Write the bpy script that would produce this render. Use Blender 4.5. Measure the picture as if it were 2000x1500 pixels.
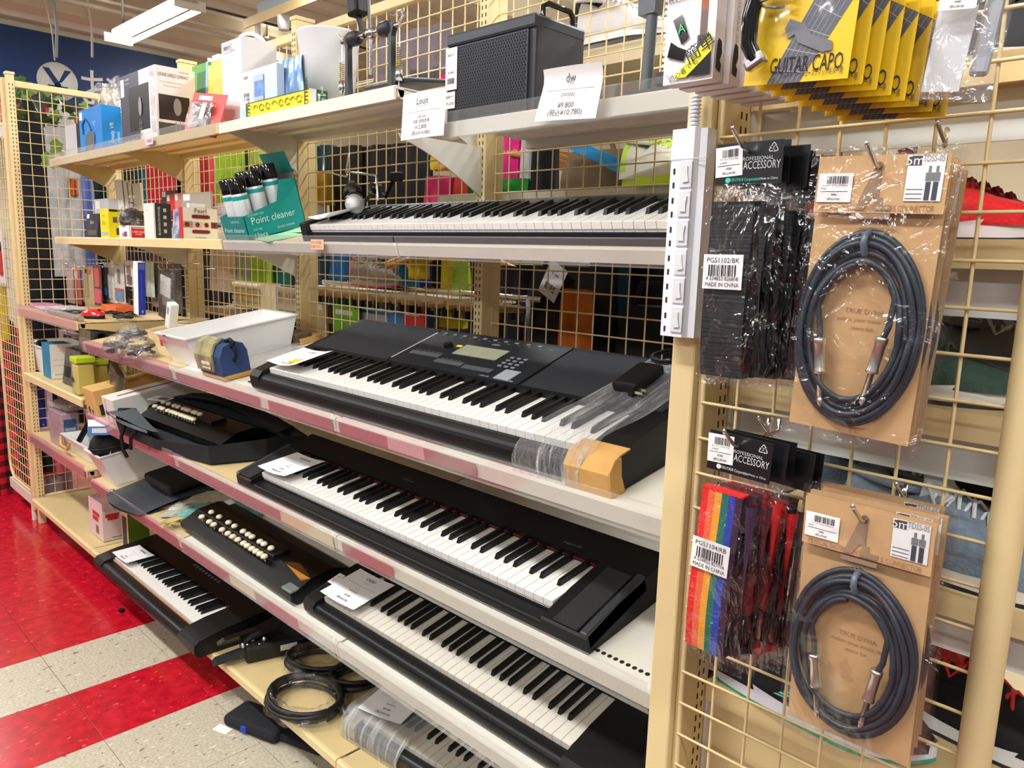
import bpy, bmesh, math, random
from mathutils import Vector, Matrix
SC = bpy.context.scene
for _o in list(bpy.data.objects): bpy.data.objects.remove(_o)
COL = SC.collection
PI = math.pi
def R(d): return math.radians(d)

# ------------------------------------------------------------------ camera
CAMZ = 1.36
_yaw, _pit, _rol, FPX = 7.71258745e-01, -1.65997807e-01, 3.06118767e-02, 1490.4
_d = Vector((-math.sin(_yaw)*math.cos(_pit), math.cos(_yaw)*math.cos(_pit), math.sin(_pit)))
_r = _d.cross(Vector((0, 0, 1))).normalized(); _u = _r.cross(_d)
_r2 = _r*math.cos(_rol)+_u*math.sin(_rol); _u2 = -_r*math.sin(_rol)+_u*math.cos(_rol)
CAM = Vector((0, 0, CAMZ))
cd = bpy.data.cameras.new('camera'); co = bpy.data.objects.new('camera', cd); COL.objects.link(co)
cd.sensor_width = 36; cd.lens = 36*FPX/2000; cd.clip_start = .02; cd.clip_end = 60
co.matrix_world = Matrix(((_r2.x, _u2.x, -_d.x, 0), (_r2.y, _u2.y, -_d.y, 0), (_r2.z, _u2.z, -_d.z, CAMZ), (0, 0, 0, 1)))
SC.camera = co

# ------------------------------------------------------------------ world, lamps, exposure
W = bpy.data.worlds.new('world'); SC.world = W; W.use_nodes = True
W.node_tree.nodes['Background'].inputs[0].default_value = (.92, .96, 1, 1)
W.node_tree.nodes['Background'].inputs[1].default_value = .30
SC.view_settings.view_transform = 'Standard'; SC.view_settings.look = 'None'
SC.view_settings.gamma = 1; SC.view_settings.use_curve_mapping = False
SC.view_settings.exposure = 0.2
SC.cycles.max_bounces = 6; SC.cycles.diffuse_bounces = 3; SC.cycles.glossy_bounces = 3; SC.cycles.transparent_max_bounces = 14
SC.cycles.caustics_reflective = False; SC.cycles.caustics_refractive = False
LAMP_W = 29.0
LAMPS = [(-5.55, 2.15, 2.83), (-3.0, 2.15, 2.83), (-.5, 2.15, 2.83), (-5.6, -.25, 2.83), (-3.2, -.25, 2.83), (-1.0, -.25, 2.83), (1.3, -.25, 2.83), (-2.1, -2.2, 2.83), (.6, -2.2, 2.83), (-7.7, 1.0, 3.32), (-7.75, 3.9, 3.32), (-3.6, 4.6, 2.83), (-.8, 4.6, 2.83)]  # last four are unseen lamps, added to brighten the far wall and ceiling
for (x, y, z) in LAMPS:
    ld = bpy.data.lights.new('tube_light', 'AREA'); ld.shape = 'RECTANGLE'; ld.size = 1.15; ld.size_y = .13
    ld.energy = LAMP_W; ld.color = (.97, .985, 1)
    lo = bpy.data.objects.new('tube_light', ld); COL.objects.link(lo); lo.location = (x, y, z-.075)

# ------------------------------------------------------------------ helpers: pixels to places
def ray(px, py):
    return _r2*((px-1000)/FPX)+_u2*(-(py-750)/FPX)+_d
def PY(px, py, Y): d = ray(px, py); return CAM+d*(Y/d.y)
def PX(px, py, X): d = ray(px, py); return CAM+d*(X/d.x)
def PZ(px, py, Z): d = ray(px, py); return CAM+d*((Z-CAMZ)/d.z)
def PPL(px, py, p, n): d = ray(px, py); return CAM+d*((p-CAM).dot(n)/d.dot(n))
def T(x, y, z): return Matrix.Translation((x, y, z))
def RX(a): return Matrix.Rotation(R(a), 4, 'X')
def RY(a): return Matrix.Rotation(R(a), 4, 'Y')
def RZ(a): return Matrix.Rotation(R(a), 4, 'Z')

# ------------------------------------------------------------------ materials
def lin(c):
    o = []
    for v in c:
        v = v/255.0
        o.append(v/12.92 if v <= .04045 else ((v+.055)/1.055)**2.4)
    return (o[0], o[1], o[2], 1)
_MC = {}
def mat(rgb, rough=.5, metal=0, spec=.5, noise=0, nscale=30, bump=0, bscale=200, coat=0, rgb2=None, emit=0, stretch=None, name=None, sheen=0):
    key = (rgb, rough, metal, spec, noise, nscale, bump, bscale, coat, rgb2, emit, stretch, sheen)
    if key in _MC: return _MC[key]
    m = bpy.data.materials.new(name or 'surface'); m.use_nodes = True
    nt = m.node_tree; b = nt.nodes['Principled BSDF']
    b.inputs['Base Color'].default_value = lin(rgb); b.inputs['Roughness'].default_value = rough
    b.inputs['Metallic'].default_value = metal; b.inputs['Specular IOR Level'].default_value = spec
    if coat: b.inputs['Coat Weight'].default_value = coat; b.inputs['Coat Roughness'].default_value = .08
    if sheen: b.inputs['Sheen Weight'].default_value = sheen
    if emit:
        b.inputs['Emission Color'].default_value = lin(rgb); b.inputs['Emission Strength'].default_value = emit
    vec = None
    if noise or bump:
        tc = nt.nodes.new('ShaderNodeTexCoord'); vec = tc.outputs['Object']
        if stretch:
            mp = nt.nodes.new('ShaderNodeMapping'); mp.inputs['Scale'].default_value = stretch
            nt.links.new(vec, mp.inputs[0]); vec = mp.outputs[0]
    if noise:
        n = nt.nodes.new('ShaderNodeTexNoise'); n.inputs['Scale'].default_value = nscale; n.inputs['Detail'].default_value = 4
        nt.links.new(vec, n.inputs['Vector'])
        rp = nt.nodes.new('ShaderNodeValToRGB'); nt.links.new(n.outputs[0], rp.inputs[0])
        c1 = lin(rgb); c2 = lin(rgb2) if rgb2 else tuple(c*(1-noise) for c in c1[:3])+(1,)
        rp.color_ramp.elements[0].position = .35; rp.color_ramp.elements[0].color = c2
        rp.color_ramp.elements[1].position = .65; rp.color_ramp.elements[1].color = c1
        nt.links.new(rp.outputs[0], b.inputs['Base Color'])
    if bump:
        n2 = nt.nodes.new('ShaderNodeTexNoise'); n2.inputs['Scale'].default_value = bscale; n2.inputs['Detail'].default_value = 3
        nt.links.new(vec, n2.inputs['Vector'])
        bp = nt.nodes.new('ShaderNodeBump'); bp.inputs['Strength'].default_value = bump; bp.inputs['Distance'].default_value = .002
        nt.links.new(n2.outputs[0], bp.inputs['Height']); nt.links.new(bp.outputs[0], b.inputs['Normal'])
    _MC[key] = m
    return m
def plastic_film(tint=(255, 255, 255), base=.06, wr=.5, scale=25, stretch=(1, 1, 1), rough=.12, haze=.0, streak=0, sst=(60, 3, 3)):
    key = ('film', tint, base, wr, scale, stretch, rough, haze, streak, sst)
    if key in _MC: return _MC[key]
    m = bpy.data.materials.new('clear_plastic'); m.use_nodes = True; nt = m.node_tree
    for n in list(nt.nodes): nt.nodes.remove(n)
    out = nt.nodes.new('ShaderNodeOutputMaterial'); mix = nt.nodes.new('ShaderNodeMixShader')
    tr = nt.nodes.new('ShaderNodeBsdfTransparent'); tr.inputs[0].default_value = lin(tint)
    gl = nt.nodes.new('ShaderNodeBsdfGlossy'); gl.inputs['Roughness'].default_value = rough
    lw = nt.nodes.new('ShaderNodeLayerWeight'); lw.inputs[0].default_value = .25
    tc = nt.nodes.new('ShaderNodeTexCoord'); mp = nt.nodes.new('ShaderNodeMapping'); mp.inputs['Scale'].default_value = stretch
    ns = nt.nodes.new('ShaderNodeTexNoise'); ns.inputs['Scale'].default_value = scale; ns.inputs['Detail'].default_value = 3; ns.inputs['Distortion'].default_value = 1.2
    nt.links.new(tc.outputs['Object'], mp.inputs[0]); nt.links.new(mp.outputs[0], ns.inputs['Vector'])
    bp = nt.nodes.new('ShaderNodeBump'); bp.inputs['Strength'].default_value = wr; bp.inputs['Distance'].default_value = .02
    nt.links.new(ns.outputs[0], bp.inputs['Height']); nt.links.new(bp.outputs[0], gl.inputs['Normal']); nt.links.new(bp.outputs[0], lw.inputs['Normal'])
    mm = nt.nodes.new('ShaderNodeMath'); mm.operation = 'MULTIPLY_ADD'; mm.inputs[1].default_value = .35; mm.inputs[2].default_value = base
    nt.links.new(lw.outputs['Facing'], mm.inputs[0])
    fac = mm.outputs[0]
    if streak:  # pale streaks mixed into the film stand for wrinkle highlights
        mp2 = nt.nodes.new('ShaderNodeMapping'); mp2.inputs['Scale'].default_value = sst; nt.links.new(tc.outputs['Object'], mp2.inputs[0])
        n3 = nt.nodes.new('ShaderNodeTexNoise'); n3.inputs['Scale'].default_value = 1; n3.inputs['Detail'].default_value = 4; n3.inputs['Distortion'].default_value = .4; nt.links.new(mp2.outputs[0], n3.inputs['Vector'])
        mr = nt.nodes.new('ShaderNodeMapRange'); mr.inputs[1].default_value = .5; mr.inputs[2].default_value = .72; mr.inputs[4].default_value = streak; nt.links.new(n3.outputs[0], mr.inputs[0])
        ad = nt.nodes.new('ShaderNodeMath'); ad.operation = 'ADD'; ad.use_clamp = True; nt.links.new(fac, ad.inputs[0]); nt.links.new(mr.outputs[0], ad.inputs[1]); fac = ad.outputs[0]
    nt.links.new(fac, mix.inputs[0]); nt.links.new(tr.outputs[0], mix.inputs[1])
    if haze:
        df = nt.nodes.new('ShaderNodeBsdfDiffuse'); df.inputs[0].default_value = (.85, .87, .9, 1)
        m2 = nt.nodes.new('ShaderNodeMixShader'); m2.inputs[0].default_value = haze
        nt.links.new(gl.outputs[0], m2.inputs[1]); nt.links.new(df.outputs[0], m2.inputs[2]); nt.links.new(m2.outputs[0], mix.inputs[2])
    else:
        nt.links.new(gl.outputs[0], mix.inputs[2])
    nt.links.new(mix.outputs[0], out.inputs[0])
    _MC[key] = m
    return m
BEIGE = mat((233, 210, 156), .45, noise=.05, nscale=6)
BEIGE2 = mat((216, 193, 140), .5, noise=.08, nscale=9)
IVORY = mat((230, 226, 212), .45, noise=.05, nscale=7)
WHITE = mat((240, 240, 240), .4)
PAPER = mat((238, 237, 236), .7)
SLOT = mat((62, 50, 30), .8)
BLACK = mat((10, 10, 12), .5, spec=.3)
BLACKM = mat((14, 15, 17), .65, spec=.3, bump=.15, bscale=900)
BLACKG = mat((8, 8, 9), .12, coat=.4)
CHARC = mat((42, 44, 49), .5, bump=.1, bscale=600)
CHROME = mat((215, 215, 215), .18, metal=1)
STEEL = mat((175, 175, 175), .35, metal=1)
NICKEL = mat((224, 220, 210), .28, metal=1)
KRAFT = mat((200, 160, 112), .75, noise=.06, nscale=40)
CARD = mat((208, 160, 92), .8, noise=.1, nscale=30)
INK = mat((28, 28, 30), .7)
GREYINK = mat((120, 120, 124), .7)
CLEAR = plastic_film()
CLEARW = plastic_film(wr=1.0, scale=38, base=.05, streak=.25, sst=(30, 30, 30))
STRIP = plastic_film(base=.08, wr=.05, scale=3, rough=.08, haze=.35)
PINKSTRIP = plastic_film(tint=(255, 235, 240), base=.1, wr=.05, scale=3, rough=.08, haze=.3)

# ------------------------------------------------------------------ helpers: meshes
class MB:
    def __init__(s): s.v = []; s.f = []; s.m = []; s.s = []
    def add(s, vs, fs, mi=0, sm=False, M=None):
        o = len(s.v)
        if M is not None: vs = [M @ Vector(v) for v in vs]
        s.v += [tuple(v) for v in vs]
        for f in fs: s.f.append(tuple(i+o for i in f)); s.m.append(mi); s.s.append(sm)
        return s
    def box(s, x0, y0, z0, x1, y1, z1, mi=0, M=None):
        vs = [(x0, y0, z0), (x1, y0, z0), (x1, y1, z0), (x0, y1, z0), (x0, y0, z1), (x1, y0, z1), (x1, y1, z1), (x0, y1, z1)]
        return s.add(vs, [(0, 3, 2, 1), (4, 5, 6, 7), (0, 1, 5, 4), (1, 2, 6, 5), (2, 3, 7, 6), (3, 0, 4, 7)], mi, False, M)
    def rbox(s, x0, y0, z0, x1, y1, z1, r=.004, mi=0, M=None):
        # box with chamfered edges all round
        bm = bmesh.new(); bmesh.ops.create_cube(bm, size=1)
        for v in bm.verts: v.co = Vector(((x0+x1)/2+v.co.x*(x1-x0), (y0+y1)/2+v.co.y*(y1-y0), (z0+z1)/2+v.co.z*(z1-z0)))
        bmesh.ops.bevel(bm, geom=bm.edges[:], offset=r, segments=2, profile=.5, affect='EDGES')
        bm.verts.index_update()
        s.add([v.co.copy() for v in bm.verts], [[v.index for v in f.verts] for f in bm.faces], mi, False, M); bm.free(); return s
    def prism(s, poly, a, b, ax='x', mi=0, M=None, sm=False, caps=True):
        # poly: list of 2-D points; extruded from a to b along an axis
        n = len(poly); vs = []
        for t in (a, b):
            for (p, q) in poly:
                vs.append((t, p, q) if ax == 'x' else (p, t, q) if ax == 'y' else (p, q, t))
        fs = [(i, (i+1) % n, n+(i+1) % n, n+i) for i in range(n)]
        s.add(vs, fs, mi, sm, M)
        if caps: s.add(vs, [tuple(range(n-1, -1, -1)), tuple(range(n, 2*n))], mi, False, M)
        return s
    def tube(s, pts, r, n=6, closed=False, mi=0, M=None, caps=True, sm=True):
        pts = [Vector(p) for p in pts]; k = len(pts); rr = r if isinstance(r, (list, tuple)) else [r]*k
        up = None; vs = []
        for i in range(k):
            if closed: t = pts[(i+1) % k]-pts[i-1]
            else: t = pts[min(i+1, k-1)]-pts[max(i-1, 0)]
            if t.length < 1e-9: t = Vector((0, 0, 1))
            t.normalize()
            if up is None:
                up = Vector((0, 0, 1)) if abs(t.z) < .9 else Vector((1, 0, 0))
            x = (up-t*up.dot(t))
            if x.length < 1e-6: x = t.orthogonal()
            x.normalize(); up = x; y = t.cross(x)
            for j in range(n):
                a = 2*PI*j/n; vs.append(pts[i]+(x*math.cos(a)+y*math.sin(a))*rr[i])
        fs = []
        for i in range(k if closed else k-1):
            a = i*n; b = ((i+1) % k)*n
            for j in range(n): fs.append((a+j, a+(j+1) % n, b+(j+1) % n, b+j))
        s.add(vs, fs, mi, sm, M)
        if caps and not closed: s.add(vs, [tuple(range(n-1, -1, -1)), tuple(range((k-1)*n, k*n))], mi, False, M)
        return s
    def cyl(s, p0, p1, r0, r1=None, n=16, mi=0, M=None): return s.tube([p0, p1], [r0, r0 if r1 is None else r1], n, False, mi, M)
    def lathe(s, prof, n=20, mi=0, M=None, sm=True):
        vs = []; k = len(prof)
        for (r, z) in prof:
            for j in range(n): a = 2*PI*j/n; vs.append((r*math.cos(a), r*math.sin(a), z))
        fs = [(i*n+j, i*n+(j+1) % n, (i+1)*n+(j+1) % n, (i+1)*n+j) for i in range(k-1) for j in range(n)]
        return s.add(vs, fs, mi, sm, M)
    def quad(s, a, b, c, d, mi=0, M=None): return s.add([a, b, c, d], [(0, 1, 2, 3)], mi, False, M)
    def sheet(s, fn, nu, nv, mi=0, M=None, sm=True, closed_u=False):
        vs = [fn(i/(nu if closed_u else nu-1), j/(nv-1)) for j in range(nv) for i in range(nu)]
        fs = []
        for j in range(nv-1):
            for i in range(nu if closed_u else nu-1):
                fs.append((j*nu+i, j*nu+(i+1) % nu, (j+1)*nu+(i+1) % nu, (j+1)*nu+i))
        return s.add(vs, fs, mi, sm, M)
    def mesh(s, name, mats):
        me = bpy.data.meshes.new(name); me.from_pydata(s.v, [], s.f)
        if not isinstance(mats, (list, tuple)): mats = [mats]
        for m in mats: me.materials.append(m)
        me.polygons.foreach_set('material_index', [min(i, len(mats)-1) for i in s.m]); me.polygons.foreach_set('use_smooth', s.s)
        me.update(); return me
    def build(s, name, mats, parent=None, M=None, kind=None):
        o = bpy.data.objects.new(name, s.mesh(name, mats)); COL.objects.link(o)
        if parent is not None: o.parent = parent
        if M is not None: o.matrix_local = M
        if kind: o['kind'] = kind
        return o
def inst(name, me, parent=None, M=None):
    o = bpy.data.objects.new(name, me); COL.objects.link(o)
    if parent is not None: o.parent = parent
    if M is not None: o.matrix_local = M
    return o
def tag(o, label, cat, group=None):
    o['label'] = label; o['category'] = cat
    if group: o['group'] = group
    return o
def thing(name, label, cat, M=None, group=None):
    o = bpy.data.objects.new(name, None); COL.objects.link(o); o.empty_display_size = .05
    if M is not None: o.matrix_world = M
    return tag(o, label, cat, group)
def struct(o): o['kind'] = 'structure'; return o
def copy_thing(root, M, label=None):
    r = root.copy(); COL.objects.link(r); r.matrix_world = M
    if label: r['label'] = label
    for ch in list(root.children):
        c = ch.copy(); COL.objects.link(c); c.parent = r; c.matrix_local = ch.matrix_local.copy()
        for g in list(ch.children):
            d = g.copy(); COL.objects.link(d); d.parent = c; d.matrix_local = g.matrix_local.copy()
    return r

# ------------------------------------------------------------------ helpers: lettering
_TX = {}
def text_geo(s):
    if s in _TX: return _TX[s]
    cu = bpy.data.curves.new('t', 'FONT'); cu.body = s; cu.size = 1; cu.resolution_u = 2; cu.align_x = 'CENTER'; cu.align_y = 'CENTER'
    ob = bpy.data.objects.new('t', cu); COL.objects.link(ob)
    me = bpy.data.meshes.new_from_object(ob)
    vs = [tuple(v.co) for v in me.vertices]; fs = [tuple(p.vertices) for p in me.polygons]
    bpy.data.objects.remove(ob); bpy.data.curves.remove(cu); bpy.data.meshes.remove(me)
    _TX[s] = (vs, fs); return _TX[s]
def text(mb, s, M, size, mi=0, width=None):
    """lettering in the local XY plane of M, centred; width squeezes it to fit"""
    vs, fs = text_geo(s)
    if not vs: return
    sx = size
    if width:
        w = max(v[0] for v in vs)-min(v[0] for v in vs)
        sx = min(size*1.6, width/max(w, 1e-6)) if width else size
    mb.add([(v[0]*sx, v[1]*size, 0) for v in vs], fs, mi, False, M)
def barcode(mb, M, w, h, seed=1, mi=0):
    rnd = random.Random(seed); x = -w/2
    while x < w/2:
        b = rnd.choice((.0006, .0011, .0016))*w/.03
        mb.quad((x, -h/2, 0), (min(x+b, w/2), -h/2, 0), (min(x+b, w/2), h/2, 0), (x, h/2, 0), mi, M)
        x += b+rnd.choice((.0006, .001, .0014))*w/.03
# face frames of a box of size w,d,h with its front-left-bottom corner at the origin: local x right, local y up on that face
def face(w, d, h, f, off=.0004):
    if f == 'front': return Matrix(((1, 0, 0, 0), (0, 0, -1, -off), (0, 1, 0, 0), (0, 0, 0, 1)))
    if f == 'right': return Matrix(((0, 0, 1, w+off), (1, 0, 0, 0), (0, 1, 0, 0), (0, 0, 0, 1)))
    if f == 'top': return Matrix(((1, 0, 0, 0), (0, 1, 0, 0), (0, 0, 1, h+off), (0, 0, 0, 1)))
    if f == 'left': return Matrix(((0, 0, -1, -off), (-1, 0, 0, d), (0, 1, 0, 0), (0, 0, 0, 1)))
def carton(name, label, M, w, d, h, body, prints=(), words=(), cat='box', group=None, tops=True):
    """a closed cardboard box. prints: (face,u0,v0,u1,v1,material) in fractions; words: (face,u,v,text,size,material,rot,width)"""
    t = thing(name, label, cat, M, group)
    b = MB()
    mats = body if isinstance(body, (list, tuple)) else [body]
    r = min(.0015, w*.1, d*.1, h*.1)
    if len(mats) == 1: b.rbox(0, 0, 0, w, d, h, r)
    else:   # mats: rest, front, right, top
        b.box(0, 0, 0, w, d, h)
        for i, mi in ((2, 1), (3, 2), (1, 3)): b.m[i] = min(mi, len(mats)-1)
    b.build('carton_body', mats, t)
    if tops:
        s = MB(); s.box(w*.02, d*.49, h, w*.98, d*.51, h+.0004); s.build('flap_seam', mat((150, 148, 145), .8), t)
    if prints:
        pm = []; p = MB()
        for (f, u0, v0, u1, v1, mm) in prints:
            if mm not in pm: pm.append(mm)
            F = face(w, d, h, f, .0005+.0001*len(p.f)*.3); W_, H_ = (w, h) if f == 'front' else (d, h) if f in ('right', 'left') else (w, d)
            p.quad((u0*W_, v0*H_, 0), (u1*W_, v0*H_, 0), (u1*W_, v1*H_, 0), (u0*W_, v1*H_, 0), pm.index(mm), F)
        p.build('printed_panel', pm, t)
    if words:
        pm = []; p = MB()
        for wd in words:
            f, u, v, s, size, mm = wd[:6]; rot = wd[6] if len(wd) > 6 else 0; wid = wd[7] if len(wd) > 7 else None
            if mm not in pm: pm.append(mm)
            W_, H_ = (w, h) if f == 'front' else (d, h) if f in ('right', 'left') else (w, d)
            text(p, s, face(w, d, h, f, .0016) @ T(u*W_, v*H_, 0) @ RZ(rot), size, pm.index(mm), wid)
        if p.v: p.build('lettering', pm, t)
    return t
def pxbox(l, r, top, bot, Y):
    """world x0,x1,z0,z1 of a front face seen between these pixels on the plane y=Y (bot = pixel row of the bottom at its middle)"""
    m = (l+r)/2
    a, b = PY(l, bot, Y), PY(r, bot, Y)
    return a.x, b.x, PY(m, bot, Y).z, PY(m, top, Y).z
# ================================================================== THE SETTING
RED_T = mat((205, 22, 44), .22, noise=.35, nscale=26, rgb2=(168, 14, 34), coat=.3)
CREAM_T = mat((206, 199, 178), .25, noise=.25, nscale=120, rgb2=(184, 176, 154), coat=.25)
def fleck(m, dark, light):
    nt = m.node_tree; b = nt.nodes['Principled BSDF']; src = b.inputs['Base Color'].links[0].from_socket
    tc = nt.nodes.new('ShaderNodeTexCoord'); n = nt.nodes.new('ShaderNodeTexNoise'); n.inputs['Scale'].default_value = 75; n.inputs['Detail'].default_value = 2
    mp = nt.nodes.new('ShaderNodeMapping'); mp.inputs['Scale'].default_value = (1, .45, 1); nt.links.new(tc.outputs['Object'], mp.inputs[0])
    oi = nt.nodes.new('ShaderNodeObjectInfo'); va = nt.nodes.new('ShaderNodeVectorMath'); va.operation = 'ADD'
    sc = nt.nodes.new('ShaderNodeVectorMath'); sc.operation = 'SCALE'; sc.inputs[3].default_value = 9; nt.links.new(oi.outputs['Location'], sc.inputs[0])
    nt.links.new(mp.outputs[0], va.inputs[0]); nt.links.new(sc.outputs[0], va.inputs[1]); nt.links.new(va.outputs[0], n.inputs['Vector'])
    for lo, hi, c in ((.665, .7, light), (.335, .30, dark)):
        rp = nt.nodes.new('ShaderNodeMapRange'); rp.inputs[1].default_value = lo; rp.inputs[2].default_value = hi; nt.links.new(n.outputs[0], rp.inputs[0])
        mx = nt.nodes.new('ShaderNodeMixRGB'); mx.inputs[2].default_value = lin(c); nt.links.new(rp.outputs[0], mx.inputs[0]); nt.links.new(src, mx.inputs[1]); src = mx.outputs[0]
    nt.links.new(src, b.inputs['Base Color'])
fleck(RED_T, (140, 10, 28), (232, 92, 100)); fleck(CREAM_T, (120, 110, 92), (228, 224, 210))
fl = struct(MB().box(-9.2, -6, -.06, 5, 7, -.0035).build('floor', mat((120, 70, 66), .5)))
tm = MB().rbox(-.1518, -.1518, -.0035, .1518, .1518, 0, .0008).mesh('floor_tile', RED_T)
tc_ = MB().rbox(-.1518, -.1518, -.0035, .1518, .1518, 0, .0008).mesh('floor_tile', CREAM_T)
for i in range(16):
    for j in range(6):
        x = -2.7425-.1525*9*2+i*.305+.1525*1; x = -5.335+i*.305; y = -.1525+j*.305-.0
        c = -2.745 < x < -2.44 or x > -2.13
        inst('floor_tile', tc_ if c else tm, fl, T(x, y, 0))
CEIL = 3.5
ce = struct(MB().box(-9.2, -6, CEIL, 5, 7, CEIL+.1).build('ceiling', mat((232, 224, 200), .8, noise=.04, nscale=2)))
rb = MB().prism([(-.09, 0), (.09, 0), (.06, -.06), (-.06, -.06)], -6, 7, 'y').mesh('deck_rib', mat((236, 228, 206), .7))
for i in range(34): inst('deck_rib', rb, ce, T(-8.8+i*.36, 0, CEIL))
bmz = MB().box(-.12, -6, -.3, .12, 7, 0).mesh('ceiling_beam', mat((222, 210, 182), .7))
for x in (-7.4, -4.6, -1.6): inst('ceiling_beam', bmz, ce, T(x, 0, CEIL))
pp = MB()
for x, z, r in ((-6.6, 3.12, .018), (-6.45, 3.14, .012)): pp.cyl((x, -3, z), (x, 6, z), r, n=8)
pp.build('conduit', mat((200, 190, 168), .5), ce)
pp = MB()
for x in (-6.9, -6.2): pp.cyl((x, 1.2, 3.2), (x, 6, 3.2), .01, n=6)
pp.build('conduit', mat((60, 58, 56), .6), ce)
wl = struct(MB().box(-9.2, -6, 0, -9, 7, CEIL).build('wall_left', mat((238, 229, 205), .8, noise=.03, nscale=3)))
wb = struct(MB().box(-9.2, 6.8, 0, 5, 7, CEIL).build('wall_back', mat((226, 212, 178), .8, noise=.04, nscale=3)))
# navy signboard with the yen roundel
sg = thing('signboard', 'navy blue signboard with white yen roundel high on the far wall', 'sign', T(-8.98, 2.5, 3.05))
MB().box(-.0, -1.9, -.36, .03, 1.35, .35).build('sign_panel', mat((34, 66, 122), .45, noise=.08, nscale=4), sg)
m = MB(); SF = Matrix(((0, 0, 1, .032), (1, 0, 0, 0), (0, 1, 0, 0), (0, 0, 0, 1)))
m.lathe([(0, .004), (.185, .004), (.185, 0)], 40, 0, SF @ T(.02, -.1, 0)); text(m, 'お', SF @ T(.40, -.14, .002), .42, 0); text(m, '宝', SF @ T(.83, -.16, .002), .4, 0)
m.build('lettering', mat((244, 244, 240), .5), sg)
m = MB(); NV = mat((34, 66, 122), .45)
FZ = SF @ T(.02, -.1, .006)
m.quad((-.13, .12, 0), (-.07, .12, 0), (.03, -.03, 0), (-.03, -.03, 0), 0, FZ); m.quad((.07, .12, 0), (.13, .12, 0), (.04, -.0, 0), (.0, -.02, 0), 0, FZ)
m.quad((-.09, -.04, 0), (.09, -.04, 0), (.09, -.065, 0), (-.09, -.065, 0), 0, FZ); m.quad((-.03, -.02, 0), (.03, -.02, 0), (.03, -.14, 0), (-.03, -.14, 0), 0, FZ)
m.build('yen_mark', NV, sg)
# far wall rail below the sign: white board with a red strip
fb = thing('display_board', 'white board with a red strip under the navy signboard', 'board', T(-8.6, 2.5, 2.3))
MB().box(0, -1.5, 0, .03, 1.6, .14).build('white_panel', WHITE, fb)
m = MB()
for i in range(7): m.box(.032, -1.35+i*.38, .16, .05, -1.05+i*.38, .32)
m.build('red_panel', mat((232, 60, 52), .5), fb)
MB().box(.0, -1.5, .14, .03, 1.6, .42).build('top_rail', mat((70, 74, 84), .5), fb)

# ---- fluorescent fixtures
TUBE = mat((255, 253, 250), .4, emit=26)
LN = ['hanging above the navy signboard', 'over the middle of the rear aisle', 'over the shoe shelves', 'over the far end of the front aisle', 'second in the front aisle row', 'third in the front aisle row', 'last in the front aisle row', 'first in the row behind the viewer', 'second in the row behind the viewer',
      'added unseen over the main aisle to brighten the far wall', 'added behind the tall white carton to brighten the far wall', 'added unseen for brightness, first in the rearmost row', 'added unseen for brightness, second in the rearmost row']
hs_ = MB().prism([(-.05, .0), (.05, 0), (.04, .05), (-.04, .05)], -.62, .62, 'x').mesh('housing', mat((236, 234, 228), .4)); tb_ = MB().cyl((-.6, 0, 0), (.6, 0, 0), .016, n=10).mesh('tube', TUBE); ec_ = MB().box(-.015, -.095, -.04, .0, .095, .02).mesh('end_socket', mat((236, 234, 228), .4)); hr_ = MB().cyl((0, 0, .05), (0, 0, .67), .008, n=6).mesh('hanging_rod', mat((120, 118, 116), .5))
for i, (x, y, z) in enumerate(LAMPS):
    f = thing('fluorescent_lamp', 'twin tube fluorescent lamp '+LN[i], 'lamp', T(x, y, z), 'ceiling tube lamps')
    inst('housing', hs_, f)
    for s in (-.07, .07): inst('tube', tb_, f, T(0, s, -.02))
    for s in (-.605, .62): inst('end_socket', ec_, f, T(s, 0, 0))
    for s in (-.5, .5): inst('hanging_rod', hr_, f, T(s, 0, 0) if z < 3 else T(s, 0, 0) @ Matrix.Diagonal((1, 1, .26, 1)))
m = MB()
p = PZ(97, 0, CEIL)
for k, (a, b, r) in enumerate((((88, 0), (107, 118), .006), ((104, 0), (110, 112), .012), ((171, 0), (180, 112), .009))):
    p0, p1 = PX(a[0], a[1], -7.2), PX(b[0], b[1], -7.2)
    o = MB().tube([p0+(p0-p1)*.4, p0, (p0+p1)/2+Vector((0, .015, 0)), p1], r, 6).build('ceiling_cable', mat(((214, 206, 190), (170, 190, 205), (236, 232, 224))[k], .6))
    tag(o, ['thin beige cord hanging in front of the yen roundel', 'pale blue tube hanging beside the beige cord', 'white cord hanging in front of the white hiragana character'][k], 'cord')
# track rail
p0, p1 = PZ(493, 48, 2.62), PZ(620, 0, 2.62)
tr = thing('track_rail', 'white ceiling track rail with a small spotlight above the white cartons', 'track rail', T(p0.x, p0.y, 2.62))
L = 1.0
MB().box(0, -.02, 0, L, .02, .03).build('rail', WHITE, tr); MB().box(-.05, -.03, -.02, L, -.022, .03).build('rail_edge', BEIGE, tr); MB().box(.1, -.02, .03, L, .02, .09).build('rail_cover', mat((176, 190, 208), .4), tr)
MB().lathe([(0, 0), (.03, 0), (.035, .07), (.0, .08)], 14, 0, T(.35, 0, -.09)).build('spotlight', WHITE, tr)
m = MB(); m.cyl((.06, 0, 0), (.06, 0, -.25), .018, n=8); m.cyl((.6, 0, .05), (.6, 0, .88), .008, n=6); m.build('hanger_rod', WHITE, tr)
g = MB().lathe([(.0, .06), (.03, .05), (.055, 0), (.04, -.04), (0, -.05)], 16, 0, T(*PY(772, 12, 2.6))).build('glass_globe', plastic_film(base=.25, wr=.1))
tag(g, 'small clear glass globe lamp glimpsed above the top mesh rail', 'lamp')

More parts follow.
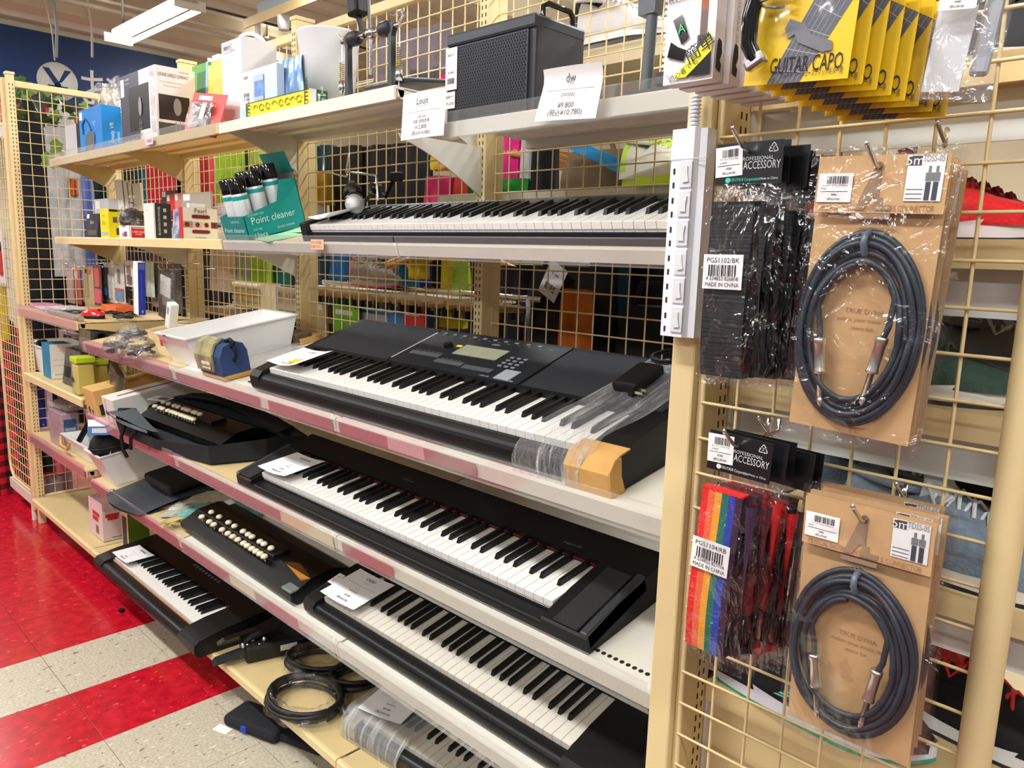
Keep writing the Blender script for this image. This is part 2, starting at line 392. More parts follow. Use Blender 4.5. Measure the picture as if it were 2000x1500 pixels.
# ================================================================== GONDOLA FRAME
YB = 1.40          # plane of the back wire mesh
POSTX = [-4.158, -3.258, -2.358, -1.458, -.558]
GH = 2.09
def post(x, y, w, d, h, label, slots_face='front', m=BEIGE, z0=0):
    t = thing('shelf_post', label, 'post', T(x, y, 0))
    MB().rbox(-w/2, 0, z0, w/2, d, h, .002).build('column', m, t)
    MB().rbox(-w/2-.003, -.003, h, w/2+.003, d+.003, h+.012, .002).build('cap', m, t)
    s = MB(); z = max(z0, .12)
    while z < h-.03:
        for u in (-.0065, .0065):
            if slots_face == 'front': s.box(u-.0016, -.0006, z, u+.0016, .001, z+.009)
            else: s.box(w/2-.001, d/2+u-.0016, z, w/2+.0006, d/2+u+.0016, z+.009)
        z += .0178
    s.build('slot_row', SLOT, t, kind='stuff')
    return t
for i, x in enumerate(POSTX):
    post(x, 1.362, .032, .066, GH, ['beige slotted post at the far inner corner of the wall shelving', 'beige slotted post between the first and second shelf bays', 'beige slotted post behind the green cleaner cans',
        'beige slotted post behind the black amplifier', 'beige slotted post half hidden behind the hanging guitar straps'][i])
def grid(name, label, M, w, h, nx, nz, r=.0019, m=BEIGE, rails=(1, 1), lab2=None, fr=.0):
    """wire mesh panel in its local XZ plane"""
    t = thing(name, label, 'mesh panel', M)
    a = MB()
    for i in range(nx+1): x = w*i/nx; a.cyl((x, 0, 0), (x, 0, h), r, n=5)
    a.build('vertical_wires', m, t, kind='stuff')
    a = MB()
    for j in range(nz+1): z = h*j/nz; a.cyl((0, -r*1.6, z), (w, -r*1.6, z), r, n=5)
    a.build('horizontal_wires', m, t, kind='stuff')
    if rails[0]: MB().rbox(0, -.012, h, w, .012, h+.028, .003).build('top_rail', m, t)
    if rails[1]: MB().rbox(0, -.012, -.03, w, .012, 0, .003).build('bottom_rail', m, t)
    return t
bays = ['far bay with the hanging blister packs', 'bay behind the green cleaner carton', 'bay behind the drum pedal and microphone', 'bay behind the black amplifier']
for i in range(4):
    grid('wire_mesh_panel', 'beige wire mesh back panel of the '+bays[i], T(POSTX[i]+.016, YB, .14), .868, 1.9, 18, 40)
    a = MB()
    for sx, x in ((1, 0), (-1, .868)):   # curved corner plates under the top rail
        pl = [(x, 0), (x+sx*.075, 0)]+[(x+sx*.075*(1-math.sin(k*PI/12)), -.075*(1-math.cos(k*PI/12))) for k in range(1, 7)]
        a.prism(pl, -.004, .004, 'y')
    a.build('corner_plate', BEIGE, bpy.data.objects[-1] if False else [o for o in COL.objects if o.name.startswith('wire_mesh_panel') and o.parent is None][-1], T(0, 0, 1.9))
# side frame at the far end
post(-4.13, .955, .032, .03, GH, 'beige slotted corner post standing at the far end of the aisle', 'right')
side = grid('wire_mesh_panel', 'beige wire mesh closing the far end of the shelving', T(-4.13, .985, .14) @ RZ(90), .40, 1.9, 8, 40)
endm = grid('wire_mesh_panel', 'narrow beige wire mesh with rounded corners at the frame edge', T(-4.58, .955, .16), .36, 1.86, 8, 40, .0018, rails=(0, 0))
MB().tube([(-.02, 0, .06), (0, 0, .01), (.05, 0, -.02), (.36, 0, -.02), (.40, 0, .02), (.40, 0, 1.9)], .008, 8).build('frame_tube', BEIGE, endm)
MB().tube([(-.02, 0, .06), (-.025, 0, 1.9)], .008, 8).build('frame_tube', BEIGE, endm)
MB().rbox(.39, -.012, -.1, .425, .02, 1.92, .003).build('end_stile', BEIGE, endm)
m = MB(); m.box(-.02, -.01, -.08, .42, .012, -.03); m.cyl((.38, 0, -.16), (.38, 0, -.08), .012, n=8); m.build('foot', IVORY, endm)
# front post and front mesh on the near right
YF = .89
fp = thing('shelf_post', 'broad beige post carrying the white power strip', 'post', T(-.555, .875, 0))
MB().rbox(0, 0, 0, .036, .055, GH, .003).build('column', BEIGE, fp)
MB().rbox(.036, .012, 0, .046, .055, GH, .002).build('column_flange', BEIGE2, fp)
fg = grid('wire_mesh_panel', 'beige wire mesh panel holding the hanging cable and strap packs', T(-.512, YF, .12), .345, 1.97, 7, 41, .0021, rails=(1, 0))
MB().cyl((.0, 0, 0), (.0, 0, 1.97), .004, n=8).build('edge_wire', BEIGE, fg)
pole = MB().cyl((-.155, YF, 0), (-.155, YF, GH), .0165, n=20).build('round_pole', BEIGE)
tag(pole, 'round beige pole beside the hanging cable packs', 'pole')
XIP = PY(1405, 830, .945).x
post(XIP-.013, .925, .026, .045, GH, 'slotted inner post behind the rainbow guitar straps', 'right', BEIGE)

# ================================================================== SHELVES
PINK = mat((168, 78, 90), .6); PINKL = mat((222, 168, 170), .6); CREAMI = mat((232, 214, 170), .6); GREYI = mat((176, 160, 150), .6)
def shelf(label, x0, x1, yf, zs, tilt, deck, lip, depth=None, rail=None, inserts=(), lipz=.03, brm=None, brackets=(0, 1), holes=None, grp=None):
    depth = depth or (1.385-yf)
    M = T(x0, yf, zs) @ RX(tilt); L = x1-x0
    t = thing('shelf_board', label, 'shelf', M, grp)
    a = MB(); a.box(.002, .006, -.003, L-.002, depth, 0); a.box(.002, .01, -.022, L-.002, .03, -.003); a.box(.002, depth-.03, -.022, L-.002, depth, -.003)
    for k in range(1, 3): a.box(.03, depth*k/3-.01, -.012, L-.03, depth*k/3+.01, -.003)
    a.build('deck', deck, t)
    MB().prism([(0, -.002), (.004, .002), (.012, .002), (.012, -.004), (.006, -.006), (.006, -lipz), (.0, -lipz)], 0, L, 'x').build('front_lip', lip, t)
    if brm:
        for k in brackets:
            x = .004+k*(L-.010); dd = depth
            pl = [(.012, -.006), (dd, -.006), (dd, -.115), (dd-.02, -.125)]
            for q in range(9):
                u = q/8; pl.append((dd-.03-(dd-.05)*u, -.025-.088*(1-u)**1.35))
            MB().prism(pl, x, x+.004, 'x').build('bracket', brm, t)
    if rail:
        a = MB(); a.box(.001, -.0065, -lipz-.004, L-.001, -.0055, .02); a.box(.001, -.0065, .02, L-.001, -.002, .021); a.box(.001, -.0065, -lipz-.005, L-.001, 0, -lipz-.004); a.build('clear_price_rail', rail, t)
    if inserts:
        for (u0, u1, mm) in inserts: MB().box(u0-x0, -.0045, -lipz+.002, u1-x0, -.003, -.002).build('price_strip', mm, t)
    if holes:
        a = MB()
        for k in range(holes[2]): a.cyl((holes[0]-x0+k*holes[1], .035, -.001), (holes[0]-x0+k*holes[1], .035, .0006), .0042, n=10)
        a.build('peg_holes', mat((20, 20, 20), .8), t, kind='stuff')
    return t
LY, LT = .93, 1.10
S3 = dict(y=LY, z=.985, t=9.5); S4 = dict(y=LY, z=.705, t=9.5); S5 = dict(y=LY, z=.437, t=9.5)
# lowest deck
for i in range(4):
    shelf('beige bottom shelf '+['at the far end, holding the red telephone carton', 'under the keyboard that sticks out over the aisle', 'holding the coiled cables', 'under the film-wrapped keyboard'][i],
          max(POSTX[i]+.002, -4.10), POSTX[i+1]-.002, LY-.005, .136, 0, BEIGE2, BEIGE, lipz=.022, inserts=())
    MB().box(max(POSTX[i]+.01, -4.09), 1.30, 0, POSTX[i+1]-.01, 1.32, .11).build('kick_plate', mat((120, 104, 76), .6), [o for o in COL.objects if o.name.startswith('shelf_board') and o.parent is None][-1], (T(max(POSTX[i]+.002, -4.10), LY-.005, .136)).inverted())
# far bay: level shelves
x0, x1 = -4.10, POSTX[1]-.002
shelf('beige shelf of small gadgets under the hanging blister packs', x0, x1, LY, 1.055, 0, BEIGE2, BEIGE, rail=PINKSTRIP, brm=BEIGE2)
shelf('beige shelf holding the lime lidded jars and white bin', x0, x1, LY, .752, 0, BEIGE2, BEIGE, brm=BEIGE2)
shelf('beige shelf holding the white basket with wooden handles', x0, x1, LY, .462, 0, BEIGE2, BEIGE, rail=PINKSTRIP, inserts=[(x0+.05, x1, PINK)], brm=BEIGE2)
# sloping shelves
x1, x2, x3, x4 = [POSTX[i] for i in (1, 2, 3, 4)]
g_ = 'sloping keyboard shelves'
shelf('sloping beige shelf under the big white tray', x1+.05, x2-.002, S3['y'], S3['z'], S3['t'], BEIGE2, IVORY, rail=PINKSTRIP, inserts=[(x1+.1, x2-.25, PINK), (x2-.25, x2-.01, GREYI)], brm=IVORY, grp=g_)
shelf('sloping ivory shelf under the left half of the large black keyboard', x2+.002, x3-.002, S3['y'], S3['z'], S3['t'], IVORY, IVORY, rail=STRIP, inserts=[(x2+.03, x3-.35, PINK), (x3-.3, x3-.01, PINK)], brm=IVORY, grp=g_)
shelf('sloping ivory shelf under the taped corner of the large black keyboard', x3+.002, x4-.02, S3['y'], S3['z'], S3['t'], IVORY, IVORY, rail=STRIP, inserts=[(x3+.02, x3+.2, PINK), (x3+.2, x3+.32, PINKL), (x3+.32, x3+.47, PINK)], brm=IVORY, grp=g_)
shelf('sloping beige shelf under the zither in its open black bag', x1+.05, x2-.002, S4['y'], S4['z'], S4['t'], BEIGE2, IVORY, rail=PINKSTRIP, inserts=[(x1+.06, x2-.02, PINK)], brm=IVORY, grp=g_)
shelf('sloping beige shelf under the left end of the slim stage piano', x2+.002, x3-.002, S4['y'], S4['z'], S4['t'], BEIGE2, IVORY, rail=STRIP, inserts=[(x2+.02, x3-.25, PINK), (x3-.25, x3-.01, CREAMI)], brm=IVORY, grp=g_)
shelf('sloping ivory shelf with a row of peg holes beside the slim stage piano', x3+.002, x4-.03, S4['y'], S4['z'], S4['t'], IVORY, IVORY, rail=STRIP, inserts=[(x3+.03, x3+.22, PINK)], brm=IVORY, holes=(-.73, .0125, 11), grp=g_)
shelf('sloping beige shelf under the black vinyl bag and plastic packs', x1+.05, x2-.002, S5['y'], S5['z'], S5['t'], BEIGE2, IVORY, rail=PINKSTRIP, inserts=[(x1+.06, x2-.02, PINK)], brm=IVORY, grp=g_)
shelf('sloping ivory shelf under the uncovered zither', x2+.002, x3-.002, S5['y'], S5['z'], S5['t'], IVORY, IVORY, rail=STRIP, inserts=[(x2+.02, x2+.35, PINK), (x2+.35, x2+.5, CREAMI), (x2+.5, x2+.72, PINK)], brm=IVORY, grp=g_)
shelf('sloping ivory shelf under the compact keyboard near the peg-hole shelf', x3+.002, x4-.03, S5['y'], S5['z'], S5['t'], IVORY, IVORY, rail=STRIP, brm=IVORY, grp=g_)
# second shelf from the top
Z2 = 1.383
shelf('beige shelf holding the cream makeup carton and yellow box', -4.10, x1-.002, LT, Z2, 0, BEIGE, BEIGE, brm=BEIGE2)
shelf('beige shelf behind the cream makeup carton, beside the cleaner cans', x1+.002, x2-.002, LT, Z2, 0, BEIGE, BEIGE, brm=IVORY)
S2 = dict(y=LT, z=1.378, t=15)
shelf('ivory sloping shelf under the left half of the white-keyed piano', x2+.002, x3-.002, S2['y'], S2['z'], S2['t'], BEIGE, IVORY, rail=STRIP, lipz=.026, brm=IVORY)
shelf('ivory sloping shelf under the right half of the white-keyed piano', x3+.002, x4-.002, S2['y'], S2['z'], S2['t'], BEIGE, IVORY, rail=STRIP, lipz=.026, brm=IVORY)
# top shelf
Z1 = 1.735
shelf('beige top shelf holding the blue and white cartons', -4.10, x1-.002, LT, Z1, 0, BEIGE, BEIGE, rail=STRIP, brm=BEIGE2)
shelf('beige top shelf under the red blister pack', x1+.002, x2-.002, LT, Z1, 0, BEIGE, BEIGE, rail=STRIP, brm=BEIGE2)
shelf('ivory top shelf holding the white bin and drum pedal', x2+.002, x3-.012, LT, Z1-.002, 0, IVORY, IVORY, brm=IVORY)
shelf('ivory top shelf holding the black amplifier', -1.30, x4+.0, LT, 1.634, 0, IVORY, IVORY, rail=STRIP, brm=IVORY, brackets=(1,))
pl = MB(); pl.prism([(.0, 0), (.29, 0), (.29, -.13), (.265, -.13)]+[(.26-.25*k/8, -.012-.112*(1-k/8)**1.35) for k in range(9)], 0, .004, 'x')
o = pl.build('shelf_bracket', IVORY, None, T(x3+.002, LT, 1.628)); tag(o, 'curved ivory bracket under the amplifier shelf', 'bracket')
# ================================================================== KEYBOARDS
WK = mat((240, 238, 232), .22, coat=.3); WK2 = mat((222, 216, 202), .3, coat=.2); BKEY = mat((10, 11, 13), .32, spec=.4)
def key_meshes(pitch, klen, wm, drop=.022):
    w = pitch*.94; k = pitch/.0235
    a = MB(); a.box(-w/2, .003, -.012, w/2, klen, 0); a.box(-w/2, 0, -.014, w/2, .003, -.0006); a.box(-w/2, .002, -drop, w/2, klen, -.012)
    b = MB(); bw = .0105*k; L = .094*klen/.14
    pl = [(-bw/2, 0), (bw/2, 0), (bw*.40, .0115), (-bw*.40, .0115)]
    vs = []
    for (y, zt, s) in ((0, .0, 1), (.006, .0095, .9), (L, .0115, .92)):
        vs += [(-bw/2, y, -.004), (bw/2, y, -.004), (bw*.42*s, y, zt), (-bw*.42*s, y, zt)]
    fs = []
    for i in range(2):
        o = i*4
        for j in range(4): fs.append((o+j, o+(j+1) % 4, o+4+(j+1) % 4, o+4+j))
    b.add(vs, [tuple(reversed(f)) for f in fs]+[(0, 1, 2, 3), (11, 10, 9, 8)])
    return a.mesh('white_key', wm), b.mesh('black_key', BKEY), L
def lay_keys(t, x0, lead, zk, tilt, start, n, pitch, klen, wm=WK, drop=.022):
    wme, bme, L = key_meshes(pitch, klen, wm, drop); names = 'CDEFGAB'; s = names.index(start)
    K = T(0, lead, zk) @ RX(tilt)
    for i in range(n):
        nm = names[(s+i) % 7]
        inst('white_key', wme, t, K @ T(x0+(i+.5)*pitch, 0, 0))
        if nm in 'CDFGA' and i < n-1:
            off = {'C': -.0016, 'D': .0016, 'F': -.002, 'G': 0, 'A': .002}[nm]
            inst('black_key', bme, t, K @ T(x0+(i+1)*pitch+off, klen-L, 0))
def kb_body(t, W, D, zf, lead, zk, klen, kt, pz, zb, kx0, kx1, body, cheek=None, front_r=.01, cheek_front=None):
    ke = klen*math.sin(R(kt)); py = lead+klen*math.cos(R(kt))
    fr = [(0+front_r*(1-math.cos(a)), zf-front_r+front_r*math.sin(a)) for a in [k*PI/10 for k in range(6)]]
    fb = [(front_r*(1-math.cos(a)), front_r*(1-math.sin(a))) for a in [PI/2-k*PI/10 for k in range(6)]]
    mid = fb+fr+[(lead-.003, zf), (lead-.003, zk-.02), (py, zk-.02+ke), (py, pz), (D-.012, zb), (D, zb-.012), (D, 0)]
    MB().prism(mid, kx0, kx1, 'x').build('body', body, t)
    cf = zf if cheek_front is None else cheek_front
    ch = fb+[(0, cf-front_r*.6), (front_r*.7, cf), (py*.5, (cf+pz)/2+.003), (py, pz), (D-.012, zb), (D, zb-.012), (D, 0)]
    MB().prism(ch, 0, kx0, 'x').build('end_block', cheek or body, t)
    MB().prism(ch, kx1, W, 'x').build('end_block', cheek or body, t)
    return py
def shelf_M(S, x, off=.0, lift=.0): return T(x, S['y'], S['z']) @ RX(S['t']) @ T(0, off, lift)
def panel_M(py, pz, D, zb): return Matrix.Translation((0, py, pz)) @ RX(math.degrees(math.atan2(zb-pz, D-.012-py)))
def card(label, M, w, h, lines, curl=.012, cat='price card', group=None, thick=.0006):
    """a paper price card lying in its local XY plane, slightly curled"""
    t = thing('price_card', label, cat, M, group)
    f = lambda u, v: (u*w, v*h, curl*(u-.35)**2*3+curl*.5*(1-v)*abs(u-.5))
    MB().sheet(f, 9, 5).build('paper', PAPER, t)
    MB().sheet(lambda u, v: (f(u, v)[0], f(u, v)[1], f(u, v)[2]-thick), 9, 5).build('paper_underside', PAPER, t)
    b = MB()
    for (u, v, s, size, mi) in lines:
        if s == '-': b.add([(.12*w, v*h, f(.12, v)[2]+.0009), (.5*w, v*h, f(.5, v)[2]+.0009), (.88*w, v*h, f(.88, v)[2]+.0009), (.12*w, v*h+.0008, f(.12, v)[2]+.0009), (.5*w, v*h+.0008, f(.5, v)[2]+.0009), (.88*w, v*h+.0008, f(.88, v)[2]+.0009)], [(0, 1, 4, 3), (1, 2, 5, 4)], mi); continue
        vs, fs = text_geo(s)
        b.add([(u*w+q[0]*size, v*h+q[1]*size, f(min(1, max(0, u+q[0]*size/w)), v)[2]+.001) for q in vs], fs, mi)
    b.build('lettering', [INK, GREYINK], t)
    return t
def price_lines(brand, sub, mid, p1, p2): return [(.5, .84, brand, .0135, 0), (.5, .72, sub, .005, 1), (.5, .6, '-', 0, 1), (.5, .50, mid[0], .0055, 1), (.5, .40, mid[1], .006, 1), (.5, .25, p1, .0085, 0), (.5, .12, p2, .0085, 0)]
# ---- large black arranger keyboard on the third shelf
W2, D2 = 1.175, .385
M2 = shelf_M(S3, -1.868, .012, .001)
k2 = thing('electronic_keyboard', 'large black arranger keyboard with display, taped and film-wrapped at one end', 'keyboard', M2)
lead, zk, kl, kt = .034, .062, .142, 3.5
pz, zb = .082, .118
kx0 = .047; kx1 = kx0+45*.0235+.002
py = kb_body(k2, W2, D2, .05, lead, zk, kl, kt, pz, zb, kx0, kx1, mat((11, 12, 14), .5, spec=.3, bump=.06, bscale=900), front_r=.022, cheek_front=.058)
lay_keys(k2, kx0+.001, lead, zk, kt, 'E', 45, .0235, kl)
PM = panel_M(py, pz, D2, zb); PL = D2-.012-py
GREYM = mat((34, 36, 41), .7, spec=.25, bump=.25, bscale=1500)
a = MB(); a.box(.02, .008, 0, .36, PL*.97, .002); a.build('speaker_grille', GREYM, k2, PM); MB().box(.815, .008, 0, 1.155, PL*.97, .002).build('speaker_grille', GREYM, k2, PM)
MB().box(.37, .005, 0, .805, PL*.99, .0025).build('control_panel', mat((20, 25, 32), .5, spec=.3, noise=.15, nscale=60), k2, PM)
MB().quad((.362, .02, .003), (.369, .02, .003), (.369, PL*.9, .003), (.362, PL*.9, .003)).build('trim_line', mat((150, 150, 150), .4), k2, PM)
MB().box(.52, .085, .0025, .665, .135, .004).build('display_screen', mat((150, 156, 132), .25, noise=.05, nscale=40), k2, PM)
bt = MB().rbox(-.0075, -.008, .0, .0075, .008, .004, .001).mesh('button', mat((74, 76, 80), .5))
sb = MB().rbox(-.006, -.003, 0, .006, .003, .003, .001).mesh('button', mat((120, 122, 126), .5))
for gx, gy, n in ((.405, .06, 7), (.52, .04, 6), (.62, .035, 6)):
    for i in range(n): inst('button', bt, k2, PM @ T(gx+i*.0155, gy, .0025))
for i in range(3):
    for j in range(4): inst('button', sb, k2, PM @ T(.70+i*.02, .065+j*.014, .0025))
for i in range(10): inst('button', sb, k2, PM @ T(.40+i*.036, .175, .0025))
MB().cyl((.475, .115, .0025), (.475, .115, .012), .012, .011, 18).build('volume_knob', BLACK, k2, PM)
MB().rbox(.498, .119, .0025, .516, .127, .005, .001).build('power_button', mat((236, 208, 40), .4), k2, PM)
b = MB()
text(b, 'CASIO', T(.60, .155, .0035), .009); text(b, 'WK-245', T(.775, .012, .0035), .008); text(b, '♪ GM USB', T(.70, .014, .0035), .007)
for i in range(12): text(b, 'PIANO', T(.40+i*.033, .167, .0035), .0032); text(b, 'RHYTHM', T(.40+(i % 7)*.0155+(i//7)*.118, .076-(i//7)*.02, .0035), .0025)
b.build('lettering', mat((200, 202, 205), .6), k2, PM)
b = MB(); FM = Matrix(((1, 0, 0, 0), (0, -.35, -.93, .0062), (0, .93, -.35, .0425), (0, 0, 0, 1)))
for i in range(46): text(b, ['♪', '#', '△', 'DRUM', '▢', '●', '♭', 'KICK', '+'][(i*5) % 9], FM @ T(.075+i*.0118, 0, .0), .0065)
b.build('front_symbols', mat((150, 152, 156), .6), k2)
MB().rbox(.73, .012, .0005, .775, .055, .0045, .0005).build('silver_label', mat((170, 180, 186), .35, metal=.3), k2, PM)
# cardboard wrapped round the corner and held by film
a = MB()
a.prism([(-.004, -.002), (-.004, .04), (.012, .060), (.03, .0645), (.055, .0665), (.055, .064), (.03, .0615), (.013, .057), (-.001, .039), (-.001, -.002)], 1.085, W2+.004, 'x')
a.prism([(-.004, -.002), (-.004, .045), (.012, .062), (.028, .06), (.026, .03), (.034, -.002)], W2+.003, W2+.006, 'x')
a.build('cardboard_corner', CARD, k2)
film = plastic_film(base=.07, wr=.9, scale=30, stretch=(5, 1, 5), rough=.2, haze=.35, streak=.55, sst=(90, 5, 9))
fx0, fx1 = .965, 1.115
def filmp(u, v):
    x = fx0+(fx1-fx0)*u+.05*v*(1 if v > .4 else v/.4)*1.0
    P = [(-.0055, -.002), (-.006, .03), (.0, .05), (.016, .066), (.035, .082), (.09, .09), (.16, .094), (.26, .108), (.36, .124)]
    q = v*(len(P)-1); i = min(int(q), len(P)-2); f = q-i
    return (x, P[i][0]+(P[i+1][0]-P[i][0])*f, P[i][1]+(P[i+1][1]-P[i][1])*f+.0012*math.sin(x*190+v*9)+.0008*math.sin(x*420))
MB().sheet(filmp, 34, 40).build('stretch_film', film, k2)
ad = thing('power_adapter', 'black power adapter and cord bundled under stretch film on the arranger keyboard', 'adapter', M2 @ PM @ T(1.06, .08, .012))
MB().rbox(-.028, -.05, 0, .028, .045, .02, .006).build('adapter_body', BLACK, ad)
b = MB(); b.tube([(.01+.035*math.cos(k*.5)*(1+.1*math.sin(k)), .09+.03*math.sin(k*.5), .008+.0004*k) for k in range(30)], .0025, 6); b.build('coiled_cord', BLACK, ad)
b = MB()
for s in (-.006, .006): b.box(.026, -.052+s, .008, .046, -.050+s, .013)
b.box(.018, -.062, .004, .028, -.04, .017, 1); b.build('plug_prongs', [NICKEL, BLACK], ad)
card('white price card with a yellow sticker on the large arranger keyboard', M2 @ T(kx0+.004, lead-.004, zk+.0165) @ RX(kt+2), .145, .112, price_lines('CASIO', 'キーボード', ('WK-245', '状態 良好'), '¥9,800', '(税込¥10,780)'), .008)
o = MB().add([(.0, 0, 0), (.030, .003, 0), (.034, .030, 0), (.008, .026, 0), (0, 0, -.0004), (.030, .003, -.0004), (.034, .03, -.0004), (.008, .026, -.0004)], [(0, 1, 2, 3), (7, 6, 5, 4), (0, 4, 5, 1), (1, 5, 6, 2), (2, 6, 7, 3), (3, 7, 4, 0)]).build('sticker', mat((246, 200, 20), .5), None, M2 @ T(kx0+.082, lead+.006, zk+.0225) @ RX(5) @ RZ(15)); tag(o, 'yellow sticker stuck on the arranger keyboard price card', 'sticker')

# ---- slim black stage piano on the fourth shelf
W3, D3 = 1.245, .262
M3 = shelf_M(S4, -1.966, .012, .001)
k3 = thing('electronic_keyboard', 'slim black stage piano with red felt line and grille end panels', 'keyboard', M3)
lead, zk, kl, kt = .036, .046, .135, 0
pz, zb = .062, .072; kx0 = .082; kx1 = kx0+45*.0235+.002
py = kb_body(k3, W3, D3, .024, lead, zk, kl, kt, pz, zb, kx0, kx1, mat((10, 11, 12), .45, spec=.3), front_r=.006, cheek_front=.034)
lay_keys(k3, kx0+.001, lead, zk, kt, 'E', 45, .0235, kl)
MB().box(kx0, py-.002, .05, kx1, py+.0005, .0535).build('red_felt', mat((120, 14, 22), .9), k3)
GR = mat((18, 19, 21), .6, bump=.6, bscale=2200)
sl = math.degrees(math.atan2(pz-.034, py-.004)); GM = T(0, .004, .035) @ RX(sl)
for x in (.018, W3-.078): MB().rbox(x, .0, 0, x+.056, .16, .004, .002).build('speaker_grille', GR, k3, GM)
for x in (0, W3-.016): MB().rbox(x, -.003, -.028, x+.016, .17, .006, .003).build('end_trim', mat((52, 55, 60), .35), k3, GM)
b = MB(); P3 = panel_M(py, pz, D3, zb); text(b, 'YAMAHA', P3 @ T(.52, .03, .0008), .011); text(b, 'piaggero NP', P3 @ T(1.06, .018, .0008), .009); b.build('lettering', mat((110, 112, 116), .5), k3)
card('price card lying on the slim stage piano', M3 @ T(kx0-.004, lead-.006, zk+.0155), .148, .122, price_lines('YAMAHA', 'NP-31', ('キーボード', '付属品有'), '¥7,980', '(税込¥8,778)'), .006)

# ---- compact keyboard on the fifth shelf
W4, D4 = .985, .33
M4 = shelf_M(S5, -1.64, .024, .001)
k4 = thing('electronic_keyboard', 'compact black keyboard with dotted guide strip on the shelf beneath the stage piano', 'keyboard', M4)
lead, zk, kl, kt = .034, .05, .142, 2
pz, zb = .066, .095; kx0 = .048; kp = .0226; kx1 = kx0+36*kp+.002
py = kb_body(k4, W4, D4, .038, lead, zk, kl, kt, pz, zb, kx0, kx1, mat((12, 13, 14), .45, spec=.3), front_r=.016, cheek_front=.046)
lay_keys(k4, kx0+.001, lead, zk, kt, 'C', 36, kp, kl, WK2)
P4 = panel_M(py, pz, D4, zb); b = MB()
for i in range(36):
    for j in range(2): b.cyl((kx0+.02+i*.0228, .01+j*.012, -.001), (kx0+.02+i*.0228, .01+j*.012, .0015), .0024, n=6)
b.build('guide_lights', mat((84, 86, 90), .5), k4, P4, kind='stuff')
b = MB(); text(b, '光ナビ', P4 @ T(kx0+.74, .02, .001), .012); text(b, 'HIKARI', P4 @ T(kx0+.80, .03, .001), .011); text(b, '♪ USB SD', P4 @ T(kx0+.62, .018, .001), .009); b.build('lettering', mat((150, 152, 155), .5), k4)
lb = MB(); lb.box(0, 0, 0, .026, .04, .0005); text(lb, 'PCL-08', T(.013, .02, .0008) @ RZ(90), .008, 1); lb.build('barcode_sticker', [PAPER, INK], k4, T(.012, .07, .0625) @ RX(9))
card('price card lying on the compact keyboard beneath the stage piano', M4 @ T(kx0-.002, lead-.006, zk+.0155) @ RX(kt+1), .15, .124, price_lines('CASIO', 'キーボード', ('LK-111', '動作確認済み'), '¥3,980', '(税込¥4,378)'), .005)

# ---- white-keyed digital piano on the second shelf
W1, D1 = 1.325, .262
M1 = shelf_M(S2, -1.885, .010, .001)
k1 = thing('electronic_keyboard', 'long white-keyed digital piano on the sloping shelf under the amplifier', 'keyboard', M1)
lead, zk, kl, kt = .012, .043, .138, 3.5
pz, zb = .056, .05; kx0 = .028; kx1 = kx0+52*.0235+.002
py = kb_body(k1, W1, D1, .016, lead, zk, kl, kt, pz, zb, kx0, kx1, mat((26, 28, 32), .5, spec=.3), front_r=.003, cheek_front=.05)
lay_keys(k1, kx0+.001, lead, zk, kt, 'A', 52, .0235, kl, WK, .027)
bmz = MB().rbox(-.009, -.003, 0, .009, .003, .003, .001).mesh('button', mat((190, 190, 188), .5))
for i in range(18): inst('button', bmz, k1, T(.19+i*.0225, D1-.035, .05))
card('price card on the end of the white-keyed piano under the microphone', M1 @ T(kx0+.004, lead-.002, zk+.014), .118, .105, price_lines('CASIO', 'PX', ('電子ピアノ', '88鍵'), '¥19,800', '(税込¥21,780)'), .012)

# ---- keyboard sticking out over the aisle from the bottom shelf
M5 = T(-3.035, .872, .1375) @ RZ(0)
k5 = thing('electronic_keyboard', 'black keyboard sticking out over the aisle from the bottom shelf', 'keyboard', M5)
W5, D5 = .895, .33
lead, zk, kl, kt = .05, .058, .118, 2; pz, zb = .074, .094; kx0 = .078; kp = .0194; kx1 = kx0+36*kp+.002
py = kb_body(k5, W5, D5, .046, lead, zk, kl, kt, pz, zb, kx0, kx1, mat((12, 13, 15), .4, spec=.4), front_r=.02, cheek_front=.052)
lay_keys(k5, kx0+.001, lead, zk, kt, 'C', 36, kp, kl)
MB().box(kx0, lead-.0055, .046, kx1, lead-.0035, .0515).build('felt_edge', mat((214, 150, 110), .7), k5)
bt5 = MB().rbox(-.007, -.005, 0, .007, .005, .003, .001).mesh('button', mat((92, 94, 98), .5)); P5 = panel_M(py, pz, D5, zb)
for i in range(9): inst('button', bt5, k5, P5 @ T(.40+i*.024, .05, 0))
card('price card on the keyboard that sticks out over the aisle', M5 @ T(kx0-.012, lead-.004, zk+.0155) @ RX(2), .15, .10, price_lines('YAMAHA', 'PSR', ('キーボード', '中古'), '¥5,980', '(税込¥6,578)'), .004)
MB().box(0, 0, 0, .034, .02, .0006).build('spec_sticker', PAPER, k5, P5 @ T(.20, .10, .0008))

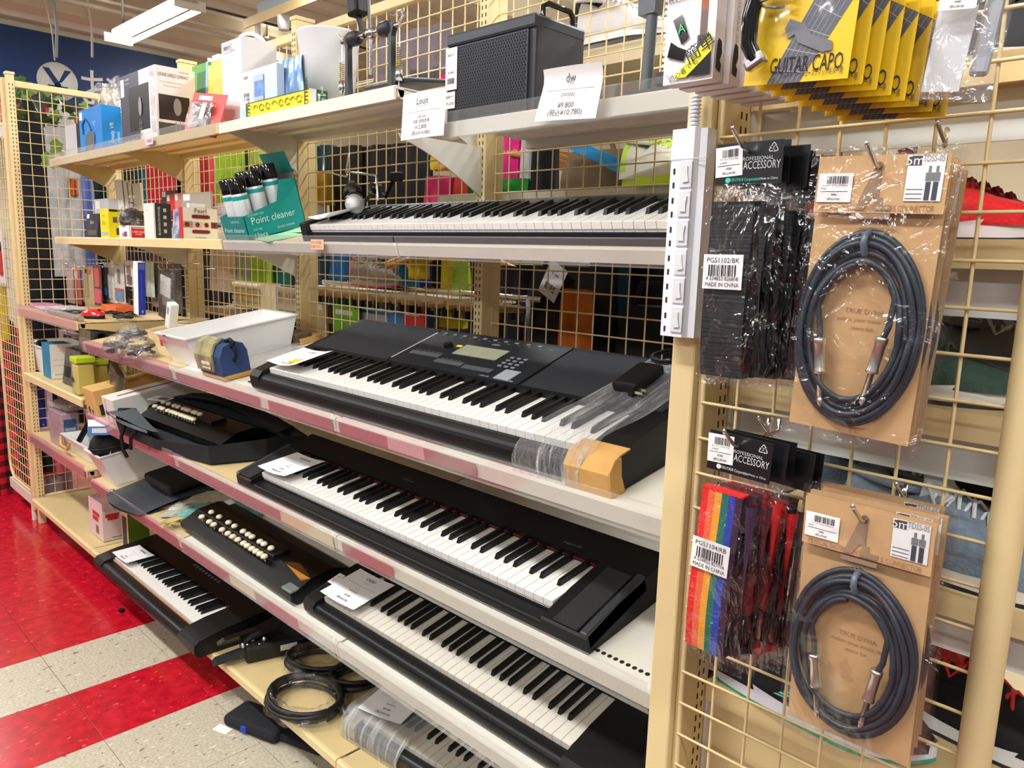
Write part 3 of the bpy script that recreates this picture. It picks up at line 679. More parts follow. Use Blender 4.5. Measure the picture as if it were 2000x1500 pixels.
# ---- film-wrapped keyboard on the bottom shelf
M6 = T(-1.525, .99, .137) @ RZ(5) @ RX(4)
k6 = thing('electronic_keyboard', 'keyboard with a film-wrapped end on the bottom shelf near the coiled cables', 'keyboard', M6)
W6, D6 = .80, .30
lead, zk, kl, kt = .03, .055, .14, 2; pz, zb = .068, .085; kx0 = .045; kp = .0235; kx1 = kx0+30*kp+.002
py = kb_body(k6, W6, D6, .046, lead, zk, kl, kt, pz, zb, kx0, kx1, [mat((26, 27, 30), .4)], [mat((190, 184, 172), .4)], front_r=.014, cheek_front=.05)
lay_keys(k6, kx0+.001, lead, zk, kt, 'C', 30, kp, kl, WK2)
def film6(u, v):
    P = [(-.004, -.001), (-.006, .03), (.004, .052), (.03, .074), (.1, .078), (.18, .08), (.29, .095)]
    q = v*(len(P)-1); i = min(int(q), len(P)-2); f = q-i
    return (-.006+.21*u+.03*v*u, P[i][0]+(P[i+1][0]-P[i][0])*f, P[i][1]+(P[i+1][1]-P[i][1])*f+.001*math.sin(u*60+v*6))
MB().sheet(film6, 30, 28).build('stretch_film', plastic_film(base=.2, wr=.9, scale=45, stretch=(6, 1, 1), rough=.2, haze=.55, tint=(240, 236, 226), streak=.4, sst=(110, 4, 6)), k6)
card('price card on the film-wrapped keyboard', M6 @ T(kx0-.012, lead-.004, zk+.026) @ RX(4) @ RZ(8), .14, .118, price_lines('CASIO', 'キーボード', ('CTK', '動作確認済'), '¥2,980', '(税込¥3,278)'), .004)
# ================================================================== TOP SHELF
def corner_box(l, c, r, top, Y, z0, ym=None):
    """sizes of an axis-aligned box from the pixel columns of its front-left, front-right and rear-right edges"""
    ym = ym if ym is not None else top+20
    xl, P = PY(l, ym, Y).x, PY(c, ym, Y)
    return T(xl, Y, z0), P.x-xl, max(.012, PX(r, ym, P.x).y-Y), PY(c, top, Y).z-z0
ZT = Z1+.0022
BLUEB = mat((8, 130, 214), .4); LTXT = mat((205, 228, 245), .5)
M, w, d, h = corner_box(155, 199, 238, 202, 1.14, ZT, 250)
b_ = carton('headset_carton', 'bright blue headset carton on the top shelf', M, w, d, h, BLUEB, [('front', .03, .78, .16, .95, PAPER)], [('right', .5, .42, 'Smaly VR', .022, LTXT, 90), ('right', .80, .34, 'classic', .017, LTXT, 90), ('front', .68, .66, 'Smaly VR', .011, LTXT), ('front', .68, .6, 'classic', .009, LTXT)])
m = MB(); F = face(w, d, h, 'front', .002)
m.prism([(.25*w, .06*h), (.45*w, .02*h), (.68*w, .16*h), (.70*w, .42*h), (.52*w, .52*h), (.3*w, .40*h)], 0, .0006, 'z', M=F); m.build('printed_headset', mat((86, 100, 112), .4), b_)
m = MB(); m.tube([(.2*w, .45*h, 0), (.18*w, .68*h, 0), (.32*w, .78*h, 0), (.48*w, .62*h, 0), (.55*w, .5*h, 0)], .004, 6, M=F); m.build('printed_strap', mat((40, 84, 116), .5), b_)
M, w, d, h = corner_box(128, 150, 158, 240, 1.165, ZT, 270)
carton('headset_carton', 'small dark grey carton half hidden behind the bright blue carton', M, w, d, h, [mat((70, 72, 78), .5), mat((206, 206, 212), .5), mat((66, 68, 74), .5), mat((90, 92, 98), .5)])
m = MB(); x0_, x1_, z0_, z1_ = pxbox(186, 236, 158, 208, 1.30)
m.sheet(lambda u, v: (x0_+(x1_-x0_)*u, 1.30+.012*math.sin(u*17+v*5)*math.sin(v*3.1), ZT+(z1_-ZT)*v+.01*math.sin(u*9)), 20, 14)
m.sheet(lambda u, v: (x0_+(x1_-x0_)*u, 1.33+.012*math.cos(u*13+v*4)*math.sin(v*3.1), ZT+(z1_-ZT)*v+.01*math.sin(u*9)), 20, 14)
tag(m.build('plastic_bag', plastic_film(base=.3, wr=1.0, scale=14, rough=.15, haze=.3)), 'crumpled clear silver bag standing behind the bright blue carton', 'bag')
NAVY = mat((34, 36, 52), .45); BLK = mat((18, 16, 20), .4); CREAMP = mat((246, 238, 240), .5)
M, w, d, h = corner_box(236, 305, 382, 124, 1.135, ZT, 200)
c4 = carton('shield_carton', 'large white and navy carton with a black shield picture on the top shelf', M, w, d, h, [CREAMP, CREAMP, CREAMP, CREAMP], [('front', 0, 0, .55, 1, mat((62, 64, 84), .4)), ('front', .25, .17, .82, .80, BLK), ('right', .06, .28, .84, .62, mat((34, 24, 28), .35)), ('right', .04, .02, .7, .24, mat((70, 70, 72), .4)), ('right', .02, .9, .02, .9, BLK), ('front', .86, .1, .985, .97, plastic_film(base=.35, wr=.8, scale=20, haze=.4)), ('front', .02, .70, .12, .95, PAPER)],
   [('right', .45, .885, 'SOUND SHIELD COMPACT', .017, INK, 0, d*.78), ('right', .72, .955, 'marantz', .011, mat((176, 140, 70), .5)), ('right', .4, .79, 'Vocal Reflection Filter', .006, GREYINK, 0, d*.6), ('right', .4, .74, 'portable recording shield', .006, GREYINK), ('front', .22, .93, 'marantz', .014, PAPER), ('front', .22, .87, 'PROFESSIONAL', .006, PAPER), ('front', .4, .045, 'SOUND SHIELD COMPACT', .012, PAPER, 0, w*.7)])
m = MB()
for f, cx, cz, s in (('front', .58, .50, .02), ('right', .52, .47, .018)):
    F = face(w, d, h, f, .003); W_ = w if f == 'front' else d
    m.lathe([(0, .0), (s, 0)], 18, 0, F @ T(cx*W_, cz*h, 0) @ Matrix.Diagonal((.8, 1.7, 1, 1)))
    for k in (-1, 1): m.box(cx*W_+k*.008-.001, cz*h-.12, 0, cx*W_+k*.008+.001, cz*h-.045, .0003, 0, F)
    for k in range(3): m.box(cx*W_-.016, cz*h-.10+k*.02, 0, cx*W_+.016, cz*h-.098+k*.02, .0003, 0, F)
m.build('printed_emblem', mat((150, 146, 150), .4), c4)
# books and red blister pack
def leaning(name, label, cat, px, Y, thick, m, lean=0, prints=(), words=(), group=None, z0=None, back=True):
    l, r, top, bot = px; x0, x1, za, zb = pxbox(l, r, top, bot, Y); za = z0 if z0 is not None else za
    return carton(name, label, T(x0, Y, za) @ RX(-lean), x1-x0, thick, zb-za, m, prints, words, cat, group, tops=False)
leaning('picture_book', 'green and blue picture book at the back of the top shelf', 'book', (370, 402, 122, 215), 1.335, .012, mat((94, 164, 60), .5), 3, [('front', .35, .45, .95, .9, mat((40, 112, 50), .5)), ('front', .86, 0, 1, 1, mat((150, 190, 220), .5))], z0=ZT)
leaning('picture_book', 'yellow book with a red guitar drawing at the back of the top shelf', 'book', (402, 458, 116, 215), 1.31, .012, mat((242, 218, 108), .5), 3, [('front', .1, .0, .6, .42, mat((196, 66, 50), .5)), ('front', .8, .2, 1, .6, mat((214, 60, 60), .5))], z0=ZT)
x0, x1, z0, z1 = pxbox(362, 432, 168, 250, 1.135)
rp = thing('blister_pack', 'red blister pack with a clear bubble leaning on the top shelf', 'pack', T(x0, 1.128, ZT) @ RX(-14) @ RY(9))
w, h = x1-x0, (z1-ZT)*1.04
MB().box(0, 0, 0, w, .0015, h).build('backing_card', mat((236, 60, 56), .4), rp)
MB().rbox(w*.12, -.02, h*.1, w*.8, 0, h*.8, .008).build('clear_bubble', plastic_film(base=.15, wr=.7, scale=22), rp)
MB().rbox(w*.2, -.012, h*.2, w*.7, -.001, h*.72, .006).build('grey_part', mat((120, 122, 124), .45), rp)
MB().box(w*.2, -.0008, h*.84, w*.6, -.0002, h*.94).build('price_sticker', PAPER, rp)
MB().box(w*.55, -.0215, h*.35, w*.68, -.0205, h*.72).build('white_label', PAPER, rp)
# tall white carton, pale blue bottle pack, blue foil pack
M, w, d, h = corner_box(433, 472, 541, 70, 1.20, ZT, 120)
WC = mat((236, 235, 238), .5)
wcart = carton('white_carton', 'tall white carton with a strap handle on the top shelf', M, w, d, h, WC, [('front', .1, .86, .55, .97, mat((205, 206, 212), .5))], [('front', .3, .92, '管理タグ', .012, INK), ('front', .6, .88, 'LUCEA', .008, GREYINK)])
m = MB(); m.tube([(w*.6, d*.55+.045*math.cos(k*PI/8), h+.03*math.sin(k*PI/8)) for k in range(9)], .006, 6); m.build('strap_handle', WHITE, wcart)
M, w, d, h = corner_box(468, 541, 556, 121, 1.15, ZT, 180)
c7 = carton('bottle_pack', 'pale blue carton with a bottle picture in front of the tall white carton', M, w, min(d, .05), h, mat((206, 224, 246), .4), [('front', .02, .3, .38, .96, mat((240, 241, 246), .5)), ('front', .0, .05, 1, .28, mat((190, 218, 250), .4))], [('front', .2, .86, '管理付', .010, INK), ('front', .2, .52, '管理付', .012, INK), ('front', .2, .44, 'れぷは', .012, INK)])
m = MB(); m.prism([(.42*w, .03*h), (.68*w, .03*h), (.68*w, .84*h), (.42*w, .84*h)], 0, .0006, 'z', M=face(w, d, h, 'front', .001)); m.build('printed_bottle', mat((106, 158, 216), .35, noise=.2, nscale=60, rgb2=(70, 120, 200)), c7)
m = MB(); m.prism([(.43*w, .32*h), (.67*w, .32*h), (.67*w, .44*h), (.43*w, .44*h)], 0, .0004, 'z', M=face(w, d, h, 'front', .002)); m.prism([(.43*w, .74*h), (.67*w, .74*h), (.67*w, .86*h), (.43*w, .86*h)], 0, .0004, 'z', M=face(w, d, h, 'front', .002)); m.build('printed_bands', mat((178, 190, 222), .35), c7)
x0, x1, z0, z1 = pxbox(540, 592, 113, 205, 1.19)
m = MB(); m.sheet(lambda u, v: (x0+(x1-x0)*u, 1.19-.014*math.sin(u*PI)*math.sin(v*PI)+.003*math.sin(u*30+v*7), ZT+(z1-ZT)*v), 18, 16); m.sheet(lambda u, v: (x0+(x1-x0)*u, 1.192+.012*math.sin(u*PI)*math.sin(v*PI), ZT+(z1-ZT)*v), 18, 16)
tag(m.build('foil_pouch', mat((104, 150, 214), .2, metal=.35, noise=.5, nscale=16, stretch=(6, 1, 1), rgb2=(176, 204, 240), bump=.4, bscale=60)), 'shiny blue foil pouch standing beside the pale blue bottle carton', 'pouch')
M, w, d, h = corner_box(480, 606, 640, 172, 1.115, ZT, 200)
YEL = mat((238, 222, 20), .45); GRN = mat((24, 92, 50), .45)
c8 = carton('tool_carton', 'long yellow and green carton lying in front of the bottle pack', M, w, d, h, [GRN, YEL, PAPER, mat((30, 80, 48), .5)], [('front', 0, 0, .03, 1, GRN), ('front', .03, .94, .985, 1, GRN), ('front', .92, 0, .93, 1, INK), ('right', .35, 0, 1, 1, GRN), ('right', .42, .1, .55, .75, PAPER)],
   [('front', .06, .5, 'LOUTHER', .022, INK, 90), ('front', .955, .5, 'LOUTHER', .022, INK, 90), ('right', .65, .5, 'Guitar Tools', .012, PAPER, 90), ('right', .8, .45, 'KIT 8', .012, PAPER, 90), ('right', .47, .45, 'SET', .008, INK, 90)])
m = MB(); F = face(w, d, h, 'front', .002)
for i, u in enumerate((.17, .27, .37, .48, .58, .68, .76, .85)):
    m.tube([(u*w+.013*math.cos(k*PI/5)*(1 if i % 2 else .8), h*.5+h*.22*math.sin(k*PI/5), 0) for k in range(0, 10 if i % 3 else 6)], .0014, 5, M=F)
m.build('printed_drawings', mat((186, 176, 60), .5), c8)
# white bin
x0, x1, z0, z1 = pxbox(590, 702, 66, 212, 1.275); r = (702-590)/2/FPX*(Vector(((x0+x1)/2, 1.275, CAMZ))-CAM).length*.98
m = MB(); hb = z1-ZT; m.lathe([(0, .004), (r*.74, .004), (r*.75, .0), (r*.92, hb*.7), (r*1.0, hb-.004), (r*1.015, hb), (r*1.0, hb+.001), (r*.97, hb-.004), (r*.72, .01), (0, .01)], 36)
bn = tag(m.build('waste_bin', mat((224, 226, 228), .35), None, T((x0+x1)/2, 1.275, ZT)), 'white tapered plastic bin behind the drum pedal', 'bin')
# drum pedal
DG = mat((58, 60, 64), .45, metal=.4); DKG = mat((36, 37, 40), .5)
xa = PY(688, 190, 1.16).x; xb = PY(772, 170, 1.16).x
dp = thing('drum_pedal', 'chrome and charcoal bass drum pedal with black beater on the top shelf', 'drum pedal', T(xa, 1.15, ZT))
wp = xb-xa; hp = PY(688, 72, 1.16).z-ZT
for x in (0, wp): MB().prism([(-.010, 0), (.010, 0), (.006, hp*.35), (.005, hp*.8), (.012, hp*.92), (.012, hp), (-.012, hp), (-.012, hp*.92), (-.005, hp*.8), (-.006, hp*.35)], -.007, .007, 'y', M=T(x, 0, 0)).build('upright', DG, dp)
m = MB(); m.cyl((-.03, 0, hp-.01), (wp+.03, 0, hp-.01), .006, n=10); m.build('axle', CHROME, dp)
for x, s in ((-.0, 1), (wp, -1)): MB().lathe([(0, 0), (.016, 0), (.018, .008), (.018, .03), (.014, .038), (0, .038)], 14, 0, T(x+s*.006, 0, hp-.01) @ RY(90*s)).build('bearing_hub', DKG, dp)
MB().lathe([(0, 0), (.012, 0), (.012, .03), (0, .03)], 12, 0, T(wp*.42, 0, hp-.01) @ RY(90)).build('beater_clamp', CHROME, dp)
MB().cyl((wp*.5, 0, hp-.01), (wp*.62, -.02, hp+.12), .004, n=8).build('beater_shaft', CHROME, dp)
MB().rbox(-.022, -.02, -.018, .022, .02, .026, .009).build('beater_head', BLACK, dp, T(wp*.64, -.022, hp+.13) @ RY(8))
MB().rbox(-.022, -.02, -.022, .022, .02, .022, .008).build('counter_weight', BLACK, dp, T(wp*.30, -.01, hp+.055) @ RY(-6))
MB().cyl((wp*.34, 0, hp), (wp*.30, -.01, hp+.04), .007, n=8).build('weight_arm', DG, dp)
for x in (-.03, wp+.028):
    MB().tube([(x+.006*math.cos(k*.9), .006*math.sin(k*.9), hp*.30+k*hp*.0045) for k in range(70)], .0013, 5).build('spring', mat((196, 176, 120), .3, metal=1), dp)
    m = MB(); m.cyl((x, 0, hp*.62), (x, 0, hp-.01), .0015, n=6); m.cyl((x, 0, .0), (x, 0, hp*.3), .002, n=6); m.lathe([(0, 0), (.009, 0), (.009, .03), (0, .03)], 10, 0, T(x, 0, .02)); m.build('spring_rod', CHROME, dp)
m = MB()
for k in range(26): m.box(wp*.52-.004, -.003, .05+k*(hp-.07)/26, wp*.52+.004, .003, .05+(k+.55)*(hp-.07)/26)
m.build('drive_chain', STEEL, dp, kind='stuff')
MB().rbox(wp*.3, -.05, .004, wp*1.3, .10, .014, .003, M=T(0, .06, .02) @ RX(8)).build('foot_board', DG, dp)
MB().rbox(-.02, -.02, 0, wp+.02, .03, .006, .002).build('base_plate', CHROME, dp)
for k in range(2): m = MB(); m.cyl((-.02+k*(wp+.04), 0, hp-.01), (-.045+k*(wp+.09), 0, hp+.01), .003, n=6); m.build('wing_bolt', CHROME, dp)
# amplifier
ZA = 1.6365
xl, P = PY(873, 140, 1.125).x, PY(1043, 110, 1.125)
wA = P.x-xl; dA = PX(1142, 100, P.x).y-1.125; hA = PY(1043, 25, 1.125).z-ZA
am = thing('amplifier', 'black portable amplifier with perforated metal grille and carry handle', 'amplifier', T(xl, 1.125, ZA))
AB = mat((34, 36, 42), .5, bump=.08, bscale=700)
MB().rbox(0, .004, 0, wA, dA, hA, .006).build('cabinet', AB, am)
MB().rbox(-.001, -.002, hA-.025, wA+.001, dA, hA+.002, .006).build('top_rim', mat((44, 47, 54), .45), am)
MB().box(.004, -.001, .004, wA-.016, .006, hA-.026).build('grille_plate', mat((58, 61, 68), .4, metal=.5), am)
m = MB(); nx, nz = 31, 24; px_, pz_ = (wA-.026)/nx, (hA-.036)/nz
for i in range(nx):
    for j in range(nz):
        cx = .008+px_*(i+(.5 if j % 2 else .1)); cz = .008+pz_*(j+.5); rr = px_*.40
        m.add([(cx+rr*math.cos(a*PI/3), -.0013, cz+rr*math.sin(a*PI/3)) for a in range(6)], [(0, 1, 2, 3, 4, 5)])
m.build('grille_holes', mat((4, 4, 5), .8), am, kind='stuff')
MB().tube([(.0, 0, 0), (0, .0, .022), (.004, .012, .03), (.004, .075, .03), (0, .09, .022), (0, .09, 0)], .006, 8).build('carry_handle', BLACKG, am, T(wA*.93, .04, hA+.001))
m = MB(); w_ = .036; m.box(0, 0, 0, w_, .001, .085); text(m, '商品タグ', T(w_/2, -.0006, .07) @ RX(90), .006, 1); text(m, '¥12,800', T(w_/2, -.0006, .035) @ RX(90), .006, 1); barcode(m, T(w_/2, -.0006, .018) @ RX(90), .024, .012, 4, 1); m.build('price_tag', [PAPER, INK], am, T(-.001, -.003, hA-.112))
m = MB(); m.box(0, 0, 0, .03, .001, .034); text(m, '管理タグ', T(.015, -.0006, .023) @ RX(90), .007, 1); text(m, 'れぷは', T(.015, -.0006, .010) @ RX(90), .008, 1); m.build('control_tag', [PAPER, INK], am, T(0, -.003, hA-.15))
# two paper price signs clipped to the shelf edge
def sign(label, quad, Y, lines, curl=.0):
    a, b, c, d = [PY(*q, Y) for q in quad]   # top-left, top-right, bottom-right, bottom-left
    t = thing('price_sign', label, 'price sign', Matrix.Translation(d))
    f = lambda u, v: ((d*(1-u)+c*u)*(1-v)+(a*(1-u)+b*u)*v)-d+Vector((0, -curl*max(0, v-.65)**2*2-.004*math.sin(u*PI), 0))
    MB().sheet(f, 9, 9).build('paper', mat((244, 244, 246), .7), t)
    MB().sheet(lambda u, v: f(u, v)+Vector((0, .0007, 0)), 9, 9).build('paper_back', mat((240, 240, 242), .7), t)
    m = MB(); W_ = (c-d).length; H_ = (a-d).length
    for (u, v, s, size) in lines:
        if s == '-': m.add([f(.1, v)+Vector((0, -.0008, 0)), f(.5, v)+Vector((0, -.0008, 0)), f(.9, v)+Vector((0, -.0008, 0)), f(.1, v+.006)+Vector((0, -.0008, 0)), f(.5, v+.006)+Vector((0, -.0008, 0)), f(.9, v+.006)+Vector((0, -.0008, 0))], [(0, 1, 4, 3), (1, 2, 5, 4)]); continue
        vs, fs = text_geo(s); m.add([f(u+q[0]*size/W_, v+q[1]*size/H_)+Vector((0, -.0009, 0)) for q in vs], fs)
    m.build('lettering', mat((112, 112, 116), .7), t)
    return t
sign('flat white paper price sign hanging between the drum pedal and amplifier', [(788, 187), (873, 170), (866, 264), (783, 275)], 1.075, [(.5, .8, 'Louis', .019), (.5, .7, 'ドラムペダル', .006), (.5, .58, '-', 0), (.5, .46, 'LDP-100', .008), (.5, .36, '状態 使用感有', .009), (.5, .24, '¥12,800', .012), (.5, .11, '(税込¥14,080)', .011)])
sign('curled white paper price sign standing in front of the amplifier', [(1070, 139), (1184, 123), (1163, 231), (1043, 238)], 1.075, [(.5, .79, 'dw', .02), (.5, .69, 'ペダル', .007), (.5, .58, '-', 0), (.5, .48, 'DW5002', .009), (.5, .28, '¥9,800', .014), (.5, .14, '(税込¥10,780)', .014)], .05)
# second pedal standing at the right end of the top shelf
px0 = PY(1262, 150, 1.16)
sp = thing('drum_pedal', 'grey drum pedal upright with chain at the near end of the top shelf', 'drum pedal', T(px0.x, 1.16, ZA))
MB().cyl((0, 0, 0), (.006, 0, .15), .011, .010, 14).build('upright', mat((86, 90, 96), .5), sp)
MB().prism([(-.016, .14), (.018, .14), (.022, .2), (.012, .26), (-.012, .26), (-.018, .2)], -.012, .012, 'y').build('fork', mat((92, 96, 102), .5), sp)
MB().cyl((.004, -.014, .215), (.004, .014, .215), .010, n=12).build('axle_ring', CHROME, sp)
MB().cyl((.01, 0, .225), (.09, .02, .225), .006, n=8).build('red_rod', mat((210, 20, 40), .4), sp)
m = MB()
for k in range(18): m.box(.034, -.004, .04+k*.0095, .046, .004, .045+k*.0095)
m.build('drive_chain', NICKEL, sp, kind='stuff')
MB().rbox(.026, -.012, .018, .056, .012, .042, .004).build('chain_clamp', DG, sp); MB().rbox(-.02, -.03, 0, .07, .06, .012, .003).build('base_plate', DG, sp)

# ================================================================== SECOND SHELF, FAR BAYS
Z2S = Z2+.0022
M, w, d, h = corner_box(166, 190, 196, 416, 1.125, Z2S, 450)
carton('disc_pack', 'dark blue disc pack at the end of the second shelf', M @ RX(-6), w, .02, h, mat((22, 34, 76), .35, noise=.6, nscale=14, rgb2=(10, 12, 24)), [('front', .05, .8, .25, .98, PAPER), ('front', .2, .1, .9, .3, mat((90, 84, 70), .5))], [('front', .5, .62, 'CD-R', .018, PAPER)], cat='pack', tops=False)
M, w, d, h = corner_box(196, 212, 285, 407, 1.12, Z2S, 440)
Y2 = mat((240, 222, 24), .45)
carton('yellow_carton', 'yellow carton with small black gadget pictures on the second shelf', M, w, d, h, Y2, [('right', .03, .90, .97, .98, INK), ('right', .06, .1, .06, .1, INK), ('right', .12, .52, .24, .72, mat((90, 96, 84), .5)), ('right', .3, .52, .40, .74, mat((60, 62, 66), .5)), ('right', .2, .1, .34, .34, mat((52, 54, 50), .5)), ('front', .1, .08, .9, .2, mat((170, 186, 190), .5))], [('right', .5, .94, 'DRIVE CAMERA', .011, Y2), ('front', .5, .75, 'BOX', .012, GREYINK), ('front', .5, .5, '防水', .02, mat((170, 160, 30), .5))])
M, w, d, h = corner_box(184, 212, 240, 387, 1.25, Z2S, 400)
carton('grey_carton', 'pale grey carton standing behind the yellow carton', M, w, d, h, mat((196, 198, 204), .5), [('front', .1, .75, .4, .95, PAPER)])
for i, (l, r, t_) in enumerate(((234, 245, 351), (243, 254, 353), (252, 262, 356), (260, 283, 358))):
    leaning('foam_board', ['first white foam board of the leaning row behind the bagged item', 'second white foam board of the leaning row behind the bagged item', 'third cream foam board of the leaning row behind the bagged item', 'wide pale foam board at the end of the leaning row'][i], 'board', (l, r, t_, 440), 1.30+.012*i, .008, mat(((232, 230, 222), (226, 222, 214), (222, 212, 192), (214, 208, 200))[i], .6), -3, z0=Z2S, group='leaning foam boards')
M, w, d, h = corner_box(233, 252, 286, 440, 1.12, Z2S, 455)
REDB = mat((206, 26, 36), .4)
hE = h
carton('red_carton', 'low white and red carton under the bagged black item', M, w, d, h, [PAPER, PAPER, REDB, PAPER], [('right', 0, .88, 1, 1, PAPER), ('right', .0, 0, .14, 1, PAPER), ('front', .5, .1, .8, .5, mat((120, 70, 140), .5)), ('front', .3, .1, .5, .4, mat((220, 140, 60), .5)), ('right', .2, .76, .95, .82, mat((244, 200, 200), .5))], [('right', .55, .5, 'USB HUB', .012, PAPER), ('right', .55, .3, '4 PORT', .008, PAPER)])
bg = thing('bagged_item', 'black item in a clear bag with a twisted top on the red carton', 'bag', M @ T(w*.5, d*.5, h+.001))
MB().lathe([(0, 0), (.042, 0), (.048, .02), (.042, .045), (.02, .065), (0, .07)], 14).build('black_item', BLACK, bg)
MB().lathe([(.05, .0), (.056, .02), (.05, .05), (.026, .078), (.008, .088), (.012, .1), (.022, .118)], 16).build('clear_bag', CLEARW, bg)
MB().lathe([(.009, .086), (.011, .088), (.009, .091)], 10).build('blue_tie', mat((30, 60, 150), .5), bg)
M, w, d, h = corner_box(282, 301, 335, 396, 1.12, Z2S, 440)
carton('mouse_carton', 'white carton with a black side of white icons on the second shelf', M, w, d, h, [mat((40, 42, 44), .5), mat((236, 232, 224), .5), mat((44, 46, 46), .5), mat((50, 52, 54), .5)], [('right', .0, 0, .08, 1, mat((230, 228, 224), .5))]+[('right', .55, .16+i*.2, .72, .26+i*.2, mat((190, 192, 190), .5)) for i in range(4)], [('right', .3, .5, 'BLUETOOTH MOUSE', .011, PAPER, 90), ('front', .4, .8, 'M185', .008, GREYINK)])
M, w, d, h = corner_box(350, 358, 425, 404, 1.115, Z2S, 440)
PRL = mat((236, 226, 210), .5)
pc = carton('makeup_carton', 'cream carton with two dark red roller pictures on the second shelf', M, w, d, h, [PRL, mat((196, 36, 58), .45), PRL, PRL], [('right', .0, .36, .27, .56, mat((176, 140, 120), .5)), ('right', .27, .36, .54, .56, mat((214, 196, 184), .5)), ('right', .54, .36, .80, .56, mat((232, 208, 164), .5)), ('right', .80, .36, 1, .56, mat((120, 92, 88), .5))], [('right', .5, .9, 'Pearl', .022, mat((90, 80, 70), .6)), ('right', .5, .05, '✦ SANGEA', .008, GREYINK)])
m = MB(); F = face(w, d, h, 'right', .003)
for v in (.72, .24): m.prism([(.24*d, v*h-.005), (.3*d, v*h-.006), (.7*d, v*h-.006), (.76*d, v*h-.003), (.76*d, v*h+.004), (.7*d, v*h+.006), (.3*d, v*h+.006), (.24*d, v*h+.004)], 0, .0008, 'z', M=F)
for u in (.1, .4, .66, .88): m.lathe([(0, 0), (.008, 0)], 12, 0, F @ T(u*d, .46*h, .0003))
m.build('printed_roller', mat((122, 30, 36), .35), pc)
carton('small_carton', 'small white hanging box on top of the cream makeup carton', M @ T(.01, d*.2, h+.0005), .02, d*.46, .014, PAPER)
for i, (l, r, t_, b2, c) in enumerate(((316, 345, 372, 402, (40, 44, 58)), (326, 348, 379, 412, (206, 30, 44)), (342, 362, 377, 412, (208, 120, 116)), (356, 412, 376, 412, (170, 160, 148)))):
    leaning('hanging_pack', ['dark navy pack hanging above the mouse carton', 'red pack hanging above the mouse carton', 'pink pack hanging beside the red pack', 'smoky clear pack hanging above the cream makeup carton'][i], 'pack', (l, r, t_, b2), 1.31-.012*i, .008, mat(c, .35), 0, [('front', .06, .6, .3, .95, PAPER)], group='packs hanging over the second shelf')
leaning('bagged_item', 'blue item in a clear bag squeezed beside the cream makeup carton', 'bag', (336, 350, 408, 468), 1.14, .03, mat((70, 96, 140), .3, noise=.4, nscale=30, rgb2=(200, 205, 215)), 5, z0=Z2S)
# green carton of cleaner cans
TEAL = mat((6, 146, 142), .45); TEALD = mat((4, 128, 126), .45); GREYC = mat((150, 152, 150), .7)
MG = T(0, S2['y'], S2['z']) @ RX(S2['t'])
xg = -2.352; wG = .155; dG = .20
gc = thing('display_carton', 'teal open display carton full of cleaner spray cans', 'carton', MG @ T(xg, .012, .001))
MB().box(0, 0, 0, wG, dG, .003).build('carton_floor', GREYC, gc)
MB().box(0, 0, 0, wG, .002, .072).build('carton_front', TEALD, gc)
side = [(0, 0), (dG, 0), (dG, .15), (dG*.72, .155), (dG*.60, .095), (0, .072)]
for x in (0, wG-.002): MB().prism(side, x, x+.002, 'x').build('carton_side', TEAL, gc)
MB().box(0, dG-.002, 0, wG, dG, .17).build('carton_back', GREYC, gc)
m = MB(); m.box(0, dG-.003, .17, wG, dG-.001, .235); m.build('header_flap', TEAL, gc, T(0, dG, .17) @ RX(12) @ T(0, -dG, -.17))
m = MB(); F = face(wG, dG, .1, 'right', .001)
text(m, 'Point cleaner', F @ T(.095, .052, 0), .03, 0, .15); text(m, 'CPC-80', F @ T(.035, .026, 0), .009); text(m, '12pcs', F @ T(.04, .008, 0), .02); text(m, 'CUSTOM TRY', F @ T(.04, .07, 0), .009); text(m, '接点復活 洗浄 防錆', F @ T(.13, .018, 0), .007)
F = face(wG, dG, .1, 'front', .001); text(m, 'Point cleaner', F @ T(wG*.5, .03, 0), .02, 0, .13); text(m, 'CUSTOM TRY', F @ T(wG*.6, .055, 0), .009)
F = T(0, dG-.004, 0) @ RX(90+12); text(m, 'CUSTOM TRY', T(wG*.5, dG-.004, .215) @ RX(100), .012); text(m, 'Point cleaner', T(wG*.5, dG-.004, .2) @ RX(100), .016); text(m, '業務用', T(wG*.5, dG-.004, .183) @ RX(100), .011)
m.build('lettering', mat((206, 236, 232), .5), gc)
cb = MB(); cb.lathe([(0, 0), (.024, 0), (.0245, .003), (.0245, .105), (.023, .108)], 20)
canb = cb.mesh('can_body', mat((222, 228, 228), .3, metal=.2)); cband = MB().lathe([(.0248, .088), (.0248, .1)], 20).mesh('can_band', mat((30, 160, 156), .35)); ccap = MB().lathe([(.0235, .106), (.024, .11), (.024, .150), (.021, .153), (0, .153)], 20).mesh('can_cap', BLACKG)
n = 0
for j in range(3):
    for i in range(2):
        c = thing('spray_can', ['front', 'middle', 'back'][j]+' spray can with black cap in the teal carton, '+['far', 'near'][i]+' column', 'spray can', MG @ T(xg+.048+i*.058, .042+j*.056, .03+j*.012), 'cleaner spray cans')
        inst('can_body', canb, c); inst('can_band', cband, c); inst('can_cap', ccap, c)
for i, (x, y, s) in enumerate(((-2.19, .02, .15), (-2.15, .09, .13))):
    t = tag(MB().sheet(lambda u, v: (u*s, v*.16, .003+.006*math.sin(u*5+i)*v), 8, 6).build('paper_sheet', mat(((150, 214, 170), (206, 180, 130))[i], .6), None, MG @ T(x, y, .001+.002*i) @ RZ(-12+20*i)), ['pale green sheet lying beside the teal cleaner carton', 'brown sheet lying between the teal carton and the piano'][i], 'paper')
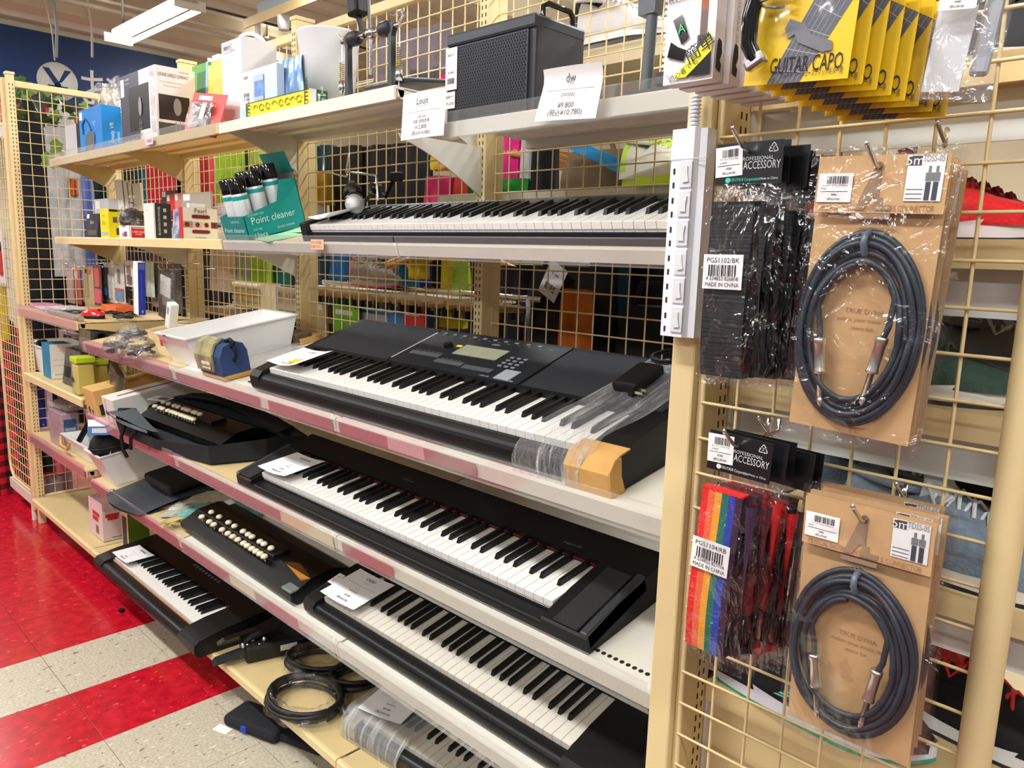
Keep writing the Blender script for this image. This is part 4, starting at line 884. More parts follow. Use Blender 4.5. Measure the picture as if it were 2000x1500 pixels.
o = MB(); o.sheet(lambda u, v: (u*.12, .02*math.sin(u*9)*math.sin(v*7), v*.12), 12, 12); o.sheet(lambda u, v: (u*.12, .04+.02*math.sin(u*7+1)*math.sin(v*6), v*.12), 12, 12)
tag(o.build('plastic_bag', plastic_film(base=.25, wr=1, scale=25, tint=(120, 120, 120)), None, T(-2.50, 1.34, Z2S)), 'crumpled dark clear bag behind the teal cleaner carton', 'bag')
# microphone in its clip over the piano
pm = PY(693, 399, 1.19); pu = PY(684, 345, 1.27)
mc = thing('microphone', 'black microphone with silver mesh head above the white-keyed piano', 'microphone', Matrix.Translation(pm))
dv = (pu-pm).normalized()
Mq = dv.to_track_quat('Z', 'Y').to_matrix().to_4x4()
MB().lathe([(0, -.028), (.014, -.025), (.024, -.01), (.026, .004), (.022, .018), (.02, .022)], 18, 0, Mq).build('mesh_head', mat((196, 198, 200), .35, metal=.8, bump=.8, bscale=700), mc)
MB().lathe([(.0225, .02), (.024, .024), (.024, .03), (.019, .04), (.012, .13), (0, .132)], 16, 0, Mq).build('mic_handle', BLACKG, mc)
MB().lathe([(.022, .05), (.027, .052), (.025, .085), (.018, .088)], 14, 0, Mq).build('mic_clip', BLACK, mc)
# chrome wire holder on the mesh
hk = [PY(633, 300, 1.36), PY(630, 335, 1.36), PY(680, 345, 1.30), PY(681, 300, 1.36), PY(676, 335, 1.34), PY(735, 343, 1.28), PY(738, 392, 1.28)]
wh = tag(MB().tube([hk[0], hk[1], hk[2], hk[4], hk[3]], .003, 6).tube([hk[4], hk[5], hk[6]], .003, 6).build('wire_holder', CHROME), 'bent chrome wire holder hooked on the mesh by the microphone', 'wire holder')
st = thing('mic_clamp', 'black folded microphone clamp lying behind the white-keyed piano', 'clamp', Matrix.Translation(PY(745, 392, 1.33)))
m = MB(); m.tube([(-.08, 0, 0), (-.03, .0, .035), (.02, 0, .01), (.06, 0, .06)], .006, 6); m.build('folding_arm', BLACK, st); MB().lathe([(0, -.015), (.016, -.015), (.016, .015), (0, .015)], 12, 0, T(-.03, 0, .035) @ RX(90)).build('pivot_knob', BLACKG, st); MB().rbox(.05, -.01, .05, .09, .01, .075, .004).build('clip_jaw', BLACK, st)
o = MB().rbox(0, 0, 0, .09, .002, .032, .0005); l2 = PY(605, 478, 1.086)
t = thing('price_label', 'tan paper label with red writing on the sloping shelf edge', 'label', Matrix.Translation(PY(607, 487, 1.087)))
MB().box(0, 0, 0, .062, .0008, .026).build('paper', mat((222, 184, 150), .7), t); m = MB(); text(m, 'ジャンク品', T(.026, -.0006, .018) @ RX(90), .010); text(m, 'ご注意ください', T(.028, -.0006, .007) @ RX(90), .008); m.build('lettering', mat((160, 40, 36), .7), t)
t = thing('price_label', 'small red printed label on the beige top shelf edge', 'label', Matrix.Translation(PY(284, 284, 1.087)))
MB().box(0, 0, 0, .07, .0008, .024).build('paper', mat((232, 206, 214), .7), t); m = MB(); text(m, 'お買得品', T(.035, -.0006, .012) @ RX(90), .013); m.build('lettering', mat((214, 70, 90), .7), t)
# ================================================================== FAR BAY: HANGING PACKS AND SMALL GOODS
ZS3 = 1.0572
def hang_pack(label, l, r, t, b, Y, card_rgb, prints=(), film=True, lean=0, tilt=0, depth=.012, bits=()):
    x0, x1, z0, z1 = pxbox(l, r, t, b, Y); w, h = x1-x0, z1-z0
    M = T(x0, Y, z0) @ RX(lean) @ RY(tilt)
    o = thing('blister_pack', label, 'pack', M, 'blister packs hanging on hooks in the far bay')
    m = MB(); m.box(0, depth*.6, 0, w, depth*.6+.0012, h*.97); m.build('backing_card', mat(card_rgb, .5), o)
    if film: m = MB(); m.sheet(lambda u, v: (w*(u*1.04-.02), depth*.6-.002-depth*math.sin(u*PI)*(.4+.6*math.sin(min(v, .8)/.8*PI)), h*v), 7, 7); m.build('clear_front', CLEARW, o)
    for (u0, v0, u1, v1, c) in prints:
        MB().box(u0*w, depth*.15, v0*h, u1*w, depth*.6-.0006, v1*h).build('coloured_insert', mat(c, .4), o)
    m = MB(); m.tube([(w*.5, 1.385-Y, h*.98), (w*.5, .0, h*.96), (w*.5, -.022, h*.965), (w*.5, -.03, h*1.03)], .0014, 5); m.build('hook_wire', CHROME, o)
    return o
HP = [('clear pinkish pack at the far end of the hook row', 130, 143, 512, 592, 1.2, (226, 200, 200), ((.1, .1, .9, .6, (222, 186, 190)),)),
 ('red pack with a white tag in the hook row', 142, 157, 522, 594, 1.21, (206, 46, 62), ((.3, .7, .7, .9, (240, 240, 240)),)),
 ('narrow pack with a blue label in the hook row', 155, 165, 520, 590, 1.22, (190, 170, 150), ((.1, .55, .9, .9, (90, 150, 200)),)),
 ('tan kraft pack in the hook row', 163, 182, 518, 597, 1.2, (206, 182, 130), ((.2, .2, .5, .9, (176, 150, 100)), (.3, .8, .8, .9, (220, 90, 40)))),
 ('hot pink and black pack in the hook row', 183, 198, 516, 596, 1.2, (60, 20, 30), ((.1, .05, .9, .4, (238, 66, 110)), (.2, .45, .8, .9, (226, 60, 92)))),
 ('dark pack with a blue band in the hook row', 196, 208, 520, 590, 1.22, (60, 44, 46), ((.1, .2, .9, .42, (20, 110, 160)),)),
 ('white backed pack of screens in the hook row', 204, 226, 511, 591, 1.23, (226, 226, 222), ((.1, .85, .9, .97, (244, 244, 244)), (.2, .1, .6, .7, (200, 206, 200)))),
 ('white pack with a blue flower picture in the hook row', 223, 242, 514, 592, 1.21, (232, 226, 222), ((.1, .06, .9, .3, (92, 140, 186)), (.1, .32, .9, .37, (206, 50, 50)), (.4, .5, .6, .85, (130, 126, 120)))),
 ('black pack between white packs in the hook row', 241, 252, 514, 592, 1.23, (26, 28, 34), ()),
 ('white pack with brown fruit picture in the hook row', 243, 258, 508, 560, 1.18, (236, 230, 226), ((.3, .1, .8, .45, (96, 60, 50)), (.3, .5, .7, .8, (120, 84, 70)))),
 ('pale grey cable pack behind the blue carton in the hook row', 282, 299, 509, 580, 1.24, (214, 222, 212), ((.4, .0, .6, .9, (196, 214, 200)),)),
 ('clear cable pack next to the grey pack in the hook row', 296, 314, 511, 600, 1.26, (110, 116, 112), ((.2, .1, .5, .5, (20, 20, 22)),)),
 ('clear glossy pack at the near end of the hook row', 332, 354, 512, 612, 1.27, (40, 48, 50), ())]
for q in HP: hang_pack(*q)
hang_pack('black pack with a tilted white and grey label in the hook row', 306, 338, 514, 619, 1.19, (24, 28, 34), ((.15, .45, .75, .82, (216, 214, 212)), (.3, .28, .9, .45, (116, 118, 120))), tilt=9)
M, w, d, h = corner_box(259, 268, 287, 516, 1.10, ZS3, 560)
hcc = carton('cable_carton', 'tall blue and white cable carton hanging in the hook row', T(PY(259, 560, 1.10).x, 1.10, PY(268, 613, 1.10).z) @ RY(5), w, d*.75, PY(268, 510, 1.10).z-PY(268, 613, 1.10).z, [PAPER, PAPER, mat((22, 46, 176), .4), PAPER], [('right', .1, .86, .9, .98, mat((90, 106, 180), .4)), ('right', .42, .25, .46, .8, mat((120, 150, 220), .4)), ('right', .45, .04, .65, .09, mat((150, 190, 240), .4))])
MB().tube([(w*.5, .285, .245), (w*.5, .03, .24), (w*.5, .0, .245)], .0016, 5).build('hook_wire', CHROME, hcc)
# on the gadget shelf
def flat_pack(name, label, px, py, z, w, d, h, rgb, rot=0, cat='pack', wrinkle=True, words=None):
    p = PZ(px, py, z); t = thing(name, label, cat, T(p.x, p.y, z) @ RZ(rot))
    MB().rbox(-w/2, -d/2, 0, w/2, d/2, h, min(.003, h*.3)).build('pack_body', mat(rgb, .45, noise=.12, nscale=40), t)
    if wrinkle: MB().sheet(lambda u, v: ((u-.5)*w*1.15, (v-.5)*d*1.15, h+.002+.0025*math.sin(u*11)*math.sin(v*9)), 12, 10).build('clear_wrap', CLEARW, t)
    if words: m = MB(); text(m, words, T(0, -d/2-.0006, h/2) @ RX(90), h*.7); m.build('lettering', mat((250, 190, 150), .5), t)
    return t
for q in (('pink soft pack at the far corner of the gadget shelf', 80, 598, .16, .12, .012, (238, 140, 176), 10), ('white and lilac soft pack on the gadget shelf', 105, 603, .2, .12, .008, (226, 206, 226), -5), ('white cable pack on the gadget shelf', 135, 604, .16, .1, .012, (230, 224, 218), 8), ('cream soft pack on the gadget shelf edge', 118, 612, .14, .08, .006, (232, 226, 206), 0), ('tan cardboard pack behind the red mouse', 215, 603, .2, .12, .014, (222, 184, 140), 5), ('clear wrapped amber pack behind the red mouse', 190, 604, .14, .08, .016, (214, 164, 110), -8)):
    flat_pack('soft_pack', q[0], q[1], q[2], ZS3, *q[3:6], q[6], q[7])
flat_pack('streaming_carton', 'flat orange carton behind the red mouse on the gadget shelf', 235, 609, ZS3, .22, .1, .03, (236, 104, 46), -3, 'box', False, 'firetv')
p = PZ(182, 621, ZS3); ms = thing('computer_mouse', 'glossy red computer mouse on the gadget shelf', 'mouse', T(p.x, p.y, ZS3) @ RZ(-60))
m = MB(); m.sheet(lambda u, v: (.03*math.cos(u*2*PI)*math.cos(v*PI/2), .055*math.sin(u*2*PI)*math.cos(v*PI/2), .012+.024*math.sin(v*PI/2)), 20, 8, closed_u=True); m.build('shell', mat((226, 20, 30), .15, coat=.6), ms)
m = MB(); m.lathe([(0, 0), (.03, 0), (.03, .012), (0, .012)], 20, 0, Matrix.Diagonal((1, 1.8, 1, 1))); m.build('base', BLACK, ms); MB().lathe([(0, -.004), (.006, -.004), (.006, .004), (0, .004)], 10, 0, T(0, .03, .032) @ RY(90)).build('scroll_wheel', BLACK, ms)
for i, (px, py, n) in enumerate(((262, 614, 26), (220, 613, 18), (140, 611, 14), (240, 622, 20))):
    p = PZ(px, py, ZS3+.006); rn = random.Random(i)
    m = MB(); m.tube([p+Vector((.05*math.sin(k*.7+i)+rn.uniform(-.01, .01), .025*math.cos(k*.9)+rn.uniform(-.006, .006), .004+.004*math.sin(k*1.3)+.003*i/3)) for k in range(n)], .0035, 6)
    tag(m.build('cable', mat((24, 24, 26), .5)), ['tangled black cable before the orange carton', 'short black cable beside the red mouse', 'black cable at the edge of the gadget shelf', 'dark plug cable lying in front of the red mouse'][i], 'cable')
p = PZ(152, 615, ZS3+.012)
t = thing('roll_tube', 'clear rolled tube with a silver end on the gadget shelf edge', 'tube', T(p.x, .955, ZS3+.012)); MB().cyl((-.25, 0, 0), (.16, 0, 0), .011, n=14).build('tube_body', plastic_film(base=.3, wr=.2, haze=.4, tint=(200, 190, 190)), t); MB().cyl((.16, 0, 0), (.165, 0, 0), .0115, n=14).build('end_cap', NICKEL, t)

# ---- far bay, jar shelf
ZS4 = .7542
def bin_(name, label, M, w, d, h, m, taper=.85, t=.003, cat='bin', group=None, rim=.006, holes=False):
    o = thing(name, label, cat, M, group); b = MB()
    a0, a1 = (1-taper)/2, 1-(1-taper)/2
    def ring(s, z, e=0): return [(w*(.5-s/2)-e, d*(.5-s/2)-e, z), (w*(.5+s/2)+e, d*(.5-s/2)-e, z), (w*(.5+s/2)+e, d*(.5+s/2)+e, z), (w*(.5-s/2)-e, d*(.5+s/2)+e, z)]
    R_ = [ring(taper, 0), ring(1, h), ring(1, h, rim), ring(1, h+.004, rim), ring(1, h+.004, -t), ring(taper, t, -t)]
    vs = [p for r in R_ for p in r]; fs = [(3, 2, 1, 0), (20, 21, 22, 23)]
    for i in range(5):
        for j in range(4): fs.append((i*4+j, i*4+(j+1) % 4, i*4+4+(j+1) % 4, i*4+4+j))
    b.add(vs, fs); b.build('tray_shell', m, o); return o
WPL = mat((238, 238, 236), .3)
x0, x1, z0, z1 = pxbox(47, 84, 674, 728, .985)
bin_('storage_bin', 'small white bin with a microphone at the far end of the jar shelf', T(x0, .985, ZS4), x1-x0, .20, z1-ZS4, WPL, .86)
t = thing('microphone', 'black microphone with silver rings lying in the small white bin', 'microphone', T(x0+.12, 1.03, z1-.004) @ RY(80)); MB().lathe([(0, -.07), (.012, -.07), (.015, .03), (.02, .04), (.021, .07), (.012, .085), (0, .088)], 14).build('mic_handle', BLACK, t); MB().lathe([(.017, .0), (.0185, .002), (.0185, .008), (.017, .01)], 14).build('ring', NICKEL, t); MB().lathe([(.0165, -.03), (.018, -.028), (.018, -.022), (.0165, -.02)], 14).build('ring', NICKEL, t)
M, w, d, h = corner_box(84, 99, 142, 674, .975, ZS4, 715)
carton('teal_carton', 'white carton with a teal end on the jar shelf', M, w, d, h, [PAPER, mat((0, 124, 168), .45), mat((232, 228, 218), .5), mat((0, 116, 160), .45)], [('right', .1, .38, .9, .388, GREYINK), ('right', .1, .54, .8, .545, GREYINK), ('right', .15, .1, .8, .14, mat((190, 186, 176), .5))], [('front', .5, .25, 'ELECOM', .012, PAPER, 90)])
leaning('blister_pack', 'black speaker blister pack on the jar shelf', 'pack', (122, 150, 684, 752), .985, .03, mat((40, 30, 32), .3, noise=.3, nscale=30, rgb2=(90, 84, 86)), 8, [('front', .1, .2, .5, .5, BLACK)], z0=ZS4)
leaning('gadget_pack', 'grey pack with a black maple leaf shape at the back of the jar shelf', 'pack', (120, 152, 650, 735), 1.2, .03, mat((168, 152, 144), .5), 0, [('front', .3, .55, .8, .9, mat((34, 30, 34), .5))], z0=ZS4)
leaning('gadget_pack', 'silver clear wrapped pack at the back of the jar shelf', 'pack', (151, 172, 645, 730), 1.12, .02, mat((186, 190, 200), .2, metal=.3, noise=.4, nscale=20), 6, z0=ZS4)
leaning('gadget_pack', 'navy pack with a white camera box picture at the back of the jar shelf', 'pack', (172, 196, 650, 735), 1.25, .03, mat((28, 26, 44), .4), 0, [('front', .3, .3, .9, .65, mat((206, 198, 196), .5))], z0=ZS4)
leaning('gadget_pack', 'dark navy pack under the gadget shelf beside the clear bags', 'pack', (198, 225, 648, 735), 1.27, .03, mat((24, 22, 34), .4), 0, z0=ZS4)
LIME = mat((188, 216, 40), .35); 
for i, (px, py, rr, tp, Y_) in enumerate(((165, 762, .036, 697, .975), (192, 752, .034, 702, 1.04))):
    x = PY(px, py, Y_).x; hj = PY(px, tp, Y_).z-ZS4
    j = thing('lidded_jar', ['clear lemon coloured jar with a lime lid at the jar shelf edge', 'lime lidded jar standing behind the first lemon jar'][i], 'jar', T(x, Y_, ZS4), 'lime lidded jars')
    MB().rbox(-rr, -rr, 0, rr, rr, hj*.86, .006).build('jar_body', plastic_film(base=.12, wr=.1, tint=(250, 250, 225), haze=.3), j)
    MB().rbox(-rr*.9, -rr*.9, .002, rr*.9, rr*.9, hj*.8, .006).build('contents', mat((236, 220, 130), .5), j)
    MB().rbox(-rr*1.04, -rr*1.04, hj*.84, rr*1.04, rr*1.04, hj, .004).build('lid', LIME, j)
    MB().lathe([(0, 0), (.012, 0)], 14, 0, T(-rr*.4, -rr-.001, hj*.4) @ RX(90)).build('printed_blob', mat((70, 40, 30), .5), j)
p = PY(205, 762, .985)
t = thing('blister_pack', 'dark clear pack leaning sideways at the jar shelf corner', 'pack', T(p.x-.03, 1.0, ZS4+.004) @ RY(28)); MB().rbox(0, 0, 0, .07, .025, .16, .004).build('dark_item', mat((48, 18, 24), .3), t); MB().rbox(-.012, -.006, -.004, .082, .03, .175, .004).build('clear_case', plastic_film(base=.18, wr=.3, scale=15), t)
for i in range(4):
    p = PY(247+i*15, 735, 1.24); carton('yellow_pack', ['first', 'second', 'third', 'fourth'][i]+' dull yellow pack of the row under the white tray', T(p.x, 1.24, ZS4), .075, .05, .13, mat((198, 176, 84), .5), [('front', .3, .3, .45, .7, mat((90, 78, 40), .5))], cat='pack', group='yellow packs in a row', tops=False)
# ---- far bay, basket shelf
ZS5 = .4642
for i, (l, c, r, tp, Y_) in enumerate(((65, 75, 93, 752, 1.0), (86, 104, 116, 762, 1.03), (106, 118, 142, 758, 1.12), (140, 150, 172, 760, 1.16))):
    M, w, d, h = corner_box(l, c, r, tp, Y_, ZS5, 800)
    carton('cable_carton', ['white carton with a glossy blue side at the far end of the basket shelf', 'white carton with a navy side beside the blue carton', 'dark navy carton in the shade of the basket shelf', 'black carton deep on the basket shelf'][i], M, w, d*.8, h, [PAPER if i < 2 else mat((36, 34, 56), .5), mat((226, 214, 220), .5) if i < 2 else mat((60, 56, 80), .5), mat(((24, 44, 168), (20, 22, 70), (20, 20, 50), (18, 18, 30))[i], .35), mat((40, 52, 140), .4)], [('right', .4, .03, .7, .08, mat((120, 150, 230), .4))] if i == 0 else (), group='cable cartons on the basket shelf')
M, w, d, h = corner_box(98, 122, 155, 812, .965, ZS5, 840)
o = carton('clear_pack', 'clear pink tinted box pack with a blue label on the basket shelf', M, w, d, h, mat((206, 180, 196), .3, noise=.2, nscale=20), [('right', .1, .45, .85, .85, mat((46, 84, 132), .4)), ('right', .15, .5, .8, .6, mat((180, 205, 230), .5))], cat='pack'); MB().rbox(-.004, -.004, 0, w+.004, d+.004, h+.008, .003).build('clear_case', plastic_film(base=.15, wr=.5, scale=14), o)
t = tag(MB().rbox(0, 0, 0, .2, .15, .025, .006).build('bagged_item', plastic_film(base=.3, wr=.9, scale=20, haze=.5), None, M @ T(-.02, .0, h+.009) @ RZ(8)), 'crumpled clear bag lying on the pink tinted box pack', 'bag')
x0, x1, z0, z1 = pxbox(124, 178, 848, 885, .955)
bk = bin_('storage_basket', 'white slatted basket with a wooden handle on the lower far shelf', T(x0, .955, ZS5), (x1-x0), .26, .075, WPL, .8)
m = MB(); m.tube([(.02, -.012, .07), (.04, -.018, .035), (.13, -.018, .035), (.15, -.012, .07)], .007, 6); m.build('wooden_handle', mat((206, 160, 92), .5), bk)
m = MB()
for i in range(12):
    for j in range(2): m.box((x1-x0)+.0002-.008*(1-j*.4)+.0, .03+i*.018, .02+j*.024, (x1-x0)+.001-.008*(1-j*.4), .04+i*.018, .035+j*.024)
m.build('basket_slots', mat((150, 146, 140), .6), bk, kind='stuff')
for i in range(3):
    t = tag(MB().cyl((0, 0, 0), (.03, .03, .12), .012, n=10).build('gadget_stick', (BLACK, mat((170, 174, 180), .4), CHARC)[i], None, T(x0+.07+i*.03, 1.0+i*.04, ZS5+.05) @ RY(20+i*10)), ['black stick gadget standing in the slatted basket', 'grey stick gadget standing in the slatted basket', 'charcoal stick gadget standing in the slatted basket'][i], 'gadget')
p = PY(171, 838, .905)
carton('blue_carton', 'small pale blue and white carton balanced on the slatted basket', T(p.x, .905, PY(200, 850, .905).z-.004) @ RZ(-16) @ RX(-4), .125, .15, .033, [mat((120, 160, 220), .45), mat((120, 158, 222), .45), mat((70, 140, 210), .45), mat((238, 240, 246), .5)], [('top', .55, .35, .95, .8, mat((92, 94, 104), .5)), ('right', .08, .25, .4, .8, PAPER), ('right', .5, .2, .62, .8, mat((110, 200, 120), .5)), ('right', .7, .1, .98, .9, mat((40, 60, 60), .5))], tops=False)

# ================================================================== SECOND BAY, SLOPING SHELVES
def SM(S, x, y, z=0.): return T(0, S['y'], S['z']) @ RX(S['t']) @ T(x, y, z+.001)
n_ = lambda S: (Vector((0, S['y'], S['z'])), Vector((0, -math.sin(R(S['t'])), math.cos(R(S['t'])))))
def onS(S, px, py):
    p = PPL(px, py, *n_(S)); return p.x, (p.y-S['y'])/math.cos(R(S['t']))
# third shelf: white tray, bags, pouch
xa, ya = onS(S3, 309, 714); xb, yb = onS(S3, 357, 729); xc, yc = onS(S3, 535, 664)
trw = (xb-xa)/.84; trd = min(.37, (yc-yb)/.84+.03)
tray = bin_('plastic_tray', 'big empty white plastic tray on the sloping shelf', SM(S3, xa-trw*.08, max(.02, yb-.02)), trw, trd, .098, WPL, .84, cat='tray')
m = MB(); m.box(trw*.3, -.0062, .094, trw*.42, -.0056, .102); m.box(.1*trw, -.002, .06, .2*trw, -.0012, .08); m.build('red_sticker', mat((196, 70, 60), .6), tray)
t = thing('white_socket', 'white plug-in device standing behind the big white tray', 'device', Matrix.Translation(PY(325, 640, 1.04)) @ RY(18)); MB().rbox(-.018, 0, 0, .018, .03, .09, .004).build('device_body', WPL, t); MB().box(-.007, -.0008, .05, .007, .0, .075).build('slot', mat((150, 150, 150), .5), t)
for i, (px, py, c) in enumerate(((238, 694, (52, 40, 44)), (278, 700, (64, 52, 34)), (262, 672, (60, 60, 62)))):
    x, y = onS(S3, px, py); rn = random.Random(i+5)
    o = thing('bagged_cable', ['clear bag of dark adapters beside the big white tray', 'clear bag with a yellow cable against the big white tray', 'clear bag of grey cables behind the adapter bags'][i], 'bag', SM(S3, x, y))
    m = MB(); m.tube([(.04*math.sin(k*1.1)+rn.uniform(-.01, .01), .035*math.cos(k*.83)+rn.uniform(-.01, .01), .012+.035*abs(math.sin(k*.31))) for k in range(36)], .006 if i != 1 else .005, 6); m.build('coiled_cable', mat(c, .4), o)
    if i == 1: m = MB(); m.tube([(.03*math.sin(k*.9), .025*math.cos(k*.7), .05+.004*math.sin(k)) for k in range(16)], .003, 5); m.build('yellow_cable', mat((206, 186, 40), .5), o)
    m = MB(); m.sheet(lambda u, v: ((.062+.008*math.sin(u*25))*math.cos(u*2*PI)*math.cos(v*PI/2)**.7, (.055+.008*math.sin(u*19))*math.sin(u*2*PI)*math.cos(v*PI/2)**.7, .075*math.sin(v*PI/2)), 24, 8, closed_u=True); m.build('clear_bag', plastic_film(base=.14, wr=1.0, scale=35), o)
x, y = onS(S3, 412, 741)
po = thing('camera_pouch', 'navy and grey nylon pouch with a carabiner in front of the white tray', 'pouch', SM(S3, x-.068, y+.005) @ Matrix.Scale(1.25, 4))
BLU = mat((34, 58, 104), .7, bump=.3, bscale=500)
m = MB(); m.prism([(.0, .012), (.0, .055), (.012, .078), (.035, .084), (.058, .078), (.066, .06), (.066, .012)], 0, .115, 'x'); m.build('pouch_body', BLU, po)
m = MB(); m.prism([(-.004, .018), (-.006, .055), (.006, .082), (.03, .09), (.03, .086), (.01, .078), (-.001, .055), (0, .018)], -.006, .08, 'x'); m.build('front_flap', mat((92, 92, 104), .5, noise=.5, nscale=25, rgb2=(176, 168, 110), coat=.4), po)
MB().rbox(0, .0, 0, .118, .07, .012, .004).build('tan_base', mat((180, 136, 66), .6), po)
m = MB(); m.box(.03, -.0075, .026, .072, -.0065, .042); text(m, 'outdoor', T(.051, -.008, .034) @ RX(90), .012, 1); m.build('logo_patch', [mat((232, 222, 190), .6), INK], po)
m = MB(); m.tube([(.122+.012*math.cos(k*PI/6), .03, .06+.018*math.sin(k*PI/6)) for k in range(12)], .0028, 6, True); m.build('carabiner', BLACK, po); m = MB(); m.tube([(.09, .03, .085), (.115, .03, .092), (.135, .03, .085), (.122, .03, .075)], .004, 6); m.build('strap_loop', BLACK, po)
m = MB(); x, y = onS(S3, 520, 700)
m.sheet(lambda u, v: (-.13+.26*u, -.12+.25*v, .012+.008*math.sin(u*9+v*4)*math.sin(v*7)), 20, 18); m.sheet(lambda u, v: (-.13+.26*u, -.12+.25*v, .003+.002*math.sin(u*11)*math.sin(v*8)), 20, 18)
tag(m.build('plastic_bag', plastic_film(base=.14, wr=.8, scale=12, haze=.25), None, SM(S3, x, y)), 'flat clear plastic bag lying between the pouch and the arranger keyboard', 'bag')
for i, (px, py, w, d, h, c, r) in enumerate(((575, 668, .16, .09, .02, (196, 150, 88), 8), (612, 655, .2, .06, .035, (88, 66, 40), 4), (360, 632, .1, .09, .004, (206, 180, 140), 12))):
    x, y = onS(S3, px, py); carton('cardboard_pack', ['flat tan cardboard pack behind the arranger keyboard end', 'brown cardboard box behind the arranger keyboard', 'thin tan card behind the white tray'][i], SM(S3, x-w/2, min(y, .36)) @ RZ(r), w, d, h, mat(c, .7), cat='box', tops=False)
o = MB(); x, y = onS(S3, 505, 745); o.add([(0, 0, .001), (.11, .0, .002), (.15, .14, .003), (.05, .13, .002)], [(0, 1, 2, 3)]); o.add([(0, 0, 0), (.11, .0, .001), (.15, .14, .002), (.05, .13, .001)], [(3, 2, 1, 0)]); tag(o.build('paper_sheet', mat((90, 60, 66), .6), None, SM(S3, x-.02, y+.04)), 'dark edged sheet under the end of the arranger keyboard', 'paper')
o = MB().rbox(0, 0, 0, .02, .006, .003, .001); x, y = onS(S3, 484, 747); tag(o.build('black_clip', BLACK, None, SM(S3, x, y)), 'tiny black clip lying on the ivory shelf', 'clip')
# fourth shelf: cartons and the zither in its bag
x, y = onS(S4, 200, 828)
carton('kraft_carton', 'brown cardboard carton with black prints on the sloping shelf', SM(S4, -3.215, .008), .125, .34, .105, mat((212, 170, 100), .75, noise=.05), [('right', .03, .05, .12, .45, INK), ('right', .2, .05, .28, .35, INK), ('front', .2, .0, .35, .3, INK), ('front', .5, 0, .62, .22, INK), ('top', .0, .485, 1, .515, mat((196, 160, 110), .5))], tops=False)
carton('white_long_carton', 'long white carton with a tool drawing beside the cardboard carton', SM(S4, -2.985, .004), .115, .35, .105, mat((226, 222, 214), .55), [('top', .5, .1, .62, .85, mat((110, 96, 86), .5)), ('top', .46, .2, .5, .45, mat((190, 80, 60), .5)), ('front', .2, .1, .3, .9, mat((226, 180, 176), .5)), ('front', .6, .05, .8, .5, mat((226, 170, 160), .5))], tops=False)
IVB = mat((232, 222, 190), .35)
def zither(label, M, L=.62, dp=.15, ht=.05, wood=False, sp=.029):
    t = thing('taisho_harp', label, 'zither', M)
    MB().prism([(0, .012), (.012, 0), (dp-.01, 0), (dp, .01), (dp, .03), (dp*.75, ht), (dp*.35, ht), (.0, .03)], 0, L, 'x').build('body', mat((9, 9, 10), .35, spec=.3), t)
    MB().rbox(.05, .05, ht-.01, L*.75, .105, ht+.012, .003).build('key_box', mat((16, 16, 18), .3), t)
    bt = MB().lathe([(0, .012), (.007, .011), (.0105, .007), (.010, .002), (.003, .0), (.002, -.010)], 10).mesh('button', IVB)
    pat = [0, 1.4, 2.2, 3.6, 4.6, 5.4, 6.2, 7.1, 7.7, 8.4, 9.0, 9.6, 10.2]; n = 0
    for row in range(2):
        for i, q in enumerate(pat if row == 0 else [.2, 1.6, 3.2, 4.2, 5.6, 6.4, 7.0, 8.2, 8.8, 9.8]):
            inst('button', bt, t, T(.07+q*sp+(sp-.029)*3, .034+row*.03, ht+.008+row*.007))
    m = MB()
    for k in range(5): m.cyl((.03, .118+k*.003, ht-.006), (L-.05, .118+k*.003, ht-.006), .0005, n=4)
    m.build('strings', NICKEL, t, kind='stuff')
    m = MB()
    for k in range(4): m.cyl((-.02-.004*(k % 2), .02+k*.025, .02), (.01, .02+k*.025, .02), .002, n=6); m.lathe([(0, 0), (.007, .002), (.008, .008), (0, .012)], 10, 1, T(-.026, .02+k*.025, .02) @ RY(-90))
    m.build('tuning_pegs', [NICKEL, IVB], t)
    m = MB(); rn = random.Random(3)
    for k in range(14): a = .30+.012*k; m.box(a, .112+rn.uniform(-.004, .02), ht*.7, a+.004, .118+rn.uniform(0, .02), ht*.7+.0012)
    m.build('gold_decoration', mat((140, 120, 60), .4, metal=.5), t, T(0, 0, .006))
    if wood: MB().prism([(L*.80, .035), (L*.97, .015), (L*1.0, .035), (L*.86, .06)], .0, .012, 'z').build('wooden_bridge', mat((176, 118, 48), .45), t, T(0, .03, ht-.012)); MB().rbox(L*.93, .0, .034, L*1.0, .03, .042, .004).build('grey_socket', mat((110, 116, 112), .5), t)
    return t
x, y = onS(S4, 300, 850)
MZ = SM(S4, -2.845, .03, .006) @ RZ(2)
bag = thing('gig_bag', 'open black cloth bag holding the zither on the sloping shelf', 'bag', MZ)
FAB = mat((20, 26, 30), .85, bump=.4, bscale=400); FABG = mat((76, 82, 88), .8, bump=.4, bscale=400)
outl = [(-.04, .06), (-.02, -.01), (.05, -.05), (.35, -.055), (.66, -.02), (.78, .10), (.80, .22), (.55, .27), (.15, .26), (.0, .2)]
m = MB(); N = len(outl); vs = [(x_, y_, 0) for x_, y_ in outl]+[(x_*1.02-.006, y_*1.04, .05+.018*math.sin(i*1.7)) for i, (x_, y_) in enumerate(outl)]+[(x_*.98+.01, y_*.94+.01, .045+.018*math.sin(i*1.7)) for i, (x_, y_) in enumerate(outl)]+[(x_*.95+.015, y_*.9+.01, .004) for x_, y_ in outl]
m.add(vs, [tuple(range(N-1, -1, -1)), tuple(range(3*N, 4*N))]+[(r*N+i, r*N+(i+1) % N, (r+1)*N+(i+1) % N, (r+1)*N+i) for r in range(3) for i in range(N)]); m.build('bag_shell', FAB, bag)
